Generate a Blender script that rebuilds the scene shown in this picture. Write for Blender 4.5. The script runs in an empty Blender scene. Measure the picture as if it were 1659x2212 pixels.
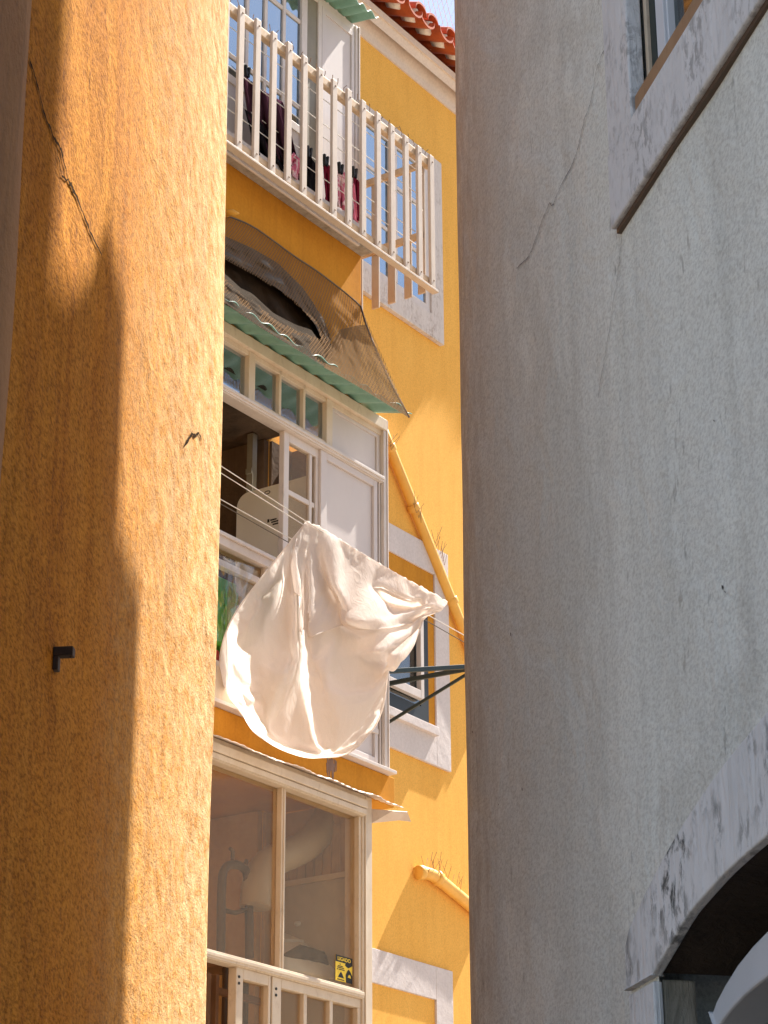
import bpy, math, random
from mathutils import Vector, noise
random.seed(7)
sc = bpy.context.scene
COL = sc.collection
rad = math.radians

# ------------------------------------------------------------------ camera model
f = 4950.0
th, rl = rad(22.4), rad(.245)
c_, s_ = math.cos(th), math.sin(th)
VX, VU, VF = Vector((1, 0, 0)), Vector((0, -s_, c_)), Vector((0, c_, s_))
CR = math.cos(rl)*VX - math.sin(rl)*VU
CU = math.sin(rl)*VX + math.cos(rl)*VU
EYE = Vector((0, 0, 1.6))

def ray(px, py):
    return VF*f + CR*(px-829.5) + CU*(1106-py)

class Fr:
    """upright wall frame: a along the wall, b out of the wall, z up"""
    def __init__(s, O, A, B):
        s.O, s.A, s.B = Vector((O[0], O[1], 0)), Vector((A[0], A[1], 0)), Vector((B[0], B[1], 0))
    def w(s, a, b, z):
        return s.O + s.A*a + s.B*b + Vector((0, 0, z))
    def az(s, px, py, b=0.0):
        d = ray(px, py)
        t = (b + (s.O-EYE).dot(s.B))/d.dot(s.B)
        p = EYE + d*t
        return (p-s.O).dot(s.A), p.z
    def pt(s, px, py, b=0.0):
        a, z = s.az(px, py, b)
        return s.w(a, b, z)

q = rad(34.1)
F = Fr((.02, 11.7), (math.sin(q), math.cos(q)), (math.cos(q), -math.sin(q)))
q = rad(13)
G = Fr((.126, 4.35), (math.sin(q), -math.cos(q)), (-math.cos(q), -math.sin(q)))
q = rad(5)
P = Fr((-.47, 7), (-math.sin(q), -math.cos(q)), (math.cos(q), -math.sin(q)))
FB = -.6                                   # main facade plane of the yellow house

# sun
SAZ = math.atan2(.67, .744)                # measured from +Y towards +X
SEL = rad(55)
SUN = Vector((math.sin(SAZ)*math.cos(SEL), math.cos(SAZ)*math.cos(SEL), math.sin(SEL)))

# ------------------------------------------------------------------ materials
def new_mat(name):
    m = bpy.data.materials.new(name); m.use_nodes = True
    nt = m.node_tree; nt.nodes.clear()
    out = nt.nodes.new('ShaderNodeOutputMaterial')
    return m, nt, out

def nd(nt, typ, **kw):
    n = nt.nodes.new(typ)
    for k, v in kw.items():
        if k.startswith('i_'):
            n.inputs[k[2:].replace('_', ' ')].default_value = v
        else:
            setattr(n, k, v)
    return n

def coords(nt, scale=(1, 1, 1), kind='Object'):
    tc = nd(nt, 'ShaderNodeTexCoord')
    mp = nd(nt, 'ShaderNodeMapping')
    mp.inputs['Scale'].default_value = scale
    nt.links.new(tc.outputs[kind], mp.inputs['Vector'])
    return mp.outputs['Vector']

def noise_tex(nt, vec, scale, detail=4, rough=.55, dist=0):
    n = nd(nt, 'ShaderNodeTexNoise', i_Scale=scale, i_Detail=detail, i_Roughness=rough, i_Distortion=dist)
    nt.links.new(vec, n.inputs['Vector'])
    return n.outputs['Fac']

def ramp(nt, fac, stops):
    r = nd(nt, 'ShaderNodeValToRGB')
    e = r.color_ramp.elements
    while len(e) < len(stops): e.new(.5)
    for el, (p, col) in zip(e, stops):
        el.position = p; el.color = (*col, 1) if len(col) == 3 else col
    nt.links.new(fac, r.inputs['Fac'])
    return r.outputs['Color']

def mixc(nt, fac, a, b, mode='MIX'):
    m = nd(nt, 'ShaderNodeMix', data_type='RGBA', blend_type=mode)
    for s, v in (('A', a), ('B', b)):
        i = [x for x in m.inputs if x.name == s and x.type == 'RGBA'][0]
        if isinstance(v, tuple): i.default_value = (*v, 1)
        else: nt.links.new(v, i)
    fi = m.inputs[0]
    if isinstance(fac, (int, float)): fi.default_value = fac
    else: nt.links.new(fac, fi)
    return [o for o in m.outputs if o.type == 'RGBA'][0]

def bump(nt, h, strength, dist, prev=None):
    b = nd(nt, 'ShaderNodeBump', i_Strength=strength, i_Distance=dist)
    nt.links.new(h, b.inputs['Height'])
    if prev is not None: nt.links.new(prev, b.inputs['Normal'])
    return b.outputs['Normal']

def mul(nt, a, k):
    m = nd(nt, 'ShaderNodeMath', operation='MULTIPLY'); m.inputs[1].default_value = k
    nt.links.new(a, m.inputs[0]); return m.outputs[0]

def finish(nt, out, col, rough=.8, normal=None, metal=0, spec=.3):
    p = nd(nt, 'ShaderNodeBsdfPrincipled', i_Roughness=rough, i_Metallic=metal)
    p.inputs['Specular IOR Level'].default_value = spec
    if isinstance(col, tuple): p.inputs['Base Color'].default_value = (*col, 1)
    else: nt.links.new(col, p.inputs['Base Color'])
    if normal is not None: nt.links.new(normal, p.inputs['Normal'])
    nt.links.new(p.outputs[0], out.inputs['Surface'])
    return p

def K(c, k): return tuple(min(1, x*k) for x in c)

def edge_fac(nt, fr, a0, width):
    """1 at the wall corner a=a0 falling to 0 at a0+width"""
    tc = nd(nt, 'ShaderNodeTexCoord')
    d = nd(nt, 'ShaderNodeVectorMath', operation='DOT_PRODUCT')
    d.inputs[1].default_value = fr.A
    nt.links.new(tc.outputs['Object'], d.inputs[0])
    mr = nd(nt, 'ShaderNodeMapRange')
    o = fr.O.dot(fr.A)
    mr.inputs[1].default_value = o+a0; mr.inputs[2].default_value = o+a0+width
    mr.inputs[3].default_value = 1; mr.inputs[4].default_value = 0
    nt.links.new(d.outputs['Value'], mr.inputs[0])
    return mr.outputs[0]

def plaster(name, base, patch, dirt, grain=90, gstr=.3, gdist=.006, streak=.35, speck=0.0, big=1.3, wave=.012, wstr=.3, speckcol=(.1, .08, .07),
            gscale=(1, 1, 1), edge=None, edgecol=(.2, .15, .12), mottle=.35, spec=.12, rough=.92, trowel=0.0, gmix=.15, patches=0.0, escale=(1, 1, .3), efreq=26, erange=(.42, .62)):
    m, nt, out = new_mat(name)
    v = coords(nt, gscale)
    vi = coords(nt)
    vs = coords(nt, (7, 7, .55))
    vm = coords(nt, (2.2, 2.2, 1.1))
    n1 = noise_tex(nt, vm, big, 7, .62, .4)
    col = mixc(nt, ramp(nt, n1, [(.36, (0, 0, 0)), (.66, (1, 1, 1))]), base, patch)
    n2 = noise_tex(nt, vs, 1.6, 8, .68)
    col = mixc(nt, mul(nt, ramp(nt, n2, [(.47, (0, 0, 0)), (.75, (1, 1, 1))]), streak), col, dirt)
    n5 = noise_tex(nt, vi, 9, 7, .7, .3)
    col = mixc(nt, mul(nt, ramp(nt, n5, [(.5, (0, 0, 0)), (.74, (1, 1, 1))]), mottle), col, patch)
    if patches:
        n7 = noise_tex(nt, coords(nt, (1, 1, .7)), 1.1, 9, .55, .6)
        col = mixc(nt, mul(nt, ramp(nt, n7, [(.50, (0, 0, 0)), (.515, (1, 1, 1))]), patches), col, mixc(nt, .55, col, dirt))
        n8 = noise_tex(nt, coords(nt, (1, 1, .8)), 2.3, 9, .6, .3)
        col = mixc(nt, mul(nt, ramp(nt, n8, [(.60, (0, 0, 0)), (.615, (1, 1, 1))]), patches*.6), col, K(base, 1.1))
    ng = noise_tex(nt, v, grain, 4, .7)
    col = mixc(nt, gmix, col, mixc(nt, 1.0, col, ramp(nt, ng, [(.36, (.36, .33, .31)), (.58, (1, 1, 1))]), 'MULTIPLY'))
    ef = edge_fac(nt, *edge) if edge else None
    if edge:
        n6 = noise_tex(nt, coords(nt, escale), efreq, 7, .75)
        k = mixc(nt, 1.0, ramp(nt, n6, [(erange[0], (0, 0, 0)), (erange[1], (1, 1, 1))]), ef, 'MULTIPLY')
        col = mixc(nt, mul(nt, k, .8), col, edgecol)
    if speck:
        vo = coords(nt, (1, 1, .4))
        nsp = noise_tex(nt, vo, 48, 3, .6)
        reg = noise_tex(nt, vs, .9, 4, .6)
        a = ramp(nt, nsp, [(.62, (0, 0, 0)), (.70, (1, 1, 1))])
        b = ramp(nt, reg, [(.46, (0, 0, 0)), (.62, (1, 1, 1))])
        col = mixc(nt, mul(nt, mixc(nt, 1.0, a, b, 'MULTIPLY'), speck), col, speckcol)
    nm = bump(nt, ng, gstr, gdist)
    nw = noise_tex(nt, vi, 14, 5, .65)
    nm = bump(nt, nw, wstr, wave, nm)
    if trowel:
        nt2 = noise_tex(nt, coords(nt, (1, 1, 1)), 3.2, 3, .5, 1.5)
        nm = bump(nt, nt2, trowel, .06, nm)
    finish(nt, out, col, rough, nm, spec=spec)
    return m

def painted(name, col, col2=None, rough=.5, dirt=.25, dirtcol=(.2, .15, .1), scale=9, spec=.35, metal=0, bumpk=.1):
    m, nt, out = new_mat(name)
    v = coords(nt, (1, 1, .5))
    n1 = noise_tex(nt, v, scale, 6, .65)
    c = mixc(nt, ramp(nt, n1, [(.35, (0, 0, 0)), (.7, (1, 1, 1))]), col, col2 or K(col, .86))
    n2 = noise_tex(nt, v, scale*2.7, 5, .7)
    c = mixc(nt, mul(nt, ramp(nt, n2, [(.56, (0, 0, 0)), (.76, (1, 1, 1))]), dirt), c, dirtcol)
    nm = bump(nt, n2, bumpk, .004)
    finish(nt, out, c, rough, nm, metal, spec)
    return m

def stone(name, base, vein, pit=(.1, .1, .1), grain=40, pits=.5):
    m, nt, out = new_mat(name)
    v = coords(nt, (1, 1, .6))
    n1 = noise_tex(nt, v, 7, 8, .7, .8)
    c = mixc(nt, ramp(nt, n1, [(.38, (0, 0, 0)), (.66, (1, 1, 1))]), base, vein)
    n2 = noise_tex(nt, v, grain, 6, .7, .4)
    n3 = noise_tex(nt, v, 5, 5, .7)
    a = ramp(nt, n2, [(.48, (0, 0, 0)), (.60, (1, 1, 1))])
    b = ramp(nt, n3, [(.42, (0, 0, 0)), (.58, (1, 1, 1))])
    c = mixc(nt, mul(nt, mixc(nt, 1.0, a, b, 'MULTIPLY'), pits), c, pit)
    vl = coords(nt, (9, 9, 1.2))
    n4 = noise_tex(nt, vl, 5, 5, .6, 1.2)
    nm = bump(nt, n4, .55, .010)
    nm = bump(nt, n2, .4, .004, nm)
    finish(nt, out, c, .75, nm, spec=.2)
    return m

def glass(name, tint, gloss, gcol=(1, 1, 1), dusty=.06, dcol=(.6, .56, .5), grough=.015):
    m, nt, out = new_mat(name)
    t = nd(nt, 'ShaderNodeBsdfTransparent'); t.inputs[0].default_value = (*tint, 1)
    g = nd(nt, 'ShaderNodeBsdfGlossy', i_Roughness=grough); g.inputs[0].default_value = (*gcol, 1)
    d = nd(nt, 'ShaderNodeBsdfDiffuse'); d.inputs[0].default_value = (*dcol, 1)
    v = coords(nt)
    nz = noise_tex(nt, v, 2.3, 3)
    nm = bump(nt, nz, .04, .01)
    nt.links.new(nm, g.inputs['Normal'])
    mx = nd(nt, 'ShaderNodeMixShader'); mx.inputs[0].default_value = gloss
    nt.links.new(t.outputs[0], mx.inputs[1]); nt.links.new(g.outputs[0], mx.inputs[2])
    m2 = nd(nt, 'ShaderNodeMixShader')
    nt.links.new(mul(nt, noise_tex(nt, v, 6, 5, .7), dusty*2), m2.inputs[0])
    nt.links.new(mx.outputs[0], m2.inputs[1]); nt.links.new(d.outputs[0], m2.inputs[2])
    nt.links.new(m2.outputs[0], out.inputs['Surface'])
    return m

def plain(name, col, rough=.6, spec=.3, metal=0):
    m, nt, out = new_mat(name)
    v = coords(nt)
    n1 = noise_tex(nt, v, 22, 5, .6)
    c = mixc(nt, ramp(nt, n1, [(.3, (0, 0, 0)), (.7, (1, 1, 1))]), K(col, .85), K(col, 1.12))
    finish(nt, out, c, rough, None, metal, spec)
    return m

def cloth(name, col, trans=.0, rough=.9, printcol=None, wrinkle=0):
    m, nt, out = new_mat(name)
    v = coords(nt)
    n1 = noise_tex(nt, v, 260, 2, .5)
    c = mixc(nt, .12, col, mixc(nt, n1, (0, 0, 0), col))
    if printcol:
        n2 = noise_tex(nt, v, 16, 3, .6, 1.5)
        c = mixc(nt, ramp(nt, n2, [(.50, (0, 0, 0)), (.54, (1, 1, 1))]), c, printcol)
    nm = bump(nt, n1, .12, .002)
    if wrinkle:
        nw = noise_tex(nt, coords(nt, (1, 1, .35)), 16, 5, .6, 1.8)
        nm = bump(nt, nw, wrinkle, .018, nm)
    d = nd(nt, 'ShaderNodeBsdfDiffuse'); nt.links.new(c, d.inputs[0]); nt.links.new(nm, d.inputs['Normal'])
    if trans:
        t = nd(nt, 'ShaderNodeBsdfTranslucent'); nt.links.new(c, t.inputs[0]); nt.links.new(nm, t.inputs['Normal'])
        tp = nd(nt, 'ShaderNodeBsdfTransparent')
        mx = nd(nt, 'ShaderNodeMixShader'); mx.inputs[0].default_value = trans
        nt.links.new(d.outputs[0], mx.inputs[1]); nt.links.new(t.outputs[0], mx.inputs[2])
        m2 = nd(nt, 'ShaderNodeMixShader'); m2.inputs[0].default_value = .05
        nt.links.new(mx.outputs[0], m2.inputs[1]); nt.links.new(tp.outputs[0], m2.inputs[2])
        nt.links.new(m2.outputs[0], out.inputs['Surface'])
    else:
        nt.links.new(d.outputs[0], out.inputs['Surface'])
    return m

def net_mat(name, col, cell, wire):
    """woven net: diagonal strands in uv metres, open between"""
    m, nt, out = new_mat(name)
    tc = nd(nt, 'ShaderNodeTexCoord')
    sep = nd(nt, 'ShaderNodeSeparateXYZ'); nt.links.new(tc.outputs['UV'], sep.inputs[0])
    def op(o, a, b=None, v=None):
        n = nd(nt, 'ShaderNodeMath', operation=o); nt.links.new(a, n.inputs[0])
        if b is not None: nt.links.new(b, n.inputs[1])
        if v is not None: n.inputs[1].default_value = v
        return n.outputs[0]
    u, w = sep.outputs[0], sep.outputs[1]
    ds = []
    for e in (op('ADD', u, w), op('SUBTRACT', u, w)):
        t = op('FRACT', op('DIVIDE', e, v=cell))
        ds.append(op('LESS_THAN', op('ABSOLUTE', op('SUBTRACT', t, v=.5)), v=wire/2))
    k = op('MAXIMUM', ds[0], ds[1])
    b = nd(nt, 'ShaderNodeBsdfDiffuse'); b.inputs[0].default_value = (*col, 1)
    tl = nd(nt, 'ShaderNodeBsdfTranslucent'); tl.inputs[0].default_value = (*K(col, 1.2), 1)
    bm = nd(nt, 'ShaderNodeMixShader'); bm.inputs[0].default_value = .35
    nt.links.new(b.outputs[0], bm.inputs[1]); nt.links.new(tl.outputs[0], bm.inputs[2])
    tp = nd(nt, 'ShaderNodeBsdfTransparent')
    mx = nd(nt, 'ShaderNodeMixShader'); nt.links.new(k, mx.inputs[0])
    nt.links.new(tp.outputs[0], mx.inputs[1]); nt.links.new(bm.outputs[0], mx.inputs[2])
    nt.links.new(mx.outputs[0], out.inputs['Surface'])
    return m

M = {}
M['facade'] = plaster('yellow facade plaster', (.83, .45, .10), (.80, .42, .086), (.64, .31, .055), grain=110, gstr=.08, gdist=.003, streak=.34, wave=.006, wstr=.12, mottle=.45, gmix=.28, patches=.16)
M['spandrel'] = plaster('orange spandrel plaster', (.56, .25, .03), (.5, .21, .022), (.3, .12, .02), grain=60, gstr=.12, gdist=.003, streak=.4, wave=.006, wstr=.15)
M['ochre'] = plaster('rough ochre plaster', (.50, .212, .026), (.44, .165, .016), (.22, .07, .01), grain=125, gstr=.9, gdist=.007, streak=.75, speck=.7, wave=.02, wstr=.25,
                     speckcol=(.10, .045, .02), gscale=(1, .4, 1), spec=.04, rough=.9, trowel=.3, mottle=.5, gmix=.85, edge=(P, .3, 1.9), edgecol=(.76, .62, .37), patches=.3, escale=(1, .3, .6), efreq=40, erange=(.30, .72))  # worn pale edge, widened to paint the sunlit strip's lightness into the colour
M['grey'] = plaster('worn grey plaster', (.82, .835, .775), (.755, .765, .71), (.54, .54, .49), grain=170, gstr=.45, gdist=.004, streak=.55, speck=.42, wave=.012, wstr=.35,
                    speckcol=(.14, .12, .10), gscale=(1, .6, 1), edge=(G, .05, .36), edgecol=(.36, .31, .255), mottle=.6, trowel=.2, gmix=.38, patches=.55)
M['weathered'] = plaster('weathered brown plaster', (.36, .20, .095), (.28, .15, .075), (.13, .08, .05), grain=50, gstr=.6, gdist=.01, streak=.7, speck=.6)
M['tall'] = plaster('unseen house pale plaster', (.6, .5, .38), (.55, .46, .35), (.4, .33, .25))
M['crack'] = plain('crack shadow gap', (.045, .03, .02), .95, 0)
M['greycrack'] = plain('hairline crack', (.26, .245, .225), .95, 0)
M['band'] = plaster('white painted plaster', (.62, .56, .54), (.57, .51, .49), (.5, .45, .42), grain=60, gstr=.2, gdist=.003, streak=.25)
M['cornice'] = plaster('pinkish cornice plaster', (.66, .55, .46), (.60, .49, .41), (.55, .42, .33), grain=60, gstr=.2, gdist=.003, streak=.3)
M['lime'] = stone('pale limestone', (.60, .54, .50), (.54, .48, .445), (.25, .17, .13), 45, .5)
M['stone'] = stone('grey limestone', (.72, .725, .73), (.63, .635, .64), (.20, .20, .20), 60, .6)
M['archstone'] = stone('pitted arch limestone', (.76, .765, .765), (.66, .67, .67), (.09, .10, .10), 38, 1.0)
M['moss'] = stone('mossy stone', (.36, .33, .28), (.2, .19, .15), (.04, .04, .03), 30, .9)
M['white'] = painted('white aluminium', (.60, .53, .48), (.53, .46, .41), .4, .3, (.32, .22, .15), 11)
M['panel'] = painted('white infill panel', (.57, .51, .48), (.53, .47, .45), .5, .12, (.4, .32, .26), 4)
M['cream'] = painted('cream frame paint', (.62, .52, .40), (.54, .43, .31), .5, .4, (.25, .15, .08), 10)
M['slat'] = painted('cream railing slat', (.54, .45, .37), (.47, .385, .31), .55, .25, (.3, .2, .12), 14)
M['rail'] = painted('worn wooden rail', (.60, .46, .32), (.46, .31, .18), .65, .6, (.14, .07, .03), 22)
M['olive'] = painted('olive grey frame', (.24, .21, .15), (.19, .16, .11), .5, .3, (.1, .07, .04), 10)
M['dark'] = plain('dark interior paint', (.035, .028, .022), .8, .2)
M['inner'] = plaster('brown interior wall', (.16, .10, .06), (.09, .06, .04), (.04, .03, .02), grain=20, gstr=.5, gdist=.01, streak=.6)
M['innerbeige'] = plaster('beige interior wall', (.50, .32, .15), (.42, .26, .12), (.26, .15, .07), grain=30, gstr=.2, gdist=.004, streak=.3)
M['black'] = plain('black frame', (.02, .022, .022), .5, .3)
M['rod'] = plain('dark green painted steel', (.022, .034, .03), .45, .4)
M['green'] = painted('green corrugated sheet', (.20, .38, .31), (.14, .28, .22), .4, .35, (.06, .1, .07), 8, .4)
M['tin'] = painted('pale corrugated sheet', (.62, .52, .44), (.52, .41, .33), .45, .4, (.25, .16, .1), 9, .4)
M['ledge'] = painted('grey stone ledge', (.42, .37, .31), (.25, .21, .17), .7, .6, (.08, .05, .03), 15)
M['tile'] = painted('terracotta tile', (.52, .12, .035), (.40, .08, .025), .55, .4, (.10, .03, .015), 12, .3)
M['mortar'] = plain('lime mortar', (.7, .6, .5), .9, .1)
M['pipe'] = painted('yellow painted pipe', (.76, .42, .08), (.68, .35, .06), .45, .3, (.35, .17, .04), 12, .4)
M['wire'] = plain('thin wire', (.2, .13, .08), .6, .3)
M['line'] = plain('white line cord', (.75, .72, .68), .6, .2)
M['darkline'] = plain('dark line cord', (.12, .1, .08), .6, .2)
M['blueglass'] = glass('sky reflecting glass', (.3, .33, .36), .42, (.70, .86, 1), .02)
M['clear'] = glass('dusty clear glass', (.93, .88, .80), .03, (1, .80, .60), .08, (.46, .36, .25), .10)
M['transom'] = glass('transom glass', (.5, .5, .48), .42, (.78, .90, 1), .02)
M['darkglass'] = glass('dark window glass', (.3, .36, .36), .16, (1, 1, 1), .03)
M['sheet'] = cloth('thin white cotton', (.92, .84, .775), .60, wrinkle=.4)
M['plum'] = cloth('plum cotton', (.055, .022, .035))
M['ink'] = cloth('black cotton', (.014, .012, .014))
M['maroon'] = cloth('maroon cotton', (.16, .012, .03))
M['pink'] = cloth('printed pink cotton', (.62, .16, .24), 0, .9, (.75, .55, .55))
M['trim'] = cloth('pink cotton', (.75, .2, .28))
M['net'] = net_mat('brown shade net', (.24, .15, .085), .025, .27)
M['netsun'] = net_mat('sunlit doubled shade net', (.20, .13, .075), .022, .50)
M['netgrey'] = net_mat('grey doubled shade net', (.12, .098, .078), .022, .48)
M['tarpbrown'] = painted('brown tarpaulin', (.13, .065, .03), (.08, .04, .02), .95, .4, (.02, .01, .008), 9, .02)
M['tarp'] = painted('grey crumpled tarpaulin', (.15, .13, .115), (.09, .07, .055), .95, .4, (.03, .02, .015), 9, .03)
M['tarpshade'] = painted('tarpaulin in painted hollow shade', (.05, .033, .022), (.02, .014, .01), .95, .4, (.012, .01, .008), 6, .02)  # shade of the hollow under the net, painted as a dark cover
M['enamel'] = painted('white enamel', (.74, .72, .68), (.70, .68, .64), .35, .1, (.4, .35, .3), 4)
M['ink_mark'] = plain('black print', (.02, .02, .02), .6)
M['plastic'] = glass('clear plastic bag', (.86, .88, .88), .08, (1, 1, 1), .03)
M['leafgreen'] = painted('bright green plastic', (.10, .46, .04), (.08, .36, .03), .4, .2, (.02, .08, .01), 6)
M['red'] = plain('red plastic', (.35, .03, .02), .5)
M['yellow'] = plain('yellow print', (.82, .58, .05), .6)
M['duct'] = painted('pale flexible duct', (.48, .42, .34), (.40, .34, .27), .4, .1, (.3, .25, .2), 5)
M['wood'] = painted('brown varnished wood', (.20, .105, .055), (.14, .07, .035), .5, .3, (.06, .03, .015), 16)
M['woodtan'] = painted('tan weathered wood', (.34, .22, .13), (.26, .16, .09), .6, .4, (.1, .06, .03), 20)
M['chair'] = painted('dark brown metal tube', (.11, .07, .045), (.08, .05, .03), .45, .2, (.03, .02, .01), 10)
M['ground'] = plaster('worn paving', (.35, .30, .25), (.28, .25, .21), (.18, .15, .12), grain=30, gstr=.3, gdist=.01)
M['doorwhite'] = painted('white painted fanlight', (.66, .68, .72), (.60, .62, .66), .5, .1, (.3, .3, .3), 6)
M['rustiron'] = painted('rusted iron', (.06, .035, .022), (.03, .02, .015), .8, .5, (.12, .05, .02), 60)
M['vault'] = stone('shade-darkened stone', (.07, .05, .035), (.035, .025, .018), (.015, .012, .01), 30, .6)  # dark soffit shade of the arch put into the stone colour
M['plank'] = painted('tan wall boards', (.46, .31, .18), (.36, .23, .13), .6, .4, (.12, .07, .04), 12)
M['peg'] = plain('black peg plastic', (.012, .012, .012), .5)

# ------------------------------------------------------------------ mesh helpers
class MB:
    def __init__(s): s.v, s.f, s.m, s.uv = [], [], [], None
    def face(s, ids, m=0): s.f.append(ids); s.m.append(m)
    def add(s, vs):
        n = len(s.v); s.v += [Vector(v) for v in vs]; return n
    def box(s, fr, a0, a1, b0, b1, z0, z1, m=0):
        if a0 > a1: a0, a1 = a1, a0
        if b0 > b1: b0, b1 = b1, b0
        if z0 > z1: z0, z1 = z1, z0
        n = s.add([fr.w(a, b, z) for z in (z0, z1) for b in (b0, b1) for a in (a0, a1)])
        for q in ((0, 1, 3, 2), (4, 6, 7, 5), (0, 4, 5, 1), (2, 3, 7, 6), (0, 2, 6, 4), (1, 5, 7, 3)):
            s.face([n+i for i in q], m)
        return s
    def prism(s, fr, poly, b0, b1, m=0):
        k = len(poly)
        n = s.add([fr.w(a, b0, z) for a, z in poly] + [fr.w(a, b1, z) for a, z in poly])
        s.face([n+i for i in range(k)], m); s.face([n+k+i for i in reversed(range(k))], m)
        for i in range(k):
            j = (i+1) % k
            s.face([n+i, n+j, n+k+j, n+k+i], m)
        return s
    def strip(s, fr, outer, inner, b0, b1, m=0):
        """ring segment between two (a,z) polylines, extruded from b0 to b1"""
        k = len(outer)
        n = s.add([fr.w(a, b, z) for b in (b0, b1) for pl in (outer, inner) for a, z in pl])
        for i in range(k-1):
            s.face([n+2*k+i, n+2*k+i+1, n+3*k+i+1, n+3*k+i], m)
            s.face([n+i, n+k+i, n+k+i+1, n+i+1], m)
            s.face([n+i, n+i+1, n+2*k+i+1, n+2*k+i], m)
            s.face([n+k+i, n+3*k+i, n+3*k+i+1, n+k+i+1], m)
        for i in (0, k-1):
            s.face([n+i, n+k+i, n+3*k+i, n+2*k+i], m)
        return s
    def tube(s, pts, r, n=8, m=0, cap=True):
        pts = [Vector(p) for p in pts]
        rs = r if isinstance(r, (list, tuple)) else [r]*len(pts)
        base = len(s.v); prev = None
        for i, p in enumerate(pts):
            t = (pts[min(i+1, len(pts)-1)]-pts[max(i-1, 0)]).normalized()
            x = prev if prev is not None else (Vector((0, 0, 1)) if abs(t.z) < .9 else Vector((1, 0, 0)))
            x = (x - t*x.dot(t)).normalized(); prev = x
            y = t.cross(x)
            s.v += [p + (x*math.cos(2*math.pi*k/n)+y*math.sin(2*math.pi*k/n))*rs[i] for k in range(n)]
        for i in range(len(pts)-1):
            for k in range(n):
                a, b = base+i*n+k, base+i*n+(k+1) % n
                s.face([a, b, b+n, a+n], m)
        if cap:
            s.face([base+k for k in reversed(range(n))], m)
            e = base+(len(pts)-1)*n
            s.face([e+k for k in range(n)], m)
        return s
    def grid(s, P2, m=0):
        R, Cn = len(P2), len(P2[0])
        n = s.add([p for row in P2 for p in row])
        for i in range(R-1):
            for j in range(Cn-1):
                s.face([n+i*Cn+j, n+i*Cn+j+1, n+(i+1)*Cn+j+1, n+(i+1)*Cn+j], m)
        return s
    def ribbon(s, fr, pts, w, b, m=0):
        """hairline following (a,z) points, irregular width, sitting just proud of the wall"""
        k = len(pts); L, R = [], []
        for i, (a, z) in enumerate(pts):
            p0, p1 = pts[max(i-1, 0)], pts[min(i+1, k-1)]
            dx, dz = p1[0]-p0[0], p1[1]-p0[1]; l = math.hypot(dx, dz) or 1
            ww = w*(.35+.9*random.random())*(1 if 0 < i < k-1 else .2)
            L.append(fr.w(a-dz/l*ww, b, z+dx/l*ww)); R.append(fr.w(a+dz/l*ww, b, z-dx/l*ww))
        n = s.add(L+R)
        for i in range(k-1): s.face([n+i, n+i+1, n+k+i+1, n+k+i], m)
        return s
    def build(s, name, mats, parent=None, bevel=0, smooth=False, label=None, solid=0):
        me = bpy.data.meshes.new(name)
        me.from_pydata([tuple(v) for v in s.v], [], s.f)
        if not isinstance(mats, (list, tuple)): mats = [mats]
        for m in mats: me.materials.append(m)
        for p, i in zip(me.polygons, s.m):
            p.material_index = i; p.use_smooth = smooth
        if s.uv:
            ul = me.uv_layers.new()
            for l in me.loops: ul.data[l.index].uv = s.uv[l.vertex_index]
        me.validate(); me.update()
        o = bpy.data.objects.new(name, me); COL.objects.link(o)
        if parent is not None:
            o.parent = parent
            if parent.type == 'EMPTY': o.matrix_parent_inverse = Matrix_inv(parent)
        if solid:
            md = o.modifiers.new('thickness', 'SOLIDIFY'); md.thickness = solid
        if bevel:
            md = o.modifiers.new('bevel', 'BEVEL'); md.width = bevel; md.segments = 2; md.limit_method = 'ANGLE'
        if label: o['label'] = label
        return o

def Matrix_inv(p):
    return p.matrix_basis.inverted()      # parts are built in world space; mesh parents sit at the identity

def thing(name, label, cat, loc, group=None):
    o = bpy.data.objects.new(name, None); COL.objects.link(o)
    o.location = loc; o.empty_display_size = .1
    o['label'] = label; o['category'] = cat
    if group: o['group'] = group
    return o

def tag(o, label, cat, group=None):
    o['label'] = label; o['category'] = cat
    if group: o['group'] = group
    return o

def lerp(a, b, t): return a+(b-a)*t
def poly_at(pl, t):
    """point at arc-length fraction t of a polyline"""
    L = [0]
    for i in range(1, len(pl)): L.append(L[-1]+math.dist(pl[i-1], pl[i]))
    d = max(0, min(1, t))*L[-1]
    for i in range(1, len(pl)):
        if d <= L[i] or i == len(pl)-1:
            k = (d-L[i-1])/max(1e-9, L[i]-L[i-1])
            return tuple(lerp(x, y, k) for x, y in zip(pl[i-1], pl[i]))
def smooth_pl(pl, it=2):
    for _ in range(it):
        o = [pl[0]]
        for p, q_ in zip(pl, pl[1:]):
            o += [tuple(.75*x+.25*y for x, y in zip(p, q_)), tuple(.25*x+.75*y for x, y in zip(p, q_))]
        pl = o+[pl[-1]]
    return pl
def coons(top, bot, left, right, s, t):
    T, B, L, R = poly_at(top, s), poly_at(bot, s), poly_at(left, t), poly_at(right, t)
    c00, c10, c01, c11 = top[0], top[-1], bot[0], bot[-1]
    return tuple((1-t)*T[i]+t*B[i]+(1-s)*L[i]+s*R[i]-((1-s)*(1-t)*c00[i]+s*(1-t)*c10[i]+(1-s)*t*c01[i]+s*t*c11[i]) for i in (0, 1))
def jag(pts, n=5, amp=.01):
    o = []
    for (a, z), (a2, z2) in zip(pts, pts[1:]):
        for k in range(n):
            t = k/n
            o.append((lerp(a, a2, t)+random.uniform(-amp, amp), lerp(z, z2, t)+random.uniform(-amp, amp)*.5))
    return o+[pts[-1]]
def FA(px, py, b=0): return F.az(px, py, b)[0]
def FZ(px, py, b=0): return F.az(px, py, b)[1]

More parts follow.
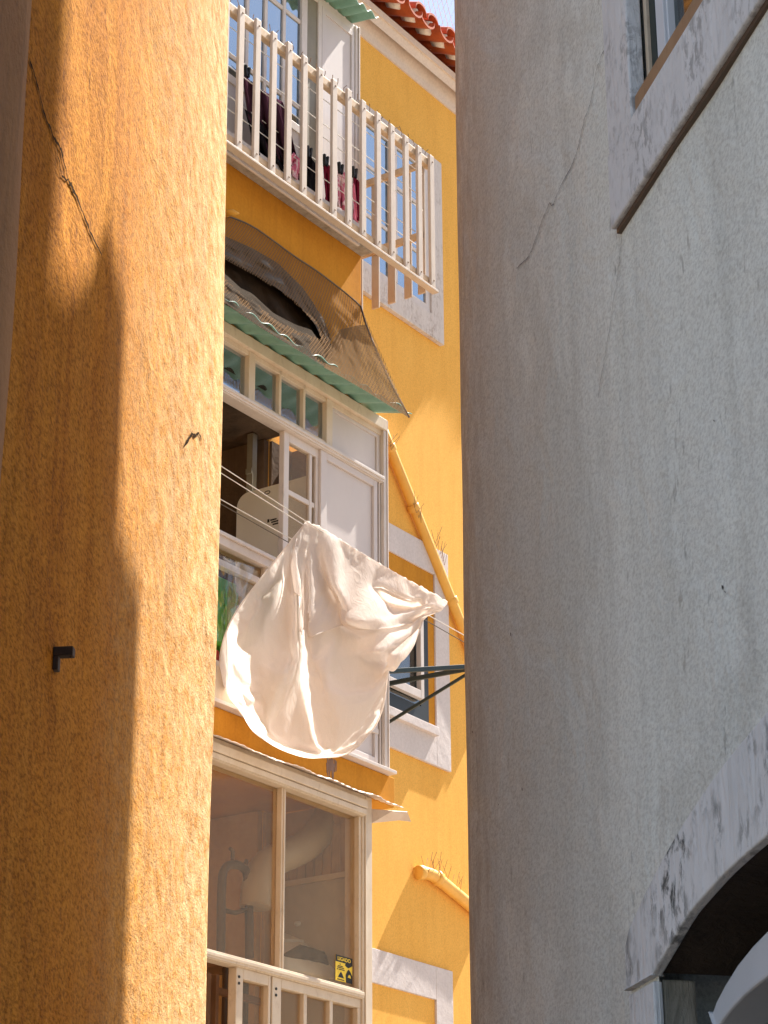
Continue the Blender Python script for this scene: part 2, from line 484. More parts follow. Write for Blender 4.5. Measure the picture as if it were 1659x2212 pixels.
# ------------------------------------------------------------------ ground
gm = MB(); gm.face([gm.add([(-60, -40, 0), (60, -40, 0), (60, 80, 0), (-60, 80, 0)])+i for i in range(4)])
street = gm.build('street', M['ground']); street['kind'] = 'structure'

# ================================================================== YELLOW HOUSE
house = thing('yellow_house', 'yellow plastered house with stacked enclosed balconies and a tiled roof', 'house', F.w(0, FB, 0))
AL = -4.2                                    # left end, behind the ochre house
AR = 4.2
zE = FZ(900, 60, FB)                          # eave height
zc0 = FZ(965, 233, FB)                        # cornice bottom
zc1 = FZ(965, 146, FB+.12)                    # cornice top
# --- masonry
w = MB()
w.box(F, -.30, AR, FB-3, FB, 0, zc1)
w.box(F, AL, -.30, FB-3, -1.5, 0, zc1)
w.box(F, AL, -.45, -1.5, FB, zc1-1.2, zc1)
w.build('wall', M['facade'], house)
# --- cornice: coved profile swept along the facade
pr = [(FB-.02, zc0), (FB+.012, zc0), (FB+.02, zc0+.05), (FB+.05, zc0+.16), (FB+.09, zc1-.1), (FB+.115, zc1-.05), (FB+.13, zc1-.05), (FB+.13, zc1), (FB-.02, zc1)]
cm = MB(); k = len(pr)
n0 = cm.add([F.w(AL, b, z) for b, z in pr]+[F.w(AR, b, z) for b, z in pr])
for i in range(k): cm.face([n0+i, n0+(i+1) % k, n0+k+(i+1) % k, n0+k+i])
cm.face([n0+i for i in range(k)]); cm.face([n0+k+i for i in reversed(range(k))])
cm.build('cornice', M['cornice'], house)
# --- tiled roof
rf = MB()
sl = math.tan(rad(24))
def tile(a, b0, b1, z0, r, up, m):
    rows = []
    for b in (b0, lerp(b0, b1, .5), b1):
        rr = r*(1 if b == b0 else .93)
        row = []
        for i in range(9):
            an = math.pi*i/8
            row.append(F.w(a-rr*math.cos(an), b, z0+(b0-b)*sl+(rr*math.sin(an) if up else -rr*.8*math.sin(an)+.02)))
        rows.append(row)
    rf.grid(rows, m)
    rows2 = [[p+Vector((0, 0, .016 if up else -.016)) for p in row] for row in rows]
    rf.grid(rows2, m)
    rf.grid([rows[0], rows2[0]], m)
zt = zc1+.035
i = 0
a = -2.2
while a < 3.6:
    for kk in range(4):
        ja, jb, jz = random.uniform(-.01, .01), random.uniform(-.02, .02), random.uniform(-.008, .008)
        bb = FB+.26-kk*.36+jb
        tile(a+ja, bb, bb-.46, zt+.055+kk*.36*sl+jz, .082, False, 0)
        tile(a+.09+ja, bb-.015, bb-.45, zt+.075+kk*.36*sl+jz, .066, True, 0)
    rf.tube([F.w(a+.09, FB+.19, zt+.07), F.w(a+.09, FB+.12, zt+.11)], .05, 8, 1)
    a += .18
n0 = rf.add([F.w(AL, FB+.1, zc1+.002), F.w(AR, FB+.1, zc1+.002), F.w(AR, FB-1.4, zc1+.002+1.4*sl), F.w(AL, FB-1.4, zc1+.002+1.4*sl)])
rf.face([n0, n0+1, n0+2, n0+3], 1)
rf.build('roof', [M['tile'], M['mortar']], house, smooth=True)

def bars(mb, a0, a1, z0, z1, wl, wr, wb, wt, b0, b1, m=0):
    """rectangular frame: stiles full height, rails between them"""
    mb.box(F, a0, a0+wl, b0, b1, z0, z1, m); mb.box(F, a1-wr, a1, b0, b1, z0, z1, m)
    if wb: mb.box(F, a0+wl, a1-wr, b0, b1, z0, z0+wb, m)
    if wt: mb.box(F, a0+wl, a1-wr, b0, b1, z1-wt, z1, m)

# --- top window in limestone surround
def facade_window(ao0, ao1, zo0, zo1, ai0, ai1, zi0, zi1, sm, name='window'):
    fr_ = MB()
    fr_.box(F, ao0, ai0, FB, FB+.035, zo0, zo1); fr_.box(F, ai1, ao1, FB, FB+.035, zo0, zo1)
    fr_.box(F, ai0, ai1, FB, FB+.035, zi1, zo1); fr_.box(F, ai0, ai1, FB, FB+.035, zo0, zi0)
    return fr_
b = FB+.035
ao1, zo0 = FA(960, 745, b), FZ(960, 746, b)
zo1 = FZ(952, 352, b)
ai1 = FA(922, 600, FB); zi0 = FZ(921, 668, b); zi1 = FZ(850, 307, FB)
ai0 = ai1-1.02; ao0 = ai0-.17
win = facade_window(ao0, ao1, zo0, zo1, ai0, ai1, zi0, zi1, None).build('window', M['lime'], house, .004, label='sash window in a worn pale stone surround under the cornice')
fm = MB()
fb0, fb1 = FB+.004, FB+.024
bars(fm, ai0, ai1, zi0, zi1, .05, .05, .05, .05, fb0, fb1)
mid = FA(842, 500, FB)
fm.box(F, mid-.045, mid+.045, fb0, fb1+.006, zi0+.05, zi1-.05)
for z in (lerp(zi0, zi1, .36), lerp(zi0, zi1, .69)):
    fm.box(F, ai0+.05, mid-.045, fb0, fb1-.004, z-.012, z+.012)
    fm.box(F, mid+.045, ai1-.05, fb0, fb1-.004, z-.012, z+.012)
fm.build('window_frame', M['white'], win, .002)
gp = MB(); gp.box(F, ai0+.05, ai1-.05, FB+.008, FB+.013, zi0+.05, zi1-.05); gp.build('glass_pane', M['blueglass'], win)

# --- middle window with painted band
b = FB+.02
ao1 = FA(971, 1400, b); zo1 = FZ(836, 1126, b); zo0 = FZ(973, 1667, b)
ai1 = FA(942, 1450, b); zi1 = FZ(836, 1186, b)
zs = FZ(928, 1578, b)                       # sill line
ao0, ai0 = ai1-1.35, ai1-1.2
wm = MB()
wm.box(F, ao0, ai0, FB, b, zo0, zo1); wm.box(F, ai1, ao1, FB, b, zo0, zo1)
wm.box(F, ai0, ai1, FB, b, zi1, zo1); wm.box(F, ai0, ai1, FB, b, zo0, zs)
mw = wm.build('window', M['band'], house, .003, label='window with a white painted band and black frame half hidden by the sheet')
ad1 = FA(921, 1450, FB)
zd1 = FZ(915, 1290, FB)
zsill = FZ(922, 1569, FB)
im = MB()
im.box(F, ai0, ad1-.9, FB, FB+.008, zs, zi1); im.box(F, ad1, ai1, FB, FB+.008, zs-.06, zi1); im.box(F, ad1-.9, ad1, FB, FB+.008, zd1, zi1)
im.build('reveal', M['spandrel'], mw)
im = MB(); im.box(F, ai0, ad1+.06, FB, FB+.05, zs-.025, zsill); im.build('sill', M['band'], mw, .004)
im = MB(); bars(im, ad1-.9, ad1, zsill, zd1, .07, .085, .10, .07, FB+.001, FB+.014); im.build('window_frame', M['black'], mw)
im = MB(); a1 = ad1-.10
bars(im, a1-.4, a1, zsill+.13, zd1-.08, .035, .035, .05, .05, FB+.016, FB+.05)
im.build('sash', M['white'], mw, .003)
im = MB(); im.box(F, ad1-.83, ad1-.085, FB+.003, FB+.009, zsill+.1, zd1-.07); im.build('glass_pane', M['darkglass'], mw)

# --- low window band
b = FB+.02
ao1 = FA(979, 2150, b); zo1 = FZ(801, 2046, b); ai1 = FA(943.5, 2180, b); zi1 = FZ(803, 2121, b)
lm = MB()
ai0, ao0, zi0 = ai1-.95, ai1-1.1, zi1-1.35
lm.box(F, ao0, ai0, FB, b, zi0-.15, zo1); lm.box(F, ai1, ao1, FB, b, zi0-.15, zo1)
lm.box(F, ai0, ai1, FB, b, zi1, zo1); lm.box(F, ai0, ai1, FB, b, zi0-.15, zi0)
lw_ = lm.build('window', M['band'], house, .003, label='low blind window marked by a white painted band')
im = MB(); im.box(F, ai0, ai1, FB, FB+.006, zi0, zi1); im.build('reveal', M['spandrel'] if False else M['facade'], lw_)

# ------------------------------------------------------------------ TOP BAY
zA = FZ(783, 522, 0)                          # balcony floor
aT = FA(778, 300)
zTop = FZ(775, 60, 0)
zNetTop = FZ(775, 652, 0)
z2top = FZ(832, 912, 0)                       # top of the second bay fascia
bay = MB()
aS = FA(780, 600)
bay.box(F, AL, aS, -1.5, 0, z2top-.02, zA-.10)
top_bay = bay.build('enclosed_balcony', M['spandrel'], house, .004, label='top balcony with white slatted railing over an orange parapet')
m = MB(); m.box(F, AL, aS+.012, -1.5, .075, zA-.10, zA-.02); m.build('floor_ledge', M['ledge'], top_bay, .012)
# enclosure joinery
m = MB()
m.box(F, FA(768, 300), aT, -.045, 0, zA-.02, zTop); m.box(F, FA(773.5, 300), FA(776, 300), 0, .008, zA-.02, zTop)
m.box(F, FA(688, 150), FA(696, 150), -.04, -.002, zA-.02, zTop)
m.box(F, FA(652, 100), FA(664, 100), -.04, .0, zA-.02, zTop)
m.box(F, AL, aT-.035, -.04, -.006, zTop-.05, zTop)
m.build('corner_post', M['white'], top_bay, .003)
m = MB(); m.box(F, FA(664, 100), FA(688, 150), -.05, -.012, zA-.02, zTop-.05); m.build('post', M['olive'], top_bay)
m = MB(); m.box(F, FA(696, 150), FA(768, 300), -.03, -.012, zA-.02, zTop-.05)
bars(m, FA(697, 150), FA(767, 300), zA-.02, zTop-.05, .035, .03, .05, .04, -.012, -.004)
m.build('panel', M['panel'], top_bay, .002)
zsw = FZ(500, 178, 0)
aw1 = FA(652, 100)
m = MB(); m.box(F, AL, aw1, -.03, -.012, zA-.02, zsw); m.build('base_panel', M['panel'], top_bay)
m = MB()
m.box(F, AL, aw1, -.035, -.002, zsw, zsw+.05)
for x in (536, 576, 616): 
    a = FA(x, 100); m.box(F, a-.013, a+.013, -.03, -.006, zsw+.05, zTop-.05)
zz = FZ(616, 205, 0); st = FZ(616, 17, 0)-zz
while zz < zTop-.1:
    m.box(F, AL, aw1, -.028, -.009, zz-.013, zz+.013); zz += st
m.build('window_frame', M['white'], top_bay, .002)
m = MB(); m.box(F, AL, aw1, -.022, -.017, zsw+.02, zTop-.05); m.build('glass_pane', M['blueglass'], top_bay)

# awning helper
def awning(name, a0, a1, z0, w_, drop, mat, parent, pitch=.085, amp=.014, torn=.0, b0=-.03, seg=10, label=None):
    n = int((a1-a0)/pitch*seg); rows = []
    for j in range(7):
        t = j/6; row = []
        for i in range(n+1):
            a = lerp(a0, a1, i/n)
            ww = w_ + torn*noise.noise(Vector((a*6, 3, 1)))*t
            row.append(F.w(a, lerp(b0, ww, t), z0-drop*t**1.2+amp*math.sin(2*math.pi*(a-a0)/pitch)+.012*noise.noise(Vector((a*3, t*2, 5)))*t))
        rows.append(row)
    mb = MB().grid(rows)
    return mb.build(name, mat, parent, smooth=True, solid=.004, label=label)
awning('awning', FA(560, -60, 0), FA(806, 40, .12), zTop+.02, .16, .035, M['green'], top_bay)

# railing
bR = .20
rl_top = FZ(690, 146, bR); rl_bot = FZ(690, 446, bR)
aE = FA(938, 500, bR)
railing = MB()
railing.box(F, AL, aE, bR-.05, bR-.012, rl_top-.070, rl_top-.016)
railing_o = railing.build('balcony_railing', M['rail'], top_bay.parent, .005, label='cream slatted balcony railing running past the balcony corner')
m = MB(); m.box(F, AL, aE, bR-.04, bR-.012, rl_bot+.02, rl_bot+.06); m.build('rail', M['rail'], railing_o, .004)
m = MB(); m.box(F, AL, aE+.02, bR-.03, bR+.014, rl_bot-.022, rl_bot-.008); m.build('rail', M['slat'], railing_o, .002, label='flat bottom strip of the railing')
m = MB(); m.box(F, AL, FA(780, 500, bR-.05), bR-.075, bR-.06, rl_bot-.01, rl_bot+.13); m.build('kick_board', M['white'], railing_o, .002)
slat_px = [448, 481, 515, 552, 588, 622, 656, 690, 721, 753, 784, 816, 846, 876, 904, 930]
for x in slat_px:
    a = FA(x, 300, bR)
    m = MB(); dz = random.uniform(-.008, .008); hw = .0225
    m.box(F, a-hw, a+hw, bR-.010, bR+.008, rl_bot+dz, rl_top+dz)
    for z in (rl_top-.045, rl_bot+.04): m.tube([F.w(a+.004, bR+.006, z), F.w(a+.004, bR+.012, z)], .006, 6, 1)
    m.build('slat', [M['slat'], M['wire']], railing_o, .003)
aend = aE-.02
for z in (rl_top-.05, lerp(rl_bot, rl_top, .40)):
    m = MB(); m.box(F, aend-.035, aend-.011, -.58, bR-.055, z-.022, z+.022); m.build('rail', M['rail'], railing_o, .004)
for bb in (.125, .03, -.085, -.2, -.32, -.44):
    m = MB(); m.box(F, aend-.009, aend+.004, bb-.026, bb+.026, rl_bot-.02, rl_top-.02); m.build('slat', M['slat'], railing_o, .003)
a = AL+2.3
while a < aE-.03:
    h = random.uniform(.03, .055)
    MB().tube([F.w(a, bR-.03, rl_top-.024), F.w(a+random.uniform(-.01, .01), bR-.02, rl_top-.012+h*.6), F.w(a+random.uniform(-.035, .02), bR-.01, rl_top-.012+h)], .0022, 5).build('tie_wire', M['wire'], railing_o)
    a += random.uniform(.05, .09)

# clothes lines of the top balcony
def line(name, p0, p1, r, mat, label, group, sag=.02):
    pts = []
    for i in range(13):
        t = i/12; p = p0.lerp(p1, t); p.z -= sag*4*t*(1-t); pts.append(p)
    return tag(MB().tube(pts, r, 5).build(name, mat, None, smooth=True), label, 'clothesline', group)
grp = 'clotheslines behind the top railing'
dpos = [(.155, .86, 'highest'), (.12, .72, 'second highest'), (.155, .58, 'middle'), (.10, .44, 'second lowest'), (.14, .30, 'lowest')]
for bb, t, wd in dpos:
    z = lerp(rl_bot, rl_top, t)
    line('clothesline', F.w(AL+1.5, bb, z), F.w(aend-.03, bb, z), .0028, M['line'], 'thin white clothesline behind the railing slats, %s of the five' % wd, grp, .012)

# laundry on the top balcony
def garment(name, pts_top, pts_bot, bb, mat, label, folds=5, amp=.02, parent=None):
    rows = []
    nn, mm = 26, 20
    for j in range(mm+1):
        t = j/mm; row = []
        for i in range(nn+1):
            s = i/nn
            x0, y0 = poly_at(pts_top, s); x1, y1 = poly_at(pts_bot, s)
            x, y = lerp(x0, x1, t), lerp(y0, y1, t)
            d = amp*(.25+.75*t)*math.sin(s*folds*2*math.pi+1.3*math.sin(3*t)) + .015*noise.noise(Vector((s*4, t*4, len(label))))
            row.append(F.pt(x, y, bb+d))
        rows.append(row)
    return MB().grid(rows).build(name, mat, parent, smooth=True, solid=.004)
lgrp = 'laundry on the top balcony'
o = garment('trousers', [(522, 158), (560, 192), (612, 222)], [(545, 318), (600, 345), (650, 372)], .10, M['plum'], 'p', 4, .03)
tag(o, 'dark plum trousers hanging behind the slats below the blue window', 'trousers', lgrp)
o = garment('shirt', [(528, 235), (560, 262), (590, 300)], [(552, 330), (585, 352), (630, 385)], .12, M['ink'], 'sk', 3, .025)
tag(o, 'black shirt hanging low in front of the plum trousers', 'shirt', lgrp)
o = garment('shirt', [(660, 338), (672, 342), (686, 362)], [(640, 388), (668, 412), (690, 428)], .11, M['ink'], 'blk', 2, .02)
tag(o, 'small black top pegged right of the plum trousers', 'top', lgrp)
o = garment('shirt', [(634, 330), (641, 338), (652, 350)], [(612, 358), (630, 378), (652, 400)], .135, M['pink'], 'pkl', 2, .02)
tag(o, 'pink and black top crumpled at the foot of the slats', 'top', lgrp)
o = garment('shirt', [(697, 350), (707, 355), (718, 364)], [(704, 438), (712, 444), (722, 449)], .11, M['maroon'], 'mr', 2, .015)
tag(o, 'narrow maroon top pegged left of the printed pink one', 'top', lgrp)
o = garment('shirt', [(729, 366), (740, 371), (751, 378)], [(730, 446), (740, 452), (752, 460)], .11, M['pink'], 'pk', 2, .015)
tag(o, 'pale pink printed top pegged between two maroon ones', 'top', lgrp)
o = garment('shirt', [(764, 376), (770, 386), (779, 400)], [(764, 470), (772, 476), (781, 480)], .11, M['maroon'], 'mr2', 2, .015)
tag(o, 'maroon top with pink trim, last before the balcony corner', 'top', lgrp)
tr = garment('trim', [(763, 396), (764, 398), (766, 402)], [(764, 474), (768, 478), (774, 482)], .122, M['trim'], 'trim', 1, .004, o)
pg = 'black pegs on the top balcony line'
for (x, y), lb in zip([(534, 156), (668, 330), (704, 348), (736, 365), (766, 374)],
                      ['black peg at the upper corner of the plum trousers', 'black peg holding the small black top', 'black peg holding the narrow maroon top',
                       'black peg holding the printed pink top', 'black peg holding the maroon top at the balcony corner']):
    a, z = F.az(x, y, .125)
    m = MB()
    for s in (-1, 1):
        m.prism(F, [(a+s*.004, z-.03), (a+s*.013, z-.03), (a+s*.022, z+.035), (a+s*.010, z+.035)], .115, .133)
    m.box(F, a-.006, a+.006, .117, .131, z-.012, z)
    tag(m.build('clothes_peg', M['peg'], None), lb, 'peg', pg)

# ------------------------------------------------------------------ SECOND BAY
zB = FZ(838, 1666, 0)
a2 = FA(835, 1400)
zBb = FZ(852, 1737, 0)
zBt = FZ(852, 1681, 0)
aSp = FA(852, 1700)
m = MB(); m.box(F, AL, aSp, -1.5, 0.0, zBb-.02, zBt); 
bay2 = m.build('enclosed_balcony', M['spandrel'], house, .004, label='glazed white balcony with a green corrugated awning and half open window')
stn = MB()
m = MB(); m.box(F, AL, a2+.02, -.12, .05, zBt+.001, zBt+.02); m.build('flashing', M['white'], bay2, .003)
fz0 = FZ(824, 931, 0)
m = MB(); m.box(F, AL, a2-.02, -.06, .025, fz0, z2top); m.build('fascia', M['cream'], bay2, .004)
m = MB(); m.box(F, FA(824.5, 1400), a2, -.08, .018, zBt+.02, z2top); m.box(F, FA(831, 1400), FA(832.5, 1400), .018, .024, zBt+.02, z2top)
m.build('corner_post', M['white'], bay2, .003)
zmr1 = FZ(828, 1032, 0); zmr0 = FZ(824, 1046, 0)
m = MB(); aw = FA(824.5, 1400)
m.box(F, AL, aw, -.06, .012, zmr0, zmr1); m.box(F, AL, aw, .012, .028, zmr1-.028, zmr1-.01); m.box(F, AL, aw, .012, .02, zmr0+.005, zmr0+.022)
m.build('rail', M['white'], bay2, .003)
# transom lights
m = MB()
for x0, x1 in ((534.5, 540), (704, 717)): m.box(F, FA(x0, 900), FA(x1, 900), -.05, .006, zmr1, fz0)
m.box(F, FA(540, 800), FA(550, 800), -.05, .006, zmr1, fz0)
for x in (605, 657.5): a = FA(x, 900); m.box(F, a-.010, a+.010, -.045, 0.0, zmr1, fz0)
m.box(F, AL, FA(534.5, 900), -.045, .002, fz0-.028, fz0); m.box(F, FA(717, 900), aw, -.045, .002, fz0-.03, fz0)
m.box(F, FA(550, 800), FA(704, 900), -.045, .0, fz0-.028, fz0); m.box(F, FA(550, 800), FA(704, 900), -.045, .0, zmr1, zmr1+.02)
m.build('transom_frame', M['cream'], bay2, .003)
m = MB(); m.box(F, AL, FA(704, 900), -.03, -.024, zmr1, fz0-.02); m.build('glass_pane', M['transom'], bay2)
m = MB(); m.box(F, FA(717, 900), aw, -.03, -.014, zmr1, fz0-.03)
bars(m, FA(718, 900), aw-.004, zmr1+.002, fz0-.03, .018, .03, .02, .02, -.014, -.005)
m.build('panel', M['panel'], bay2, .002)
# sliding sashes
zo1_ = zmr0; zo0_ = FZ(474, 1148, 0); zrl = FZ(474, 1179, 0)
m = MB(); 
bars(m, FA(617.5, 1000), FA(697, 1000), zo0_, zo1_, .045, .045, .05, .05, -.045, -.012)
a = FA(677, 1000); m.box(F, a-.012, a+.012, -.04, -.016, zo0_+.05, zo1_-.05)
zq = FZ(630, 1061, 0); m.box(F, FA(617.5, 1000)+.045, FA(697, 1000)-.045, -.038, -.018, zq-.014, zq+.014)
m.build('sash', M['white'], bay2, .003)
m = MB(); m.box(F, FA(630, 1000), FA(690, 1000), -.03, -.025, zo0_+.04, zo1_-.04); m.build('glass_pane', M['clear'], bay2)
m = MB()
pa0, pa1 = FA(692, 1000), FA(815, 1100)
m.box(F, pa0, pa1, -.03, -.012, zo0_, zo1_)
bars(m, pa0+.002, pa1-.002, zo0_, zo1_, .055, .035, .04, .04, -.012, .003)
m.build('panel', M['panel'], bay2, .003)
m = MB(); m.box(F, FA(815.2, 1100), aw, -.05, -.04, zBt+.02, zmr0); m.build('post', M['olive'], bay2)
m = MB(); m.box(F, FA(817.5, 1100), FA(819.5, 1100), -.038, .004, zBt+.02, zmr0); m.box(F, FA(822, 1100), FA(824, 1100), -.038, .008, zBt+.02, zmr0); m.build('post', M['white'], bay2)
m = MB(); m.box(F, AL, pa1, -.06, .02, zrl, zo0_); m.box(F, AL, pa1, .02, .032, zo0_-.03, zo0_-.012); m.build('rail', M['white'], bay2, .004)
# lower lights + panels
zlo = FZ(462, 1437, 0)
m = MB(); 
for x in (570, 690): m.box(F, FA(x, 1300), FA(x+12, 1300), -.045, .004, zlo, zrl)
m.box(F, AL, FA(570, 1300), -.04, 0, zrl-.10, zrl-.065)
m.box(F, AL, pa1, -.045, .006, zlo, zlo+.03)
m.build('window_frame', M['white'], bay2, .003)
m = MB(); m.box(F, FA(500, 1300), FA(570, 1300), -.028, -.022, zlo, zrl-.065); m.box(F, AL, FA(570, 1300), -.028, -.022, zrl-.065, zrl); m.box(F, FA(582, 1300), FA(690, 1300), -.028, -.022, zlo, zrl); m.build('glass_pane', M['clear'], bay2)
m = MB(); m.box(F, FA(702, 1500), pa1, -.03, -.012, zBt+.02, zrl); bars(m, FA(702, 1500), pa1-.002, zBt+.021, zrl, .04, .03, .05, .03, -.012, .002); m.build('panel', M['panel'], bay2, .003)
zpl = FZ(461, 1514, 0)
m = MB(); m.box(F, AL, FA(702, 1500), -.1, .012, zpl, zlo); m.build('base_panel', M['cream'], bay2, .003)
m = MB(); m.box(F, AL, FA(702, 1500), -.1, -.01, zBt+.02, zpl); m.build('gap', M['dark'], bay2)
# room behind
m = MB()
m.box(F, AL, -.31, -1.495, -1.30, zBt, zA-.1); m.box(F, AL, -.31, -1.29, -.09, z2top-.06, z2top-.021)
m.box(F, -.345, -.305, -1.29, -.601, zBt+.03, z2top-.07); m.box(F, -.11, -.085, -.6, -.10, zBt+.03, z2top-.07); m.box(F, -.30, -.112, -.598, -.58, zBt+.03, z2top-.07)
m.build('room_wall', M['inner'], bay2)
m = MB()
x0 = FA(545, 950, -.62)
m.box(F, x0-.02, x0+.02, -.64, -.6, zBt, z2top-.07); m.box(F, x0, -.46, -.64, -.6, FZ(545, 1027, -.62), FZ(545, 1027, -.62)+.03)
x1 = FA(492, 1000, -.9); m.tube([F.w(x1, -.9, zBt), F.w(x1, -.9, z2top-.1)], .018, 8)
m.build('shelf_frame', M['olive'], bay2)
o = awning('awning', AL, FA(886, 900, .22), z2top+.022, .235, .075, M['green'], bay2, pitch=.145, amp=.010, torn=.02)

# boiler hung on the side wall of the balcony: its broad face looks along the facade
bx0 = FA(682, 1100, -.05)
S = Fr(F.w(bx0, 0, 0), F.B, -F.A)
zb1 = S.az(600, 1052)[1]; zb0 = zb1-.72
bl_ = S.az(517, 1100)[0]; br_ = -.035
boiler = thing('water_boiler', 'white rounded water boiler standing inside the half open balcony window', 'boiler', S.w((bl_+br_)/2, -.12, zb0))
m = MB()
r_ = .06; poly = []
for cx_, cz_, st_ in ((br_-r_, zb1-r_, 0), (bl_+r_, zb1-r_, 90), (bl_+r_, zb0+r_, 180), (br_-r_, zb0+r_, 270)):
    for k in range(7):
        an = rad(st_+k*15); poly.append((cx_+r_*math.cos(an), cz_+r_*math.sin(an)))
m.prism(S, poly, -.24, 0); m.build('body', M['enamel'], boiler, .018)
m = MB()
for (x, y, wd) in ((584, 1124, 16), (586, 1128.5, 18), (589, 1133, 15)):
    a, z = S.az(x, y, .001); m.box(S, a, a+wd*.0026, .0002, .0022, z-.004, z+.004)
a, z = S.az(580, 1125, .001); m.box(S, a-.007, a+.006, .0002, .0024, z-.010, z+.009)
m.build('badge', M['ink_mark'], boiler)
m = MB(); a, z = S.az(578, 1064)
m.tube([S.w(a+.018*math.cos(t), .002, z+.009*math.sin(t)) for t in [k*math.pi/5 for k in range(11)]], .0025, 6); m.build('knob', M['ink_mark'], boiler)
# things behind the lower light
bag = []
for j in range(15):
    row = []
    for i in range(17):
        s, t = i/16, j/14
        x, y = lerp(467, 505+45*(1-t), s), lerp(1196+30*s, 1385, t)
        row.append(F.pt(x, y, .03+.05*math.sin(math.pi*s)*math.sin(math.pi*t)+.03*noise.noise(Vector((s*5, t*6, 2)))))
    bag.append(row)
tag(MB().grid(bag).build('plastic_bag', M['plastic'], None, smooth=True), 'clear crinkled plastic bag hanging outside the pane beside the ochre wall', 'bag')
m = MB(); a0g, z0g = F.az(466, 1392, -.12); a1g, z1g = F.az(512, 1262, -.12)
m.box(F, a0g-.2, a1g, -.3, -.12, z0g, z1g)
m.box(F, a1g-.10, a1g-.06, -.12, -.105, z0g, z1g-.05); m.box(F, a1g-.06, a1g, -.12, -.105, z1g-.12, z1g-.05)
tag(m.build('storage_box', M['leafgreen'], None, .015), 'bright green plastic box behind the lower balcony pane', 'box')
m = MB(); a0g, z0g = F.az(464, 1425, -.1); m.box(F, a0g-.2, a0g+.04, -.3, -.1, z0g, z0g+.06)
tag(m.build('storage_box', M['red'], None, .012), 'dark red plastic box lying under the green one', 'box')

# net and tarpaulin over the green awning
def drape(top, bot, b0, b1, nn, mm, amp, seed, sagk=0.0, hole=None):
    rows, uv, px_ = [], [], []
    for j in range(mm+1):
        t = j/mm; row = []
        for i in range(nn+1):
            s = i/nn
            x0, y0 = poly_at(top, s); x1, y1 = poly_at(bot, s)
            bb = lerp(b0, b1, t) - sagk*math.sin(math.pi*t) + amp*math.sin(math.pi*min(1, t*1.05))*(noise.noise(Vector((s*7, t*3, seed)))+.5*noise.noise(Vector((s*15, t*8, seed+3))))
            x, y = lerp(x0, x1, t), lerp(y0, y1, t)
            px_.append((x, y)); row.append(F.pt(x, y, bb)); uv.append((s*1.75, t*.62+.012*noise.noise(Vector((s*5, t*5, seed)))))
        rows.append(row)
    g = MB().grid(rows); g.uv = uv
    if hole:                                  # a torn opening: leave those meshes of the net out
        def inside(p):
            c = False
            for (x0, y0), (x1, y1) in zip(hole, hole[1:]+hole[:1]):
                if (y0 > p[1]) != (y1 > p[1]) and p[0] < (x1-x0)*(p[1]-y0)/(y1-y0)+x0: c = not c
            return c
        keep = [i for i, f_ in enumerate(g.f) if not inside(px_[f_[0]])]
        g.f = [g.f[i] for i in keep]; g.m = [g.m[i] for i in keep]
    return g
net = thing('shade_net', 'torn brown shade net draped over the green awning', 'net', F.w(FA(680, 700), .1, z2top))
nt_top = [(452, 448), (489, 465), (543, 486), (592, 521), (633, 552), (682, 583), (737, 625), (774, 656), (779, 662)]
nt_bot = [(455, 640), (487, 656), (560, 706), (640, 755), (720, 802), (800, 850), (850, 880), (884, 902)]
drape(nt_top, nt_bot, .012, .245, 110, 50, .045, 1.0, hole=[(440, 528), (487, 558), (545, 592), (600, 622), (648, 662), (684, 702), (690, 732), (672, 722), (640, 712), (590, 686), (545, 646), (520, 632), (489, 604), (440, 566)]).build('netting', M['net'], net, smooth=True)
drape([(716, 742), (724, 728), (734, 712), (772, 703), (790, 702)], [(700, 794), (730, 810), (790, 845), (850, 882), (883, 902)], .13, .262, 34, 22, .012, 4.0).build('netting', M['netsun'], net, smooth=True, label='doubled sunlit corner of the net')
lineA = [(452, 535), (487, 556), (560, 596), (640, 652), (680, 700), (700, 742)]
lineB = [(452, 570), (489, 594), (520, 622), (545, 634), (590, 676), (640, 702), (672, 712), (700, 752)]
drape(lineB, [(452, 634), (487, 655), (560, 705), (640, 754), (705, 796)], .16, .250, 40, 18, .03, 7.0).build('netting', M['netgrey'], net, smooth=True, label='loose grey lower fold of the net')
tp_ = thing('tarpaulin', 'crumpled tarpaulin under the brown net on the green awning, its cover darkened as a shaded hollow', 'tarpaulin', F.w(FA(600, 650), .05, z2top+.05))
drape([(452, 520), (490, 545), (560, 585), (640, 640), (690, 690), (715, 742)], [(452, 640), (500, 665), (570, 712), (650, 760), (700, 788), (720, 800)], .008, .20, 40, 22, .05, 9.0).build('hollow_shade_cover', M['tarpshade'], tp_, smooth=True)
drape([(452, 492), (490, 512), (545, 536), (600, 568), (655, 622), (700, 690), (716, 735)], lineA, .03, .13, 46, 14, .05, 11.0).build('fold', M['tarp'], tp_, smooth=True, label='pale grey upper fold of the tarpaulin')
m = MB(); m.tube([F.pt(*poly_at(smooth_pl(nt_top, 1), t/24), .016) for t in range(25)], .005, 5)
m.tube([F.pt(x, y, bb) for x, y, bb in ((779, 662, .016), (790, 700, .05), (815, 765, .12), (850, 840, .2), (884, 902, .25))], .006, 5)
m.build('cord', M['chair'], net, smooth=True)
m = MB(); p = F.pt(486, 461, .0)
m.tube([F.pt(478, 463, -.1), F.pt(490, 461, .03), F.pt(503, 459, .09), F.pt(516, 461, .13)], [.02, .02, .018, .004], 8)
m.build('waterspout', M['pipe'], house, smooth=True)

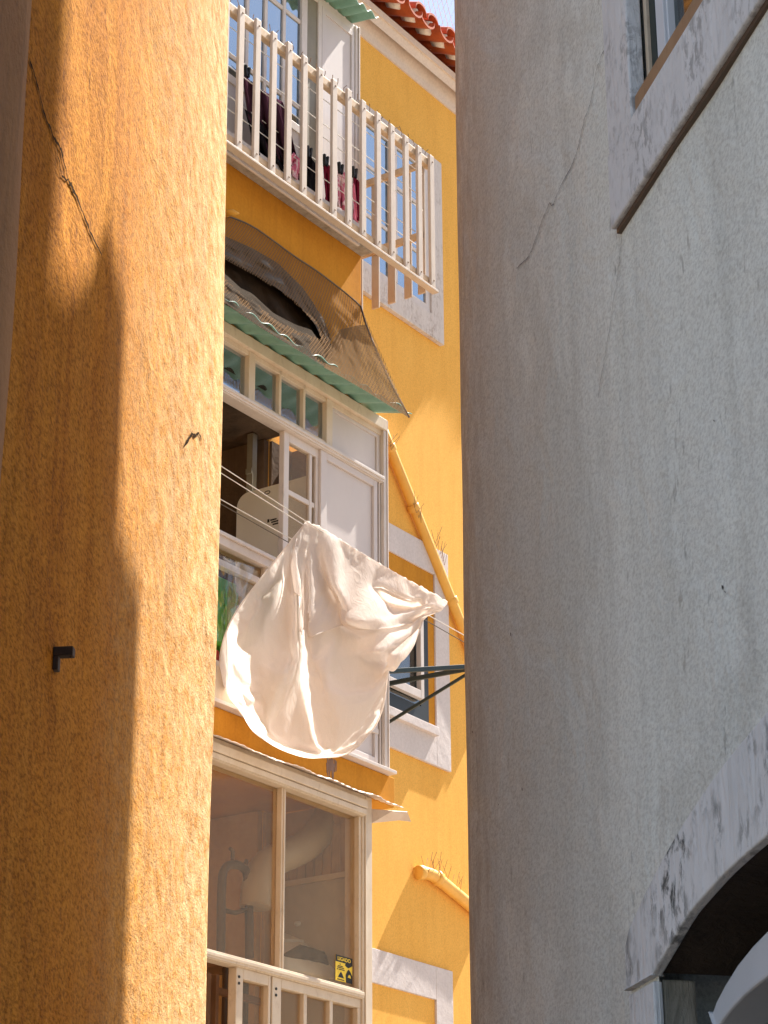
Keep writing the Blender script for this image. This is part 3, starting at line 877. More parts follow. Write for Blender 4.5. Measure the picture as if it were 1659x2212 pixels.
# ------------------------------------------------------------------ LOWER BAY
aL = FA(800, 1900); zLt = zBb-.02
zg1 = FZ(776, 1764, 0); zg0 = FZ(776, 2139, 0); zr0 = FZ(783, 2160, 0)
m = MB(); m.box(F, AL, aL, -.08, .01, 0, .4)
bay3 = m.build('enclosed_balcony', M['spandrel'], house, label='lowest glazed balcony with large panes under a pale tin awning')
m = MB(); m.box(F, FA(779, 1900), aL, -.1, .012, .4, zLt); m.box(F, FA(783, 1900), FA(786, 1900), .012, .02, .4, zLt); m.build('corner_post', M['cream'], bay3, .004)
aj = FA(779, 1900)
zt1 = zLt-.005
m = MB(); m.box(F, AL, aj, -.08, .03, zg1, zt1-.002); m.box(F, AL, aj, .03, .048, zt1-.075, zt1-.03); m.box(F, AL, aj, .03, .04, zg1+.005, zg1+.035)
m.build('header', M['cream'], bay3, .004)
m = MB(); a0m, a1m = FA(604.5, 1900), FA(613.5, 1900)
m.box(F, a0m, a1m, -.05, .006, zg0, zg1); m.box(F, FA(608, 1900), FA(609.5, 1900), .006, .012, zg0, zg1)
m.box(F, FA(774, 1900), aj, -.05, .004, zg0, zg1)
m.box(F, AL, aj, -.05, .014, zr0, zg0); m.box(F, AL, aj, .014, .026, zg0-.03, zg0-.012); m.box(F, AL, aj, .014, .022, zr0+.004, zr0+.02)
m.build('window_frame', M['cream'], bay3, .003)
m = MB(); m.box(F, AL, a0m, -.03, -.024, zg0, zg1); m.build('glass_pane', M['clear'], bay3)
m = MB(); m.box(F, a1m, FA(774, 1900), -.03, -.024, zg0, zg1); m.build('glass_pane', M['clear'], bay3)
m = MB()
for x0, x1 in ((509, 524), (579, 584), (587.5, 607)): m.box(F, FA(x0, 2150), FA(x1, 2150), -.045, .002, .4, zr0)
for x in (661, 717): a = FA(x, 2190); m.box(F, a-.014, a+.014, -.04, -.004, .4, zr0-.04)
m.box(F, FA(607, 2150), aj, -.045, .002, zr0-.045, zr0); m.box(F, FA(524, 2150), FA(579, 2150), -.045, .002, zr0-.05, zr0)
m.box(F, aj-.03, aj, -.045, .002, .4, zr0-.045)
m.build('sash', M['cream'], bay3, .003)
m = MB(); m.box(F, FA(524, 2150), aj, -.03, -.024, .4, zr0-.03); m.build('glass_pane', M['clear'], bay3)
m = MB()
for x in (448, 466): a = FA(x, 2150, -.2); m.box(F, a-.012, a+.012, -.22, -.19, .4, zr0)
a = FA(466, 2150, -.2); m.box(F, a, a+.4, -.22, -.19, FZ(480, 2143, -.2)-.015, FZ(480, 2143, -.2)+.015)
m.build('inner_frame', M['wood'], bay3)
for (x, y) in ((516, 2110), (596, 2136)):
    a, z = F.az(x, y, .002); m = MB()
    for dz in (0, -.03): m.tube([F.w(a, 0, z+dz), F.w(a, .006, z+dz)], .007, 8)
    m.build('screw_cap', M['ink_mark'], bay3)
m = MB()
m.box(F, AL, -.31, -1.499, -1.40, .3, zLt); m.box(F, -.345, -.305, -1.39, -.601, .39, zLt-.01); m.box(F, -.30, aL-.042, -.598, -.58, .39, zLt-.01)
m.build('room_wall', M['innerbeige'], bay3)
m = MB(); m.box(F, AL, -.31, -1.39, -.1, .3, .38); m.build('room_floor', M['wood'], bay3)
o = awning('awning', AL, FA(884, 1752, .12), zBb-.015, .085, .03, M['tin'], bay3, pitch=.06, amp=.0015, torn=.03, b0=.002)
m = MB()
p_ = [F.pt(801, 1748, .0), F.pt(803, 1778, .0), F.pt(888, 1775, .13), F.pt(880, 1754, .14)]
n0 = m.add(p_+[F.pt(862, 1772, .09), F.pt(848, 1752, .1)]); m.face([n0, n0+1, n0+4, n0+2, n0+3, n0+5]); m.build('awning_end', M['tin'], bay3, solid=.006)
# rust stain under the sheet is part of the spandrel
m = MB(); a0g, z0g = F.az(706, 1640, .001); a1g, z1g = F.az(729, 1672, .001)
# ------- lower room contents
m = MB(); pts = [F.pt(x, y, -.28) for x, y in smooth_pl([(552, 1960), (556, 1900), (580, 1862), (625, 1846), (668, 1824), (700, 1785), (722, 1735), (740, 1690)], 3)]
tag(m.tube(pts, [.078+.004*(i%2) for i in range(len(pts))], 18).build('flue_duct', M['duct'], None, smooth=True), 'pale curved flue duct rising behind the right balcony pane', 'duct')
ch = thing('kitchen_chair', 'dark tubular chair with arched back standing behind the left balcony pane', 'chair', F.pt(510, 2060, -.3))
m = MB(); pts = [F.pt(x, y, -.3) for x, y in smooth_pl([(477, 2070), (478, 1900), (486, 1872), (505, 1866), (525, 1872), (537, 1890), (539, 2070)], 2)]
m.tube(pts, .022, 10); m.build('backrest_frame', M['chair'], ch, smooth=True)
MB().tube([F.pt(478, 1965, -.3), F.pt(508, 1972, -.3), F.pt(539, 1962, -.3)], .012, 8).build('crossbar', M['chair'], ch, smooth=True)
MB().tube([F.pt(502, 1868, -.3), F.pt(503, 1840, -.3), F.pt(497, 1832, -.3)], .010, 8).build('finial', M['chair'], ch, smooth=True)
MB().tube([F.pt(527, 1878, -.3), F.pt(533, 1858, -.3)], .010, 8).build('finial', M['chair'], ch, smooth=True)
m = MB(); a0g, z0g = F.az(482, 2062, -.3); a1g = FA(538, 2062, -.3); m.box(F, a0g, a1g, -.66, -.28, z0g-.05, z0g); m.build('seat', M['wood'], ch, .01)
for bb in (-.3, -.62):
    for aa in (a0g+.02, a1g-.02):
        m = MB(); m.tube([F.w(aa, bb, z0g-.05), F.w(aa, bb, .38)], .014, 8); m.build('leg', M['chair'], ch, smooth=True)
tbl = thing('worktop', 'white worktop and tilted basin behind the right balcony pane', 'worktop', F.pt(690, 2080, -.4))
m = MB(); a0g, z0g = F.az(560, 1988, -.5); a1g = FA(760, 2080, -.2)
rows = []
for (x0, y0, x1, y1, bb) in ((585, 2000, 690, 1986, -.75), (600, 2040, 755, 2040, -.45), (598, 2100, 775, 2128, -.14)):
    rows.append([F.pt(lerp(x0, x1, k/8), lerp(y0, y1, k/8), bb+.02*math.sin(k*.8)) for k in range(9)])
m.grid(rows); m.build('top', M['enamel'], tbl, smooth=True, solid=.03)
m = MB()
m.tube([F.pt(610, 2033, -.4), F.pt(680, 2036, -.4), F.pt(694, 1992, -.42), F.pt(640, 1996, -.42)], .014, 8); m.build('rim', M['doorwhite'], tbl, smooth=True)
m = MB()
pts = [F.pt(x, y, -.25) for x, y in ((612, 2075), (650, 2062), (690, 2072), (708, 2105))]
m.tube(pts, [.03, .05, .045, .02], 10)
tag(m.build('dish_cloth', M['tarp'], None, smooth=True), 'dark grey cloth heaped on the white worktop', 'cloth')
m = MB(); m.tube([F.pt(762, 1990, -.12), F.pt(752, 2060, -.10)], .02, 10); tag(m.build('bottle', M['doorwhite'], None, smooth=True), 'slim pale bottle leaning on the jamb above the yellow sticker', 'bottle')
m = MB(); a0g, z0g = F.az(670, 1800, -1.39); m.box(F, FA(640, 1820, -1.395), FA(800, 1820, -1.395), -1.395, -1.37, FZ(700, 1910, -1.395), FZ(700, 1745, -1.395)); m.build('wall_panel', M['tin'], bay3)
m = MB(); m.box(F, AL, -.5, -1.395, -1.385, FZ(700, 2080, -1.39), FZ(700, 1925, -1.39)); m.build('wall_panel', M['duct'], bay3)
for x in (668, 745):
    a = FA(x, 1800, -1.36); m = MB().box(F, a-.02, a+.02, -1.37, -1.35, FZ(700, 1910, -1.36), FZ(700, 1745, -1.36))
    m.build('batten', M['wood'], bay3)

S3 = Fr(F.w(aL-.04, 0, 0), F.B, -F.A)
zs3 = S3.az(690, 1905)[1]
m = MB(); m.box(F, aL-.04, aL-.01, -.6, -.105, zs3+.03, zLt-.01)
for k in range(9): m.box(F, aL-.047, aL-.04, -.595+k*.055, -.545+k*.055, zs3+.03, zLt-.12)
m.build('wall_panel', M['plank'], bay3, .002)
m = MB(); m.box(F, aL-.04, aL-.01, -.6, -.105, .41, zs3); m.build('wall_panel', M['duct'], bay3)
m = MB(); m.box(F, aL-.055, aL-.01, -.6, -.105, zs3+.001, zs3+.029); m.build('batten', M['cream'], bay3)
# sticker
bs = -.0235
ax0, ax1 = FA(724.5, 2090, bs), FA(760.5, 2095, bs); sz1, sz0 = FZ(724, 2061, bs), FZ(724, 2116.5, bs)
stk = thing('warning_sticker', 'small yellow and black sticker reading LIGADO on the window pane', 'sticker', F.w((ax0+ax1)/2, bs, sz0))
m = MB(); m.box(F, ax0, ax1, bs, bs+.001, sz0, sz1, 0)
H, W = sz1-sz0, ax1-ax0
m.box(F, ax0, ax1, bs+.001, bs+.0016, sz0+.74*H, sz1, 1)
pz = [(ax0+.60*W, sz0+.74*H), (ax0+.56*W, sz0+.66*H), (ax0+.74*W, sz0+.58*H), (ax0+.80*W, sz0+.60*H), (ax1, sz0+.70*H), (ax1, sz0+.74*H)]
m.prism(F, pz, bs+.001, bs+.0017, 1)
m.prism(F, [(ax0+.62*W, sz0), (ax0+.60*W, sz0+.30*H), (ax0+.70*W, sz0+.46*H), (ax0+.78*W, sz0+.54*H), (ax0+.90*W, sz0+.44*H), (ax1, sz0+.3*H), (ax1, sz0)], bs+.001, bs+.0017, 1)
m.prism(F, [(ax0+.72*W, sz0+.22*H), (ax0+.80*W, sz0+.34*H), (ax0+.88*W, sz0+.30*H), (ax0+.92*W, sz0+.2*H)], bs+.0017, bs+.0022, 0)
for (u0, u1, v) in ((.24, .30, .66), (.14, .44, .585), (.10, .50, .525), (.08, .16, .455), (.2, .54, .455), (.10, .52, .06)):
    m.box(F, ax0+u0*W, ax0+u1*W, bs+.001, bs+.0016, sz0+(v-.018)*H, sz0+(v+.018)*H, 1)
m.prism(F, [(ax0+.14*W, sz0+.14*H), (ax0+.5*W, sz0+.14*H), (ax0+.40*W, sz0+.30*H), (ax0+.33*W, sz0+.38*H), (ax0+.25*W, sz0+.30*H)], bs+.001, bs+.0016, 1)
m.build('label_sheet', [M['yellow'], M['ink_mark']], stk)
from mathutils import Matrix
cu = bpy.data.curves.new('lettering', 'FONT'); cu.body = 'LIGADO'; cu.size = .2*H; cu.align_x = 'CENTER'; cu.align_y = 'CENTER'; cu.offset = .0006; cu.extrude = .0003
cu.materials.append(M['yellow'])
tmp = bpy.data.objects.new('lettering', cu); COL.objects.link(tmp)
bpy.context.view_layer.update()
lme = bpy.data.meshes.new_from_object(tmp)
bpy.data.objects.remove(tmp)
xs = [v.co.x for v in lme.vertices]; kx = min(1.2, .86*W/max(1e-4, max(xs)-min(xs)))
pos = F.w((ax0+ax1)/2, bs+.0022, sz0+.865*H)
for v in lme.vertices: v.co = pos + F.A*v.co.x*kx + Vector((0, 0, 1))*v.co.y + F.B*v.co.z
to = bpy.data.objects.new('lettering', lme); COL.objects.link(to)
to.parent = stk; to.matrix_parent_inverse = Matrix_inv(stk)

# stain marks on the second spandrel
m = MB()
for k in range(26):
    x = random.gauss(716, 5); y0 = 1640+random.uniform(-4, 12); y1 = y0+random.uniform(8, 40)
    a, z = F.az(x, y0, .0015); z2 = FZ(x, y1, .0015)
    hw = random.uniform(.003, .010)
    m.prism(F, [(a-hw, z), (a+hw, z), (a+hw*.5, z2), (a-hw*.4, z2)], 0, .0012+.00002*k)
m.build('stain', M['olive'] if False else M['wood'], bay2)

# ------------------------------------------------------------------ pipes on the facade
def pipe(pts, r, name, label, collars):
    o = MB().tube(pts, r, 18).build(name, M['pipe'], house, smooth=True, label=label)
    for p, d in collars:
        MB().tube([p-d*.022, p-d*.018, p+d*.018, p+d*.022], [r*1.08, r*1.2, r*1.2, r*1.08], 18).build('collar', M['pipe'], o, smooth=True)
    return o
bp = FB+.034
_p0, _p1 = F.pt(838, 958, bp), F.pt(988, 1330, bp)
P1 = [_p0.lerp(_p1, t) for t in (-.12, 0, .25, .5, .75, 1, 1.5)]
d1 = (P1[3]-P1[1]).normalized()
dp = pipe(P1, .033, 'drainpipe', 'yellow drainpipe slanting down beside the glazed balcony', [(F.pt(842, 968, bp), d1), (F.pt(893, 1097, bp), d1), (F.pt(976, 1298, bp), d1)])
def spikes(pts, n, h, name, label):
    mb = MB()
    for i in range(n):
        t = (i+.5)/n*(len(pts)-1); k = int(t); p = pts[k].lerp(pts[min(k+1, len(pts)-1)], t-k)
        for s in range(2):
            e = p + Vector((0, 0, h*random.uniform(.6, 1))) + F.A*random.uniform(-.05, .06) + F.B*random.uniform(-.03, .05)
            mb.tube([p, e], .0011, 4)
    return tag(mb.build(name, M['wire'], None), label, 'bird spikes', 'bird spikes on the yellow pipes')
for nm, pts, n, lb in (('bird_spikes', [F.pt(840, 955, bp+.03), F.pt(846, 975, bp+.03)], 3, 'wire bird spikes at the head of the slanting pipe'),
                       ('bird_spikes', [F.pt(893, 1092, bp+.03), F.pt(912, 1135, bp+.03)], 4, 'wire bird spikes by the middle collar of the slanting pipe'),
                       ('bird_spikes', [F.pt(938, 1170, bp+.03), F.pt(962, 1225, bp+.03)], 7, 'wire bird spikes above the window band on the slanting pipe')):
    spikes(pts, n, .11, nm, lb)
bq = FB+.037
P2 = smooth_pl([tuple(F.pt(x, y, b_)) for x, y, b_ in ((893, 1883, FB-.05), (901, 1885, FB+.02), (926, 1886, bq), (946, 1898, bq), (999, 1942, bq), (1050, 1985, bq))], 1)
P2 = [Vector(p) for p in P2]
d2 = (F.pt(999, 1942, bq)-F.pt(946, 1898, bq)).normalized(); d0 = (F.pt(926, 1886, bq)-F.pt(901, 1885, FB+.02)).normalized()
pipe(P2, .036, 'drainpipe', 'short yellow drainpipe with an elbow low on the facade', [(F.pt(908, 1885, FB+.035), d0), (F.pt(945, 1897, bq), d2)])
spikes([F.pt(915, 1880, bq+.03), F.pt(950, 1893, bq+.03), F.pt(999, 1935, bq+.03)], 10, .13, 'bird_spikes', 'tall wire bird spikes on the low elbow pipe')

# ------------------------------------------------------------------ clothes bracket in front of the middle window
br = thing('clothes_bracket', 'black steel clothesline bracket projecting before the middle window', 'bracket', F.pt(838, 1475, FB))
def bar(p0, p1, hw, name='arm'):
    d = (p1-p0).normalized(); up = Vector((0, 0, 1)); x = d.cross(up).normalized(); y = x.cross(d)
    m = MB(); n0 = m.add([p+x*sx*hw*.7+y*sy*hw for p in (p0, p1) for sx, sy in ((-1, -1), (1, -1), (1, 1), (-1, 1))])
    for q_ in ((0, 1, 2, 3), (4, 7, 6, 5), (0, 4, 5, 1), (1, 5, 6, 2), (2, 6, 7, 3), (3, 7, 4, 0)): m.face([n0+i for i in q_])
    m.build(name, M['rod'], br, .002)
bar(F.pt(822, 1480, FB+.04), F.pt(1030, 1441, FB+.64), .013)
bar(F.pt(822, 1451, FB+.5), F.pt(1030, 1439, FB+.68), .013)
bar(F.pt(822, 1571, FB+.03), F.pt(1030, 1443, FB+.62), .009, 'brace')

# ------------------------------------------------------------------ the sheet and its lines
BL = .36
lg2 = 'clotheslines before the glazed balcony'
def pxline(x0, y0, x1, y1, b0, b1, label, mat, r=.0026):
    p0, p1 = F.pt(x0, y0, b0), F.pt(x1, y1, b1)
    e0, e1 = p0+(p0-p1)*.5, p1+(p1-p0)*.35
    return line('clothesline', e0, e1, r, mat, label, lg2, .0)
pxline(475, 1005, 664, 1128, .16, .28, 'thin line running to the upper corner of the white sheet', M['line'])
pxline(473, 1019, 664, 1139, .13, .25, 'thin line just under the one carrying the sheet corner', M['line'])
pxline(472, 1076, 990, 1365, BL-.24, BL-.1, 'lower thin line passing behind the white sheet', M['line'])
pxline(471, 1085, 990, 1380, BL-.27, BL-.13, 'lowest thin line passing behind the white sheet', M['darkline'])

sheet = thing('bed_sheet', 'thin white bed sheet billowing from the line before the balcony', 'bed sheet', F.pt(812, 1215, BL))
top = [(660, 1130), (690, 1142), (735, 1168), (800, 1207), (870, 1248), (930, 1282), (964, 1304)]
left = smooth_pl([(660, 1130), (600, 1204), (545, 1272), (503, 1330), (480, 1385), (473, 1435), (482, 1485), (512, 1528)], 2)
bot = smooth_pl([(512, 1528), (535, 1560), (580, 1597), (640, 1626), (695, 1637), (742, 1634), (775, 1612), (797, 1585)], 2)
right = smooth_pl([(964, 1304), (945, 1322), (916, 1332), (908, 1358), (893, 1394), (868, 1420), (838, 1436), (836, 1470), (829, 1525), (814, 1565), (797, 1585)], 1)
def sstep(x, a, b):
    t = max(0, min(1, (x-a)/(b-a))); return t*t*(3-2*t)
def ridge(x, c, w_): return math.exp(-(abs((x-c)/w_)**1.35))
def BLx(x): return .26+.28*(x-660)/305
# draped shape of the cloth: rows of points from the line down to the hem, in the facade frame (1/8000 m)
arr = [
-8966, 2080, 3372, -8853, 2119, 3358, -8740, 2157, 3345, -8627, 2196, 3332, -8514, 2234, 3318, -8400, 2273, 3305, -8288, 2311, 3287, -8182, 2347, 3257, -8075, 2383, 3228, -7968, 2419, 3198, -7861, 2455, 3168, -7753, 2490, 3138,
-7646, 2526, 3109, -7538, 2562, 3079, -7431, 2598, 3049, -7323, 2634, 3019, -7215, 2670, 2987, -7108, 2706, 2956, -7001, 2741, 2924, -6893, 2777, 2892, -6785, 2812, 2860, -6677, 2848, 2829, -6569, 2884, 2797, -6460, 2919, 2765,
-6352, 2955, 2733, -6243, 2991, 2702, -6134, 3026, 2670, -6025, 3062, 2638, -5916, 3097, 2606, -5806, 3133, 2575, -5695, 3169, 2545, -5585, 3205, 2514, -5474, 3241, 2484, -5363, 3277, 2453, -5252, 3312, 2422, -5141, 3348, 2392,
-5029, 3384, 2361, -4917, 3420, 2330, -4806, 3456, 2300, -4693, 3492, 2269, -4581, 3527, 2238, -4469, 3563, 2208, -4356, 3599, 2177, -4243, 3635, 2147, -4129, 3671, 2118, -4014, 3707, 2089, -3900, 3743, 2060, -3785, 3780, 2031,
-3670, 3816, 2002, -3555, 3852, 1973, -3440, 3888, 1944, -3324, 3924, 1915, -3209, 3960, 1886, -3093, 3996, 1856, -2977, 4033, 1827, -2861, 4069, 1797, -2749, 4103, 1761, -2636, 4138, 1725, -2523, 4173, 1689, -2410, 4208, 1653,
-2297, 4243, 1617, -2184, 4278, 1581, -2071, 4313, 1545, -9056, 2039, 3234, -8938, 2063, 3211, -8850, 2148, 3198, -8729, 2158, 3178, -8625, 2223, 3164, -8503, 2226, 3146, -8410, 2303, 3129, -8300, 2331, 3095, -8211, 2409, 3075,
-8098, 2417, 3035, -8012, 2501, 3026, -7901, 2519, 2982, -7793, 2555, 2946, -7695, 2622, 2928, -7587, 2602, 2880, -7480, 2650, 2848, -7366, 2633, 2811, -7258, 2680, 2776, -7144, 2709, 2741, -7024, 2709, 2710, -6931, 2784, 2680,
-6820, 2830, 2648, -6701, 2810, 2623, -6604, 2881, 2590, -6489, 2911, 2555, -6387, 2976, 2525, -6267, 2982, 2491, -6181, 3071, 2473, -6069, 3113, 2440, -5950, 3122, 2402, -5844, 3186, 2378, -5723, 3182, 2341, -5623, 3258, 2322,
-5503, 3275, 2286, -5381, 3259, 2256, -5266, 3301, 2223, -5162, 3370, 2196, -5039, 3367, 2166, -4941, 3445, 2139, -4818, 3450, 2107, -4704, 3496, 2075, -4606, 3576, 2054, -4483, 3576, 2018, -4388, 3662, 2007, -4264, 3648, 1972,
-4138, 3666, 1942, -4014, 3689, 1913, -3893, 3723, 1883, -3775, 3766, 1852, -3679, 3847, 1828, -3557, 3813, 1811, -3435, 3835, 1782, -3316, 3861, 1751, -3198, 3889, 1718, -3098, 3949, 1676, -3012, 4031, 1640, -2896, 4044, 1599,
-2807, 4124, 1569, -2700, 4185, 1538, -2580, 4201, 1497, -2474, 4271, 1476, -2352, 4266, 1432, -2237, 4325, 1414, -9151, 2001, 3095, -9061, 2074, 3069, -8947, 2086, 3038, -8857, 2159, 3017, -8744, 2171, 2989, -8643, 2225, 2964,
-8532, 2230, 2932, -8462, 2311, 2896, -8369, 2373, 2863, -8282, 2451, 2841, -8165, 2468, 2811, -8086, 2564, 2807, -7973, 2608, 2781, -7857, 2648, 2753, -7739, 2678, 2724, -7626, 2639, 2682, -7503, 2644, 2649, -7379, 2645, 2615,
-7256, 2657, 2586, -7134, 2680, 2555, -7020, 2725, 2525, -6925, 2801, 2496, -6807, 2775, 2471, -6699, 2820, 2436, -6611, 2894, 2401, -6511, 2946, 2363, -6401, 2960, 2323, -6314, 3031, 2289, -6239, 3116, 2260, -6134, 3126, 2210,
-6042, 3186, 2172, -5937, 3176, 2122, -5844, 3238, 2085, -5736, 3209, 2045, -5625, 3218, 2000, -5514, 3245, 1959, -5404, 3282, 1920, -5315, 3362, 1895, -5202, 3362, 1851, -5098, 3408, 1810, -5007, 3480, 1778, -4899, 3512, 1734,
-4810, 3586, 1702, -4699, 3608, 1659, -4611, 3691, 1638, -4498, 3716, 1600, -4381, 3730, 1561, -4261, 3718, 1523, -4135, 3723, 1490, -4006, 3736, 1463, -3874, 3763, 1445, -3758, 3839, 1448, -3622, 3875, 1440, -3480, 3885, 1429,
-3346, 3839, 1423, -3230, 3916, 1405, -3110, 3986, 1384, -2990, 4055, 1367, -2883, 4132, 1351, -2788, 4216, 1334, -2677, 4278, 1312, -2557, 4327, 1291, -2428, 4353, 1273, -9272, 1983, 2943, -9166, 1994, 2902, -9090, 2071, 2867,
-8987, 2099, 2830, -8898, 2157, 2794, -8796, 2180, 2754, -8697, 2216, 2714, -8606, 2225, 2654, -8531, 2268, 2583, -8462, 2319, 2511, -8448, 2416, 2463, -8389, 2506, 2433, -8305, 2589, 2413, -8199, 2661, 2403, -8073, 2718, 2398,
-7935, 2762, 2395, -7789, 2766, 2384, -7641, 2758, 2370, -7495, 2742, 2353, -7356, 2705, 2331, -7216, 2697, 2310, -7084, 2721, 2287, -6980, 2801, 2277, -6861, 2781, 2243, -6753, 2821, 2205, -6658, 2874, 2163, -6570, 2928, 2115,
-6509, 3014, 2078, -6432, 3072, 2022, -6368, 3148, 1971, -6284, 3167, 1901, -6208, 3218, 1837, -6124, 3201, 1767, -6037, 3240, 1709, -5951, 3183, 1660, -5847, 3181, 1610, -5768, 3265, 1584, -5678, 3333, 1548, -5578, 3382, 1509,
-5474, 3411, 1461, -5372, 3444, 1413, -5271, 3484, 1369, -5170, 3530, 1328, -5067, 3582, 1293, -4962, 3636, 1262, -4852, 3689, 1236, -4733, 3738, 1215, -4595, 3776, 1208, -4438, 3800, 1216, -4265, 3811, 1231, -4082, 3814, 1249,
-3890, 3813, 1269, -3701, 3801, 1311, -3525, 3770, 1376, -3377, 3827, 1303, -3240, 3886, 1284, -3131, 3952, 1270, -3081, 4048, 1261, -3005, 4124, 1231, -2892, 4186, 1209, -2782, 4247, 1190, -2664, 4299, 1173, -2536, 4329, 1168,
-9403, 1973, 2786, -9304, 1964, 2735, -9207, 1991, 2688, -9128, 2054, 2643, -9037, 2101, 2602, -8952, 2152, 2553, -8865, 2187, 2498, -8767, 2218, 2451, -8665, 2236, 2406, -8581, 2264, 2339, -8515, 2309, 2249, -8452, 2362, 2151,
-8482, 2444, 2064, -8471, 2530, 1990, -8436, 2622, 1941, -8370, 2712, 1915, -8278, 2792, 1899, -8157, 2851, 1891, -8016, 2881, 1884, -7866, 2884, 1874, -7716, 2857, 1862, -7576, 2800, 1847, -7431, 2774, 1829, -7290, 2791, 1816,
-7157, 2820, 1798, -7036, 2859, 1775, -6925, 2909, 1747, -6824, 2967, 1716, -6736, 3037, 1684, -6652, 3107, 1649, -6568, 3174, 1609, -6475, 3215, 1559, -6378, 3253, 1511, -6273, 3238, 1463, -6156, 3244, 1429, -6051, 3174, 1407,
-5927, 3223, 1390, -5792, 3251, 1378, -5651, 3269, 1381, -5510, 3266, 1414, -5371, 3308, 1388, -5229, 3346, 1357, -5082, 3379, 1314, -4929, 3406, 1264, -4770, 3428, 1214, -4594, 3443, 1190, -4405, 3450, 1180, -4203, 3450, 1173,
-3995, 3445, 1168, -3791, 3442, 1161, -3602, 3450, 1153, -3448, 3452, 1212, -3324, 3501, 1215, -3254, 3589, 1210, -3234, 3699, 1201, -3247, 3823, 1181, -3253, 3947, 1149, -3164, 4013, 1132, -2992, 4027, 1166, -2881, 4096, 1135,
-2788, 4164, 1113, -2688, 4241, 1080, -2562, 4244, 1109, -9522, 1954, 2635, -9441, 2005, 2582, -9344, 1984, 2532, -9261, 1996, 2460, -9175, 2038, 2407, -9081, 2097, 2377, -9014, 2154, 2310, -8955, 2205, 2223, -8864, 2240, 2171,
-8739, 2256, 2150, -8618, 2254, 2120, -8528, 2272, 2059, -8468, 2329, 1971, -8443, 2424, 1870, -8480, 2509, 1755, -8503, 2593, 1644, -8511, 2677, 1549, -8499, 2764, 1476, -8459, 2851, 1423, -8387, 2927, 1385, -8283, 2981, 1357,
-8156, 3004, 1333, -8019, 2992, 1310, -7884, 2941, 1290, -7736, 2925, 1276, -7587, 2919, 1265, -7437, 2934, 1259, -7291, 2968, 1258, -7154, 3021, 1261, -7019, 3082, 1268, -6887, 3148, 1275, -6754, 3211, 1280, -6614, 3262, 1283,
-6461, 3290, 1283, -6298, 3275, 1278, -6130, 3238, 1276, -5961, 3168, 1264, -5775, 3145, 1276, -5581, 3131, 1282, -5383, 3116, 1283, -5181, 3109, 1275, -4981, 3117, 1232, -4777, 3102, 1242, -4577, 3100, 1183, -4373, 3096, 1209,
-4168, 3097, 1225, -3968, 3099, 1244, -3777, 3109, 1259, -3616, 3136, 1263, -3496, 3186, 1249, -3423, 3258, 1210, -3397, 3347, 1132, -3423, 3483, 1085, -3486, 3631, 1050, -3522, 3770, 1005, -3499, 3878, 995, -3352, 3915, 1020,
-3110, 3890, 1084, -2934, 3950, 1048, -2939, 4058, 1043, -2835, 4119, 1019, -2706, 4127, 1070, -2582, 4146, 1066, -9632, 1929, 2489, -9546, 1926, 2425, -9477, 2006, 2387, -9403, 1996, 2297, -9334, 1997, 2194, -9221, 2026, 2169,
-9119, 2087, 2147, -9076, 2155, 2060, -9051, 2234, 1948, -8988, 2289, 1874, -8862, 2299, 1852, -8705, 2290, 1854, -8563, 2272, 1842, -8461, 2292, 1796, -8403, 2356, 1718, -8398, 2459, 1615, -8418, 2572, 1493, -8485, 2655, 1354,
-8537, 2740, 1220, -8572, 2825, 1104, -8585, 2913, 1013, -8557, 2994, 939, -8492, 3062, 884, -8395, 3109, 846, -8271, 3123, 818, -8130, 3114, 801, -7980, 3066, 790, -7811, 3044, 795, -7630, 3036, 813, -7443, 3067, 851,
-7257, 3125, 901, -7073, 3197, 960, -6887, 3276, 1027, -6683, 3332, 1083, -6459, 3341, 1119, -6229, 3317, 1144, -5999, 3258, 1151, -5775, 3171, 1139, -5546, 3094, 1138, -5314, 3034, 1140, -5083, 2984, 1145, -4857, 2945, 1150,
-4640, 2924, 1159, -4437, 2914, 1166, -4252, 2923, 1174, -4087, 2947, 1175, -3950, 2986, 1168, -3845, 3044, 1146, -3785, 3126, 1106, -3776, 3237, 1042, -3807, 3370, 962, -3864, 3517, 891, -3888, 3642, 801, -3885, 3758, 796,
-3781, 3828, 822, -3553, 3841, 877, -3243, 3770, 977, -2981, 3789, 977, -2967, 3890, 954, -3032, 4014, 956, -2866, 4009, 1011, -2712, 4011, 1048, -2633, 4068, 1010, -9734, 1898, 2347, -9687, 1983, 2294, -9595, 1940, 2243,
-9542, 1996, 2160, -9485, 1994, 2007, -9405, 1996, 1931, -9263, 2017, 1933, -9151, 2072, 1913, -9120, 2148, 1821, -9133, 2252, 1687, -9118, 2342, 1583, -9020, 2364, 1537, -8856, 2350, 1545, -8670, 2320, 1570, -8505, 2303, 1577,
-8387, 2323, 1548, -8325, 2387, 1482, -8312, 2489, 1382, -8351, 2609, 1258, -8411, 2730, 1119, -8502, 2802, 966, -8570, 2880, 824, -8611, 2964, 706, -8610, 3047, 612, -8567, 3120, 543, -8484, 3175, 497, -8364, 3205, 472,
-8215, 3201, 465, -8042, 3171, 473, -7850, 3116, 497, -7632, 3108, 549, -7414, 3169, 627, -7197, 3253, 723, -6981, 3349, 831, -6735, 3406, 915, -6473, 3410, 972, -6210, 3385, 1014, -5956, 3328, 1034, -5716, 3244, 1035,
-5495, 3141, 1017, -5274, 3072, 1014, -5066, 3022, 1012, -4875, 2991, 1008, -4706, 2983, 998, -4562, 3005, 984, -4449, 3050, 957, -4368, 3115, 917, -4321, 3199, 859, -4306, 3300, 786, -4315, 3417, 703, -4326, 3536, 629,
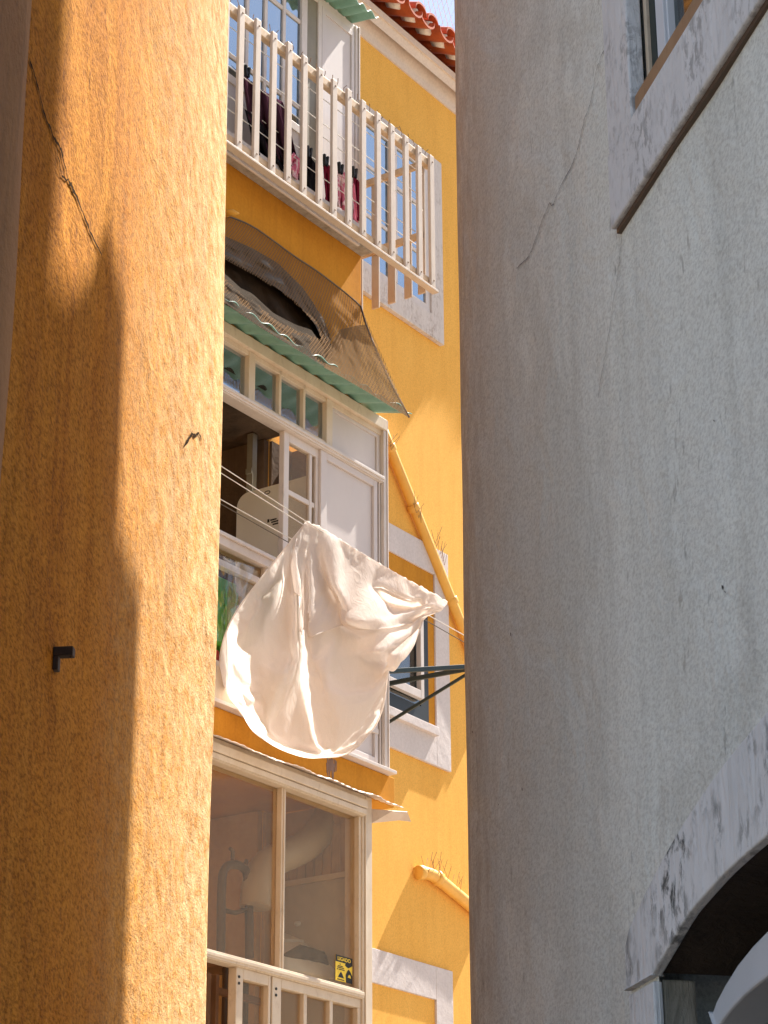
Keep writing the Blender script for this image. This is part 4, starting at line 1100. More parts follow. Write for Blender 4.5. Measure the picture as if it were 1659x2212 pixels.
-4313, 3646, 586, -4247, 3732, 605, -4084, 3779, 652, -3812, 3780, 715, -3465, 3745, 792, -3144, 3660, 900, -2985, 3730, 877, -3085, 3827, 917, -3131, 3959, 856, -2938, 3955, 917, -2730, 3895, 1030, -2704, 3993, 967,
-9830, 1863, 2209, -9774, 1929, 2130, -9724, 2026, 2117, -9680, 1968, 2037, -9629, 1981, 1866, -9576, 1987, 1716, -9475, 1996, 1674, -9305, 2011, 1692, -9177, 2059, 1684, -9151, 2140, 1591, -9193, 2262, 1441, -9236, 2379, 1307,
-9181, 2437, 1226, -9041, 2430, 1214, -8842, 2394, 1250, -8629, 2356, 1296, -8445, 2344, 1320, -8312, 2364, 1305, -8240, 2423, 1249, -8222, 2519, 1161, -8246, 2641, 1049, -8315, 2754, 913, -8394, 2853, 768, -8479, 2910, 619,
-8528, 2989, 494, -8535, 3073, 395, -8496, 3148, 324, -8412, 3202, 279, -8288, 3226, 259, -8129, 3221, 263, -7942, 3195, 287, -7730, 3157, 325, -7516, 3224, 407, -7310, 3322, 513, -7098, 3420, 624, -6858, 3480, 707,
-6608, 3499, 766, -6363, 3497, 809, -6132, 3474, 832, -5916, 3436, 839, -5720, 3389, 830, -5544, 3349, 808, -5389, 3319, 774, -5260, 3296, 725, -5154, 3277, 662, -5064, 3303, 600, -4994, 3353, 534, -4940, 3420, 467,
-4895, 3505, 413, -4848, 3594, 375, -4780, 3679, 391, -4637, 3725, 413, -4411, 3744, 471, -4092, 3742, 539, -3715, 3702, 617, -3386, 3591, 770, -3119, 3570, 815, -3084, 3664, 802, -3236, 3795, 810, -3262, 3919, 740,
-3043, 3917, 808, -2776, 3805, 982, -2715, 3880, 950, -9919, 1823, 2074, -9912, 1929, 2000, -9830, 1979, 1954, -9791, 2070, 1920, -9766, 2035, 1760, -9723, 2029, 1562, -9676, 2012, 1431, -9543, 2005, 1419, -9340, 2013, 1460,
-9198, 2051, 1461, -9171, 2133, 1369, -9203, 2277, 1205, -9319, 2386, 1040, -9329, 2484, 926, -9230, 2510, 883, -9047, 2485, 907, -8819, 2438, 964, -8584, 2401, 1026, -8380, 2388, 1066, -8229, 2407, 1068, -8139, 2460, 1029,
-8102, 2543, 956, -8113, 2651, 858, -8161, 2759, 737, -8231, 2845, 600, -8304, 2900, 459, -8350, 2972, 335, -8357, 3051, 236, -8319, 3126, 165, -8230, 3175, 127, -8109, 3199, 111, -7959, 3207, 113, -7787, 3211, 130,
-7627, 3292, 188, -7470, 3389, 263, -7307, 3486, 340, -7122, 3555, 391, -6931, 3598, 423, -6746, 3629, 439, -6573, 3650, 440, -6409, 3662, 430, -6262, 3670, 405, -6126, 3676, 370, -6005, 3684, 326, -5890, 3689, 277,
-5782, 3694, 222, -5673, 3701, 171, -5553, 3709, 128, -5416, 3686, 93, -5253, 3728, 148, -5032, 3743, 212, -4739, 3697, 286, -4368, 3719, 355, -3965, 3645, 450, -3615, 3539, 608, -3335, 3483, 704, -3211, 3541, 704,
-3326, 3647, 728, -3418, 3804, 591, -3431, 3909, 596, -3142, 3878, 695, -2836, 3729, 918, -2726, 3773, 921, -9999, 1777, 1944, -9949, 1861, 1835, -9964, 1962, 1807, -9894, 2024, 1760, -9880, 2129, 1667, -9833, 2130, 1466,
-9787, 2143, 1251, -9769, 2082, 1157, -9592, 2029, 1179, -9361, 2020, 1238, -9211, 2044, 1242, -9182, 2129, 1148, -9213, 2293, 975, -9371, 2395, 781, -9452, 2509, 635, -9403, 2573, 558, -9255, 2576, 554, -9033, 2539, 608,
-8772, 2485, 689, -8513, 2441, 768, -8287, 2426, 825, -8114, 2443, 844, -8001, 2491, 823, -7944, 2564, 766, -7935, 2656, 680, -7966, 2749, 569, -8022, 2826, 441, -8087, 2876, 304, -8136, 2938, 179, -8164, 3009, 69,
-8117, 3098, 9, -8051, 3169, -40, -7971, 3229, -77, -7873, 3272, -111, -7825, 3377, -88, -7733, 3459, -93, -7657, 3559, -75, -7557, 3640, -78, -7447, 3704, -94, -7332, 3757, -117, -7212, 3801, -143, -7089, 3836, -174,
-6958, 3860, -202, -6817, 3872, -229, -6657, 3869, -245, -6476, 3854, -250, -6265, 3825, -235, -6019, 3793, -193, -5730, 3812, -103, -5389, 3787, -9, -5011, 3690, 96, -4578, 3668, 172, -4185, 3552, 325, -3836, 3477, 449,
-3591, 3451, 521, -3492, 3512, 524, -3610, 3635, 509, -3709, 3805, 379, -3758, 3925, 369, -3527, 3906, 426, -3179, 3779, 731, -2832, 3639, 848, -2814, 3738, 823, -10072, 1725, 1817, -9999, 1789, 1682, -9992, 1888, 1625,
-10012, 1988, 1603, -9976, 2074, 1531, -9964, 2193, 1400, -9905, 2236, 1140, -9864, 2250, 944, -9838, 2148, 904, -9625, 2054, 955, -9374, 2029, 1025, -9220, 2038, 1029, -9189, 2126, 932, -9213, 2307, 754, -9398, 2412, 537,
-9544, 2518, 360, -9556, 2612, 246, -9452, 2647, 212, -9254, 2636, 250, -8989, 2589, 334, -8698, 2525, 436, -8416, 2474, 531, -8172, 2453, 601, -7983, 2474, 634, -7856, 2522, 625, -7788, 2592, 578, -7774, 2678, 496,
-7805, 2764, 386, -7866, 2838, 255, -7942, 2905, 115, -8034, 2935, -27, -8045, 3059, -133, -8056, 3177, -229, -8064, 3292, -312, -8024, 3345, -426, -8102, 3437, -442, -8094, 3529, -510, -8086, 3630, -550, -8051, 3721, -590,
-7986, 3800, -627, -7891, 3865, -653, -7767, 3920, -667, -7610, 3962, -661, -7416, 3991, -637, -7180, 4000, -590, -6901, 3987, -525, -6578, 3941, -447, -6211, 3858, -366, -5805, 3844, -252, -5362, 3786, -136, -4953, 3637, -18,
-4562, 3557, 104, -4241, 3496, 205, -4025, 3488, 261, -3934, 3546, 247, -3957, 3665, 158, -4071, 3830, 69, -4134, 3952, 60, -3973, 3992, 148, -3620, 3823, 379, -3133, 3785, 633, -2902, 3599, 743, -2950, 3734, 705,
-10140, 1670, 1693, -10113, 1793, 1554, -10034, 1816, 1453, -10025, 1916, 1420, -10054, 2014, 1384, -10053, 2122, 1295, -10037, 2290, 1070, -9979, 2354, 798, -9937, 2340, 664, -9874, 2181, 675, -9618, 2067, 754, -9360, 2030, 824,
-9217, 2034, 818, -9194, 2135, 709, -9218, 2340, 518, -9418, 2475, 287, -9609, 2534, 79, -9676, 2638, -57, -9608, 2697, -114, -9430, 2711, -90, -9168, 2683, -5, -8860, 2623, 109, -8548, 2552, 223, -8261, 2499, 320,
-8021, 2490, 388, -7844, 2520, 414, -7735, 2579, 395, -7692, 2660, 334, -7707, 2750, 233, -7772, 2837, 100, -7874, 2899, -57, -7986, 2963, -225, -7963, 3142, -344, -8122, 3191, -476, -8231, 3306, -600, -8328, 3416, -712,
-8394, 3525, -811, -8428, 3628, -891, -8424, 3726, -949, -8374, 3814, -982, -8270, 3890, -988, -8107, 3950, -967, -7889, 3992, -920, -7616, 4014, -852, -7291, 4003, -767, -6923, 3962, -667, -6517, 3968, -566, -6097, 3888, -470,
-5685, 3856, -357, -5324, 3751, -258, -4990, 3659, -166, -4764, 3646, -107, -4634, 3683, -99, -4591, 3756, -166, -4610, 3865, -271, -4634, 3987, -350, -4607, 4066, -292, -4333, 4065, -154, -3889, 3876, 109, -3355, 3829, 379,
-3069, 3694, 572, -3029, 3784, 522, -3267, 3899, 472, -10205, 1613, 1570, -10214, 1759, 1424, -10148, 1826, 1303, -10060, 1841, 1240, -10054, 1945, 1218, -10097, 2039, 1176, -10145, 2223, 994, -10111, 2399, 706, -10055, 2462, 481,
-10000, 2395, 416, -9879, 2188, 469, -9591, 2071, 563, -9338, 2022, 629, -9213, 2030, 607, -9201, 2150, 483, -9227, 2378, 281, -9447, 2516, 36, -9664, 2558, -194, -9777, 2657, -349, -9740, 2732, -427, -9586, 2766, -416,
-9334, 2759, -337, -9024, 2717, -220, -8696, 2650, -95, -8388, 2580, 14, -8122, 2545, 95, -7918, 2553, 137, -7784, 2597, 132, -7719, 2668, 79, -7716, 2760, -16, -7771, 2857, -148, -7893, 2893, -309, -7970, 3050, -454,
-8054, 3209, -604, -8228, 3251, -746, -8348, 3365, -872, -8438, 3476, -979, -8485, 3581, -1060, -8477, 3679, -1111, -8405, 3767, -1131, -8264, 3842, -1121, -8052, 3902, -1083, -7781, 3948, -1026, -7461, 3979, -952, -7114, 3938, -854,
-6745, 3951, -766, -6386, 3975, -674, -6060, 3931, -591, -5789, 3886, -527, -5588, 3877, -495, -5417, 3880, -481, -5347, 3935, -536, -5322, 4014, -620, -5308, 4104, -707, -5266, 4195, -697, -5086, 4219, -618, -4705, 4168, -457,
-4200, 3946, -184, -3639, 3857, 97, -3326, 3733, 315, -3254, 3795, 294, -3428, 3977, 210, -3547, 4043, 253, -10274, 1559, 1446, -10300, 1714, 1286, -10256, 1818, 1148, -10169, 1800, 1077, -10078, 1864, 1055, -10071, 1976, 1038,
-10177, 2117, 900, -10237, 2360, 640, -10187, 2513, 354, -10133, 2544, 202, -10060, 2404, 201, -9859, 2185, 278, -9552, 2070, 380, -9319, 2010, 433, -9213, 2031, 394, -9210, 2173, 255, -9237, 2418, 42, -9477, 2558, -214,
-9711, 2588, -460, -9859, 2671, -628, -9847, 2756, -719, -9713, 2804, -722, -9479, 2813, -655, -9180, 2793, -544, -8856, 2747, -420, -8547, 2688, -310, -8275, 2643, -230, -8061, 2633, -187, -7911, 2656, -188, -7820, 2707, -231,
-7777, 2782, -315, -7793, 2890, -420, -7857, 3013, -534, -7974, 3094, -669, -8081, 3184, -806, -8175, 3294, -916, -8239, 3395, -1010, -8257, 3491, -1082, -8215, 3580, -1129, -8107, 3663, -1148, -7935, 3737, -1145, -7704, 3803, -1123,
-7439, 3860, -1078, -7154, 3920, -1032, -6883, 3971, -949, -6637, 4019, -865, -6426, 3992, -823, -6272, 4029, -795, -6169, 4078, -816, -6119, 4150, -883, -6052, 4212, -934, -6027, 4292, -1021, -5965, 4355, -1072, -5823, 4380, -1062,
-5550, 4345, -962, -5117, 4244, -767, -4553, 4088, -509, -4008, 3920, -220, -3663, 3779, -1, -3558, 3835, 32, -3707, 3995, -21, -3895, 4093, -8, -3712, 4109, 86, -10350, 1510, 1318, -10333, 1654, 1128, -10364, 1801, 991,
-10277, 1801, 905, -10154, 1801, 894, -10057, 1910, 897, -10124, 2034, 791, -10285, 2246, 561, -10318, 2505, 272, -10267, 2622, 39, -10196, 2592, -41, -10074, 2397, 1, -9819, 2176, 99, -9513, 2063, 197, -9305, 2002, 233,
-9218, 2041, 176, -9223, 2202, 22, -9251, 2462, -198, -9502, 2601, -457, -9742, 2625, -708, -9912, 2678, -885, -9920, 2771, -985, -9809, 2830, -1003, -9598, 2849, -953, -9322, 2845, -859, -9017, 2823, -747, -8717, 2790, -642,
-8448, 2760, -561, -8226, 2745, -515, -8051, 2752, -502, -7926, 2780, -526, -7841, 2830, -579, -7811, 2926, -639, -7818, 3032, -712, -7853, 3128, -796, -7883, 3214, -886, -7884, 3300, -963, -7848, 3381, -1027, -7764, 3455, -1082,
-7631, 3532, -1110, -7460, 3608, -1111, -7263, 3679, -1098, -7068, 3751, -1090, -6896, 3817, -1040, -6761, 3891, -1017, -6674, 3976, -1023, -6640, 4072, -1062, -6602, 4086, -1189, -6618, 4190, -1311, -6642, 4297, -1437, -6661, 4412, -1512,
-6509, 4446, -1482, -6323, 4471, -1417, -6007, 4396, -1285, -5560, 4276, -1069, -5015, 4125, -804, -4487, 3956, -525, -4085, 3860, -347, -3939, 3906, -269, -4047, 4031, -272, -4240, 4156, -278, -4202, 4235, -232, -3791, 4115, -44,
-10438, 1472, 1185, -10408, 1602, 972, -10465, 1764, 825, -10387, 1801, 728, -10255, 1778, 727, -10075, 1838, 751, -10089, 1947, 679, -10215, 2153, 469, -10398, 2411, 195, -10394, 2635, -81, -10340, 2703, -239, -10233, 2610, -258,
-10060, 2375, -184, -9772, 2165, -78, -9481, 2055, 10, -9298, 2001, 28, -9226, 2056, -47, -9237, 2232, -210, -9262, 2502, -433, -9515, 2643, -688, -9758, 2691, -933, -9930, 2683, -1121, -9961, 2778, -1229, -9872, 2849, -1258,
-9685, 2878, -1226, -9435, 2880, -1152, -9152, 2867, -1056, -8865, 2849, -959, -8594, 2833, -875, -8350, 2822, -810, -8143, 2825, -773, -7973, 2841, -766, -7834, 2867, -778, -7729, 2933, -796, -7653, 3018, -830, -7586, 3099, -885,
-7508, 3178, -938, -7413, 3253, -990, -7296, 3327, -1034, -7162, 3402, -1070, -7026, 3480, -1099, -6904, 3563, -1127, -6818, 3640, -1077, -6768, 3737, -1099, -6779, 3842, -1166, -6836, 3961, -1261, -6913, 4089, -1399, -6946, 4167, -1606,
-7035, 4309, -1730, -7056, 4423, -1831, -6992, 4498, -1866, -6714, 4476, -1743, -6387, 4448, -1583, -5996, 4275, -1322, -5483, 4141, -1086, -4972, 4015, -859, -4573, 3958, -692, -4394, 3995, -589, -4457, 4084, -546, -4614, 4216, -554,
-4630, 4329, -568, -4379, 4337, -410, -3818, 4088, -151, -10543, 1445, 1044, -10511, 1561, 815, -10567, 1730, 648, -10485, 1760, 540, -10355, 1820, 553, -10128, 1770, 602, -10084, 1861, 558, -10153, 2055, 376, -10350, 2304, 104,
-10499, 2580, -174, -10472, 2746, -400, -10396, 2758, -485, -10241, 2608, -457, -10030, 2346, -362, -9722, 2155, -254, -9451, 2045, -179, -9294, 2001, -180, -9232, 2073, -270, -9251, 2262, -440, -9270, 2534, -661, -9517, 2681, -909,
-9757, 2708, -1149, -9925, 2688, -1338, -9972, 2782, -1449, -9901, 2861, -1489, -9738, 2901, -1472, -9509, 2912, -1413, -9241, 2894, -1329, -8957, 2867, -1235, -8673, 2840, -1140, -8403, 2826, -1057, -8170, 2896, -976, -7943, 2882, -946,
-7737, 2886, -933, -7552, 2927, -925, -7385, 2989, -921, -7232, 3067, -930, -7090, 3148, -947, -6958, 3231, -969, -6842, 3316, -993, -6756, 3404, -1025, -6708, 3494, -1071, -6698, 3590, -1147, -6772, 3694, -1247, -6909, 3810, -1358,
-6973, 3950, -1554, -7082, 4093, -1743, -7225, 4220, -1882, -7262, 4339, -2005, -7216, 4423, -2057, -7060, 4455, -2026, -6790, 4450, -1913, -6267, 4372, -1647, -5847, 4346, -1344, -5403, 4184, -1174, -5054, 4047, -1025, -4870, 4086, -910,
-4885, 4158, -844, -4986, 4294, -858, -4991, 4410, -926, -4897, 4449, -795, -4460, 4403, -560, -3846, 4059, -256, -10667, 1434, 893, -10641, 1536, 655, -10651, 1690, 452, -10636, 1818, 385, -10488, 1781, 388, -10220, 1729, 448,
-10110, 1787, 425, -10137, 1949, 277, -10263, 2219, 17, -10493, 2477, -276, -10587, 2730, -527, -10544, 2831, -681, -10418, 2789, -704, -10228, 2584, -641, -9986, 2311, -534, -9670, 2146, -428, -9430, 2035, -372, -9294, 2006, -391,
-9240, 2094, -495, -9266, 2292, -668, -9276, 2562, -885, -9511, 2714, -1121, -9739, 2722, -1353, -9899, 2693, -1537, -9955, 2783, -1649, -9896, 2867, -1695, -9745, 2916, -1686, -9528, 2932, -1634, -9267, 2900, -1557, -8978, 2875, -1458,
-8681, 2827, -1353, -8416, 2930, -1223, -8128, 2964, -1139, -7859, 2887, -1104, -7599, 2901, -1073, -7362, 2934, -1050, -7150, 2988, -1035, -6971, 3057, -1031, -6829, 3136, -1039, -6730, 3223, -1064, -6682, 3315, -1110, -6689, 3414, -1186,
-6751, 3523, -1291, -6897, 3631, -1402, -6992, 3773, -1583, -7133, 3919, -1747, -7243, 4059, -1901, -7287, 4167, -2041, -7256, 4258, -2110, -7137, 4313, -2106, -6932, 4313, -2005, -6655, 4297, -1832, -6212, 4288, -1470, -5796, 4239, -1417,
-5503, 4122, -1284, -5308, 4156, -1207, -5293, 4233, -1145, -5346, 4365, -1167, -5359, 4490, -1238, -5338, 4533, -1143, -5059, 4553, -958, -4500, 4430, -697, -3898, 4043, -371, -10810, 1437, 735, -10799, 1557, 500, -10832, 1753, 330,
-10777, 1808, 203, -10631, 1744, 221, -10329, 1692, 288, -10170, 1728, 284, -10163, 1854, 168, -10222, 2109, -74, -10405, 2405, -370, -10626, 2646, -644, -10666, 2842, -843, -10590, 2885, -924, -10408, 2793, -900, -10192, 2546, -813,
-9930, 2274, -700, -9623, 2139, -607, -9415, 2031, -570, -9298, 2017, -607, -9252, 2121, -722, -9280, 2325, -896, -9281, 2588, -1105, -9495, 2743, -1326, -9707, 2736, -1545, -9854, 2700, -1720, -9908, 2784, -1829, -9851, 2870, -1874,
-9706, 2922, -1868, -9494, 2939, -1822, -9238, 2893, -1743, -8950, 2846, -1644, -8652, 2900, -1524, -8388, 3031, -1371, -8075, 2999, -1305, -7793, 2890, -1269, -7517, 2918, -1229, -7272, 2950, -1204, -7069, 3004, -1192, -6918, 3075, -1198,
-6822, 3158, -1226, -6785, 3251, -1279, -6805, 3354, -1363, -6868, 3464, -1473, -6975, 3585, -1596, -7088, 3712, -1730, -7179, 3838, -1861, -7210, 3951, -1974, -7157, 4037, -2037, -7064, 4108, -2022, -6922, 4161, -1933, -6775, 4191, -1750,
-6536, 4194, -1605, -6275, 4249, -1593, -5835, 4152, -1501, -5678, 4197, -1451, -5642, 4287, -1418, -5671, 4419, -1457, -5708, 4557, -1513, -5737, 4619, -1443, -5564, 4652, -1314, -5138, 4624, -1104, -4528, 4432, -827, -3974, 4044, -496,
-10952, 1441, 576, -10976, 1613, 379, -10948, 1724, 137, -10914, 1812, 16, -10773, 1730, 42, -10454, 1654, 124, -10252, 1686, 133, -10210, 1776, 48, -10227, 1995, -167, -10340, 2304, -459, -10553, 2582, -751, -10738, 2787, -979,
-10730, 2919, -1113, -10600, 2911, -1135, -10373, 2772, -1078, -10143, 2497, -976, -9875, 2242, -871, -9585, 2136, -792, -9409, 2035, -774, -9308, 2039, -830, -9269, 2157, -953, -9292, 2360, -1123, -9282, 2607, -1320, -9469, 2768, -1521,
-9659, 2746, -1725, -9787, 2708, -1888, -9839, 2784, -1992, -9778, 2870, -2035, -9635, 2922, -2030, -9430, 2933, -1987, -9186, 2873, -1914, -8906, 2888, -1819, -8635, 2988, -1688, -8381, 3120, -1542, -8096, 3002, -1502, -7820, 2914, -1470,
-7565, 2950, -1439, -7347, 2990, -1425, -7178, 3046, -1430, -7063, 3119, -1457, -7002, 3206, -1503, -6996, 3307, -1565, -7017, 3411, -1645, -7047, 3516, -1740, -7074, 3622, -1830, -7051, 3731, -1888, -6996, 3824, -1913, -6939, 3882, -1818,
-6809, 3940, -1753, -6640, 3978, -1687, -6456, 4028, -1683, -6317, 4129, -1723, -6206, 4203, -1705, -5928, 4190, -1641, -5917, 4295, -1623, -5942, 4433, -1680, -6008, 4585, -1733, -6073, 4682, -1692, -5987, 4739, -1611, -5688, 4739, -1463,
-5181, 4640, -1242, -4566, 4422, -956, -4075, 4059, -630, -11086, 1440, 421, -11065, 1563, 194, -11066, 1701, -43, -11049, 1808, -163, -10901, 1743, -147, -10588, 1616, -41, -10351, 1656, -24, -10274, 1715, -83, -10269, 1894, -264,
-10312, 2183, -543, -10476, 2494, -842, -10702, 2715, -1102, -10821, 2887, -1271, -10765, 2966, -1343, -10582, 2915, -1326, -10327, 2740, -1246, -10099, 2456, -1145, -9835, 2225, -1050, -9571, 2142, -988, -9421, 2055, -990, -9327, 2071, -1056,
-9290, 2191, -1178, -9301, 2382, -1339, -9276, 2608, -1518, -9421, 2781, -1699, -9599, 2787, -1878, -9697, 2727, -2034, -9756, 2777, -2142, -9697, 2864, -2186, -9570, 2929, -2185, -9383, 2938, -2149, -9159, 2893, -2097, -8912, 2944, -2011,
-8693, 3073, -1885, -8464, 3195, -1765, -8221, 3059, -1740, -7980, 2966, -1725, -7751, 3002, -1707, -7557, 3047, -1704, -7400, 3101, -1719, -7279, 3168, -1745, -7191, 3249, -1780, -7120, 3339, -1813, -7047, 3425, -1847, -6964, 3511, -1874,
-6851, 3577, -1842, -6713, 3638, -1815, -6556, 3707, -1808, -6396, 3782, -1812, -6281, 3879, -1872, -6198, 3978, -1891, -6144, 4037, -1819, -6172, 4157, -1820, -6252, 4309, -1833, -6141, 4367, -1756, -6192, 4527, -1867, -6292, 4674, -1876,
-6294, 4777, -1858, -6141, 4812, -1779, -5799, 4780, -1625, -5288, 4656, -1400, -4702, 4437, -1121, -4254, 4108, -783, -11206, 1429, 273, -11194, 1547, 44, -11217, 1711, -183, -11160, 1762, -339, -11076, 1661, -260, -10727, 1586, -208,
-10465, 1636, -185, -10356, 1674, -225, -10335, 1814, -370, -10331, 2064, -628, -10420, 2383, -928, -10621, 2651, -1204, -10819, 2820, -1411, -10876, 2952, -1522, -10763, 2995, -1545, -10542, 2897, -1500, -10279, 2705, -1414, -10063, 2424, -1319,
-9812, 2221, -1238, -9575, 2153, -1195, -9438, 2082, -1210, -9348, 2106, -1282, -9310, 2222, -1400, -9308, 2399, -1548, -9269, 2602, -1710, -9370, 2779, -1872, -9533, 2836, -2022, -9601, 2765, -2172, -9669, 2766, -2285, -9629, 2862, -2332,
-9522, 2933, -2340, -9361, 2941, -2332, -9166, 2924, -2300, -9020, 3053, -2192, -8840, 3175, -2091, -8621, 3268, -2021, -8414, 3141, -2012, -8204, 3033, -2007, -7985, 3063, -1996, -7783, 3104, -1990, -7592, 3151, -1988, -7412, 3211, -1983,
-7233, 3282, -1970, -7040, 3340, -1953, -6834, 3399, -1934, -6621, 3474, -1966, -6401, 3540, -1984, -6193, 3605, -1995, -6027, 3680, -1999, -5929, 3769, -1993, -5954, 3799, -1887, -5986, 3951, -1902, -6126, 4117, -1931, -6295, 4330, -1979,
-6260, 4418, -1941, -6411, 4588, -1980, -6459, 4740, -2041, -6417, 4825, -2023, -6227, 4842, -1931, -5866, 4794, -1769, -5369, 4657, -1545, -4824, 4436, -1273, -4417, 4146, -930, -11310, 1406, 132, -11322, 1536, -84, -11319, 1680, -338,
-11253, 1713, -507, -11223, 1608, -407, -10871, 1580, -373, -10593, 1635, -347, -10454, 1651, -374, -10415, 1757, -489, -10393, 1967, -718, -10407, 2261, -1012, -10547, 2562, -1297, -10765, 2757, -1530, -10904, 2895, -1681, -10902, 3004, -1740,
-10735, 3008, -1731, -10502, 2872, -1674, -10237, 2677, -1587, -10039, 2403, -1501, -9802, 2226, -1436, -9587, 2167, -1407, -9457, 2111, -1431, -9370, 2141, -1505, -9329, 2251, -1616, -9314, 2411, -1751, -9263, 2588, -1897, -9335, 2757, -2045,
-9454, 2877, -2171, -9515, 2778, -2295, -9587, 2749, -2408, -9594, 2847, -2471, -9503, 2905, -2516, -9369, 2922, -2534, -9257, 3026, -2492, -9161, 3153, -2402, -9016, 3271, -2323, -8814, 3339, -2291, -8600, 3256, -2286, -8418, 3105, -2273,
-8171, 3122, -2252, -7913, 3151, -2219, -7641, 3188, -2180, -7355, 3249, -2129, -7045, 3271, -2072, -6724, 3296, -2012, -6406, 3346, -1959, -6115, 3412, -1919, -5874, 3485, -1888, -5714, 3569, -1871, -5656, 3670, -1872, -5705, 3799, -1896,
-5902, 3839, -2010, -6147, 4023, -2017, -6295, 4329, -2113, -6526, 4567, -2213, -6440, 4606, -2163, -6503, 4743, -2205, -6464, 4826, -2164, -6253, 4841, -2060, -5890, 4791, -1896, -5422, 4638, -1674, -4926, 4420, -1409, -4559, 4171, -1068,
-11403, 1376, -5, -11359, 1460, -236, -11344, 1603, -498, -11429, 1788, -508, -11342, 1694, -558, -11015, 1580, -536, -10725, 1617, -510, -10563, 1640, -527, -10505, 1716, -617, -10478, 1890, -811, -10449, 2143, -1090, -10498, 2447, -1380,
-10680, 2694, -1630, -10878, 2828, -1812, -10954, 2948, -1916, -10902, 3050, -1937, -10706, 3009, -1914, -10481, 2839, -1850, -10211, 2661, -1767, -10033, 2399, -1692, -9809, 2242, -1640, -9610, 2183, -1621, -9481, 2141, -1650, -9392, 2171, -1720,
-9347, 2271, -1821, -9320, 2413, -1942, -9255, 2567, -2074, -9350, 2708, -2209, -9369, 2875, -2318, -9448, 2795, -2446, -9528, 2765, -2565, -9587, 2843, -2645, -9569, 2955, -2625, -9505, 3052, -2641, -9398, 3125, -2670, -9339, 3240, -2586,
-9174, 3311, -2576, -8984, 3394, -2541, -8752, 3331, -2527, -8547, 3149, -2492, -8237, 3157, -2440, -7893, 3161, -2375, -7522, 3232, -2296, -7121, 3292, -2214, -6706, 3265, -2141, -6304, 3284, -2070, -5949, 3324, -2005, -5670, 3381, -1953,
-5499, 3457, -1918, -5451, 3559, -1901, -5516, 3706, -1896, -5728, 3852, -1962, -5999, 4046, -2049, -6323, 4218, -2180, -6447, 4548, -2304, -6612, 4798, -2366, -6454, 4705, -2305, -6456, 4803, -2278, -6262, 4822, -2178, -5930, 4785, -2025,
-5518, 4624, -1809, -5082, 4408, -1541, -4729, 4200, -1204, -11489, 1341, -138, -11498, 1521, -311, -11484, 1630, -602, -11540, 1836, -655, -11423, 1828, -692, -11153, 1628, -692, -10857, 1594, -673, -10677, 1632, -683, -10600, 1686, -752,
-10569, 1829, -912, -10533, 2048, -1163, -10507, 2320, -1458, -10600, 2597, -1713, -10813, 2757, -1920, -10951, 2883, -2060, -10974, 2994, -2126, -10882, 3093, -2122, -10690, 2984, -2092, -10436, 2855, -2023, -10204, 2649, -1952, -10037, 2402, -1886,
-9822, 2263, -1844, -9636, 2201, -1834, -9505, 2168, -1863, -9413, 2198, -1928, -9362, 2288, -2019, -9327, 2415, -2128, -9248, 2547, -2247, -9308, 2700, -2366, -9291, 2865, -2464, -9380, 2791, -2594, -9474, 2807, -2720, -9577, 2891, -2764,
-9629, 3001, -2784, -9629, 3115, -2774, -9577, 3222, -2786, -9466, 3310, -2789, -9305, 3386, -2774, -9084, 3430, -2750, -8814, 3356, -2717, -8551, 3150, -2654, -8163, 3134, -2571, -7734, 3209, -2475, -7272, 3299, -2372, -6788, 3310, -2279,
-6323, 3256, -2203, -5914, 3275, -2125, -5596, 3316, -2061, -5400, 3384, -2017, -5340, 3483, -1998, -5417, 3619, -2000, -5671, 3698, -1988, -5882, 3946, -2105, -6200, 4138, -2241, -6446, 4405, -2358, -6576, 4683, -2443, -6421, 4682, -2419,
-6405, 4770, -2378, -6236, 4797, -2285, -5989, 4708, -2095, -5599, 4593, -1930, -5248, 4397, -1625, -4886, 4217, -1330, -11568, 1302, -268, -11523, 1456, -461, -11637, 1683, -659, -11645, 1873, -800, -11539, 1892, -840, -11251, 1747, -835,
-10993, 1596, -833, -10795, 1626, -839, -10700, 1665, -893, -10662, 1781, -1024, -10625, 1970, -1244, -10589, 2216, -1522, -10571, 2491, -1808, -10714, 2697, -2011, -10902, 2815, -2177, -10988, 2932, -2281, -10968, 3037, -2320, -10838, 3126, -2297,
-10641, 3001, -2261, -10403, 2853, -2201, -10203, 2634, -2137, -10043, 2403, -2080, -9835, 2282, -2047, -9658, 2216, -2042, -9525, 2189, -2071, -9431, 2221, -2132, -9375, 2304, -2214, -9337, 2421, -2311, -9252, 2533, -2421, -9226, 2699, -2513,
-9225, 2867, -2602, -9366, 2919, -2700, -9461, 2920, -2841, -9581, 2981, -2916, -9690, 3059, -2920, -9697, 3172, -2951, -9646, 3276, -2970, -9536, 3369, -2965, -9351, 3433, -2947, -9089, 3442, -2914, -8776, 3323, -2858, -8435, 3112, -2767,
-7975, 3171, -2664, -7483, 3291, -2546, -6960, 3341, -2435, -6450, 3315, -2343, -6000, 3256, -2267, -5642, 3283, -2194, -5411, 3342, -2142, -5321, 3433, -2116, -5375, 3558, -2111, -5584, 3675, -2099, -5883, 3790, -2107, -6034, 4105, -2244,
-6285, 4338, -2384, -6509, 4533, -2501, -6585, 4725, -2553, -6325, 4680, -2440, -6178, 4722, -2361, -6002, 4619, -2162, -5657, 4526, -2013, -5319, 4368, -1754, -5012, 4213, -1444, -11641, 1260, -397, -11612, 1417, -590, -11641, 1653, -824,
-11742, 1851, -950, -11665, 1921, -988, -11375, 1822, -986, -11127, 1660, -985, -10919, 1618, -998, -10807, 1654, -1039, -10757, 1744, -1146, -10723, 1908, -1333, -10680, 2124, -1589, -10652, 2381, -1867, -10633, 2591, -2087, -10820, 2743, -2273,
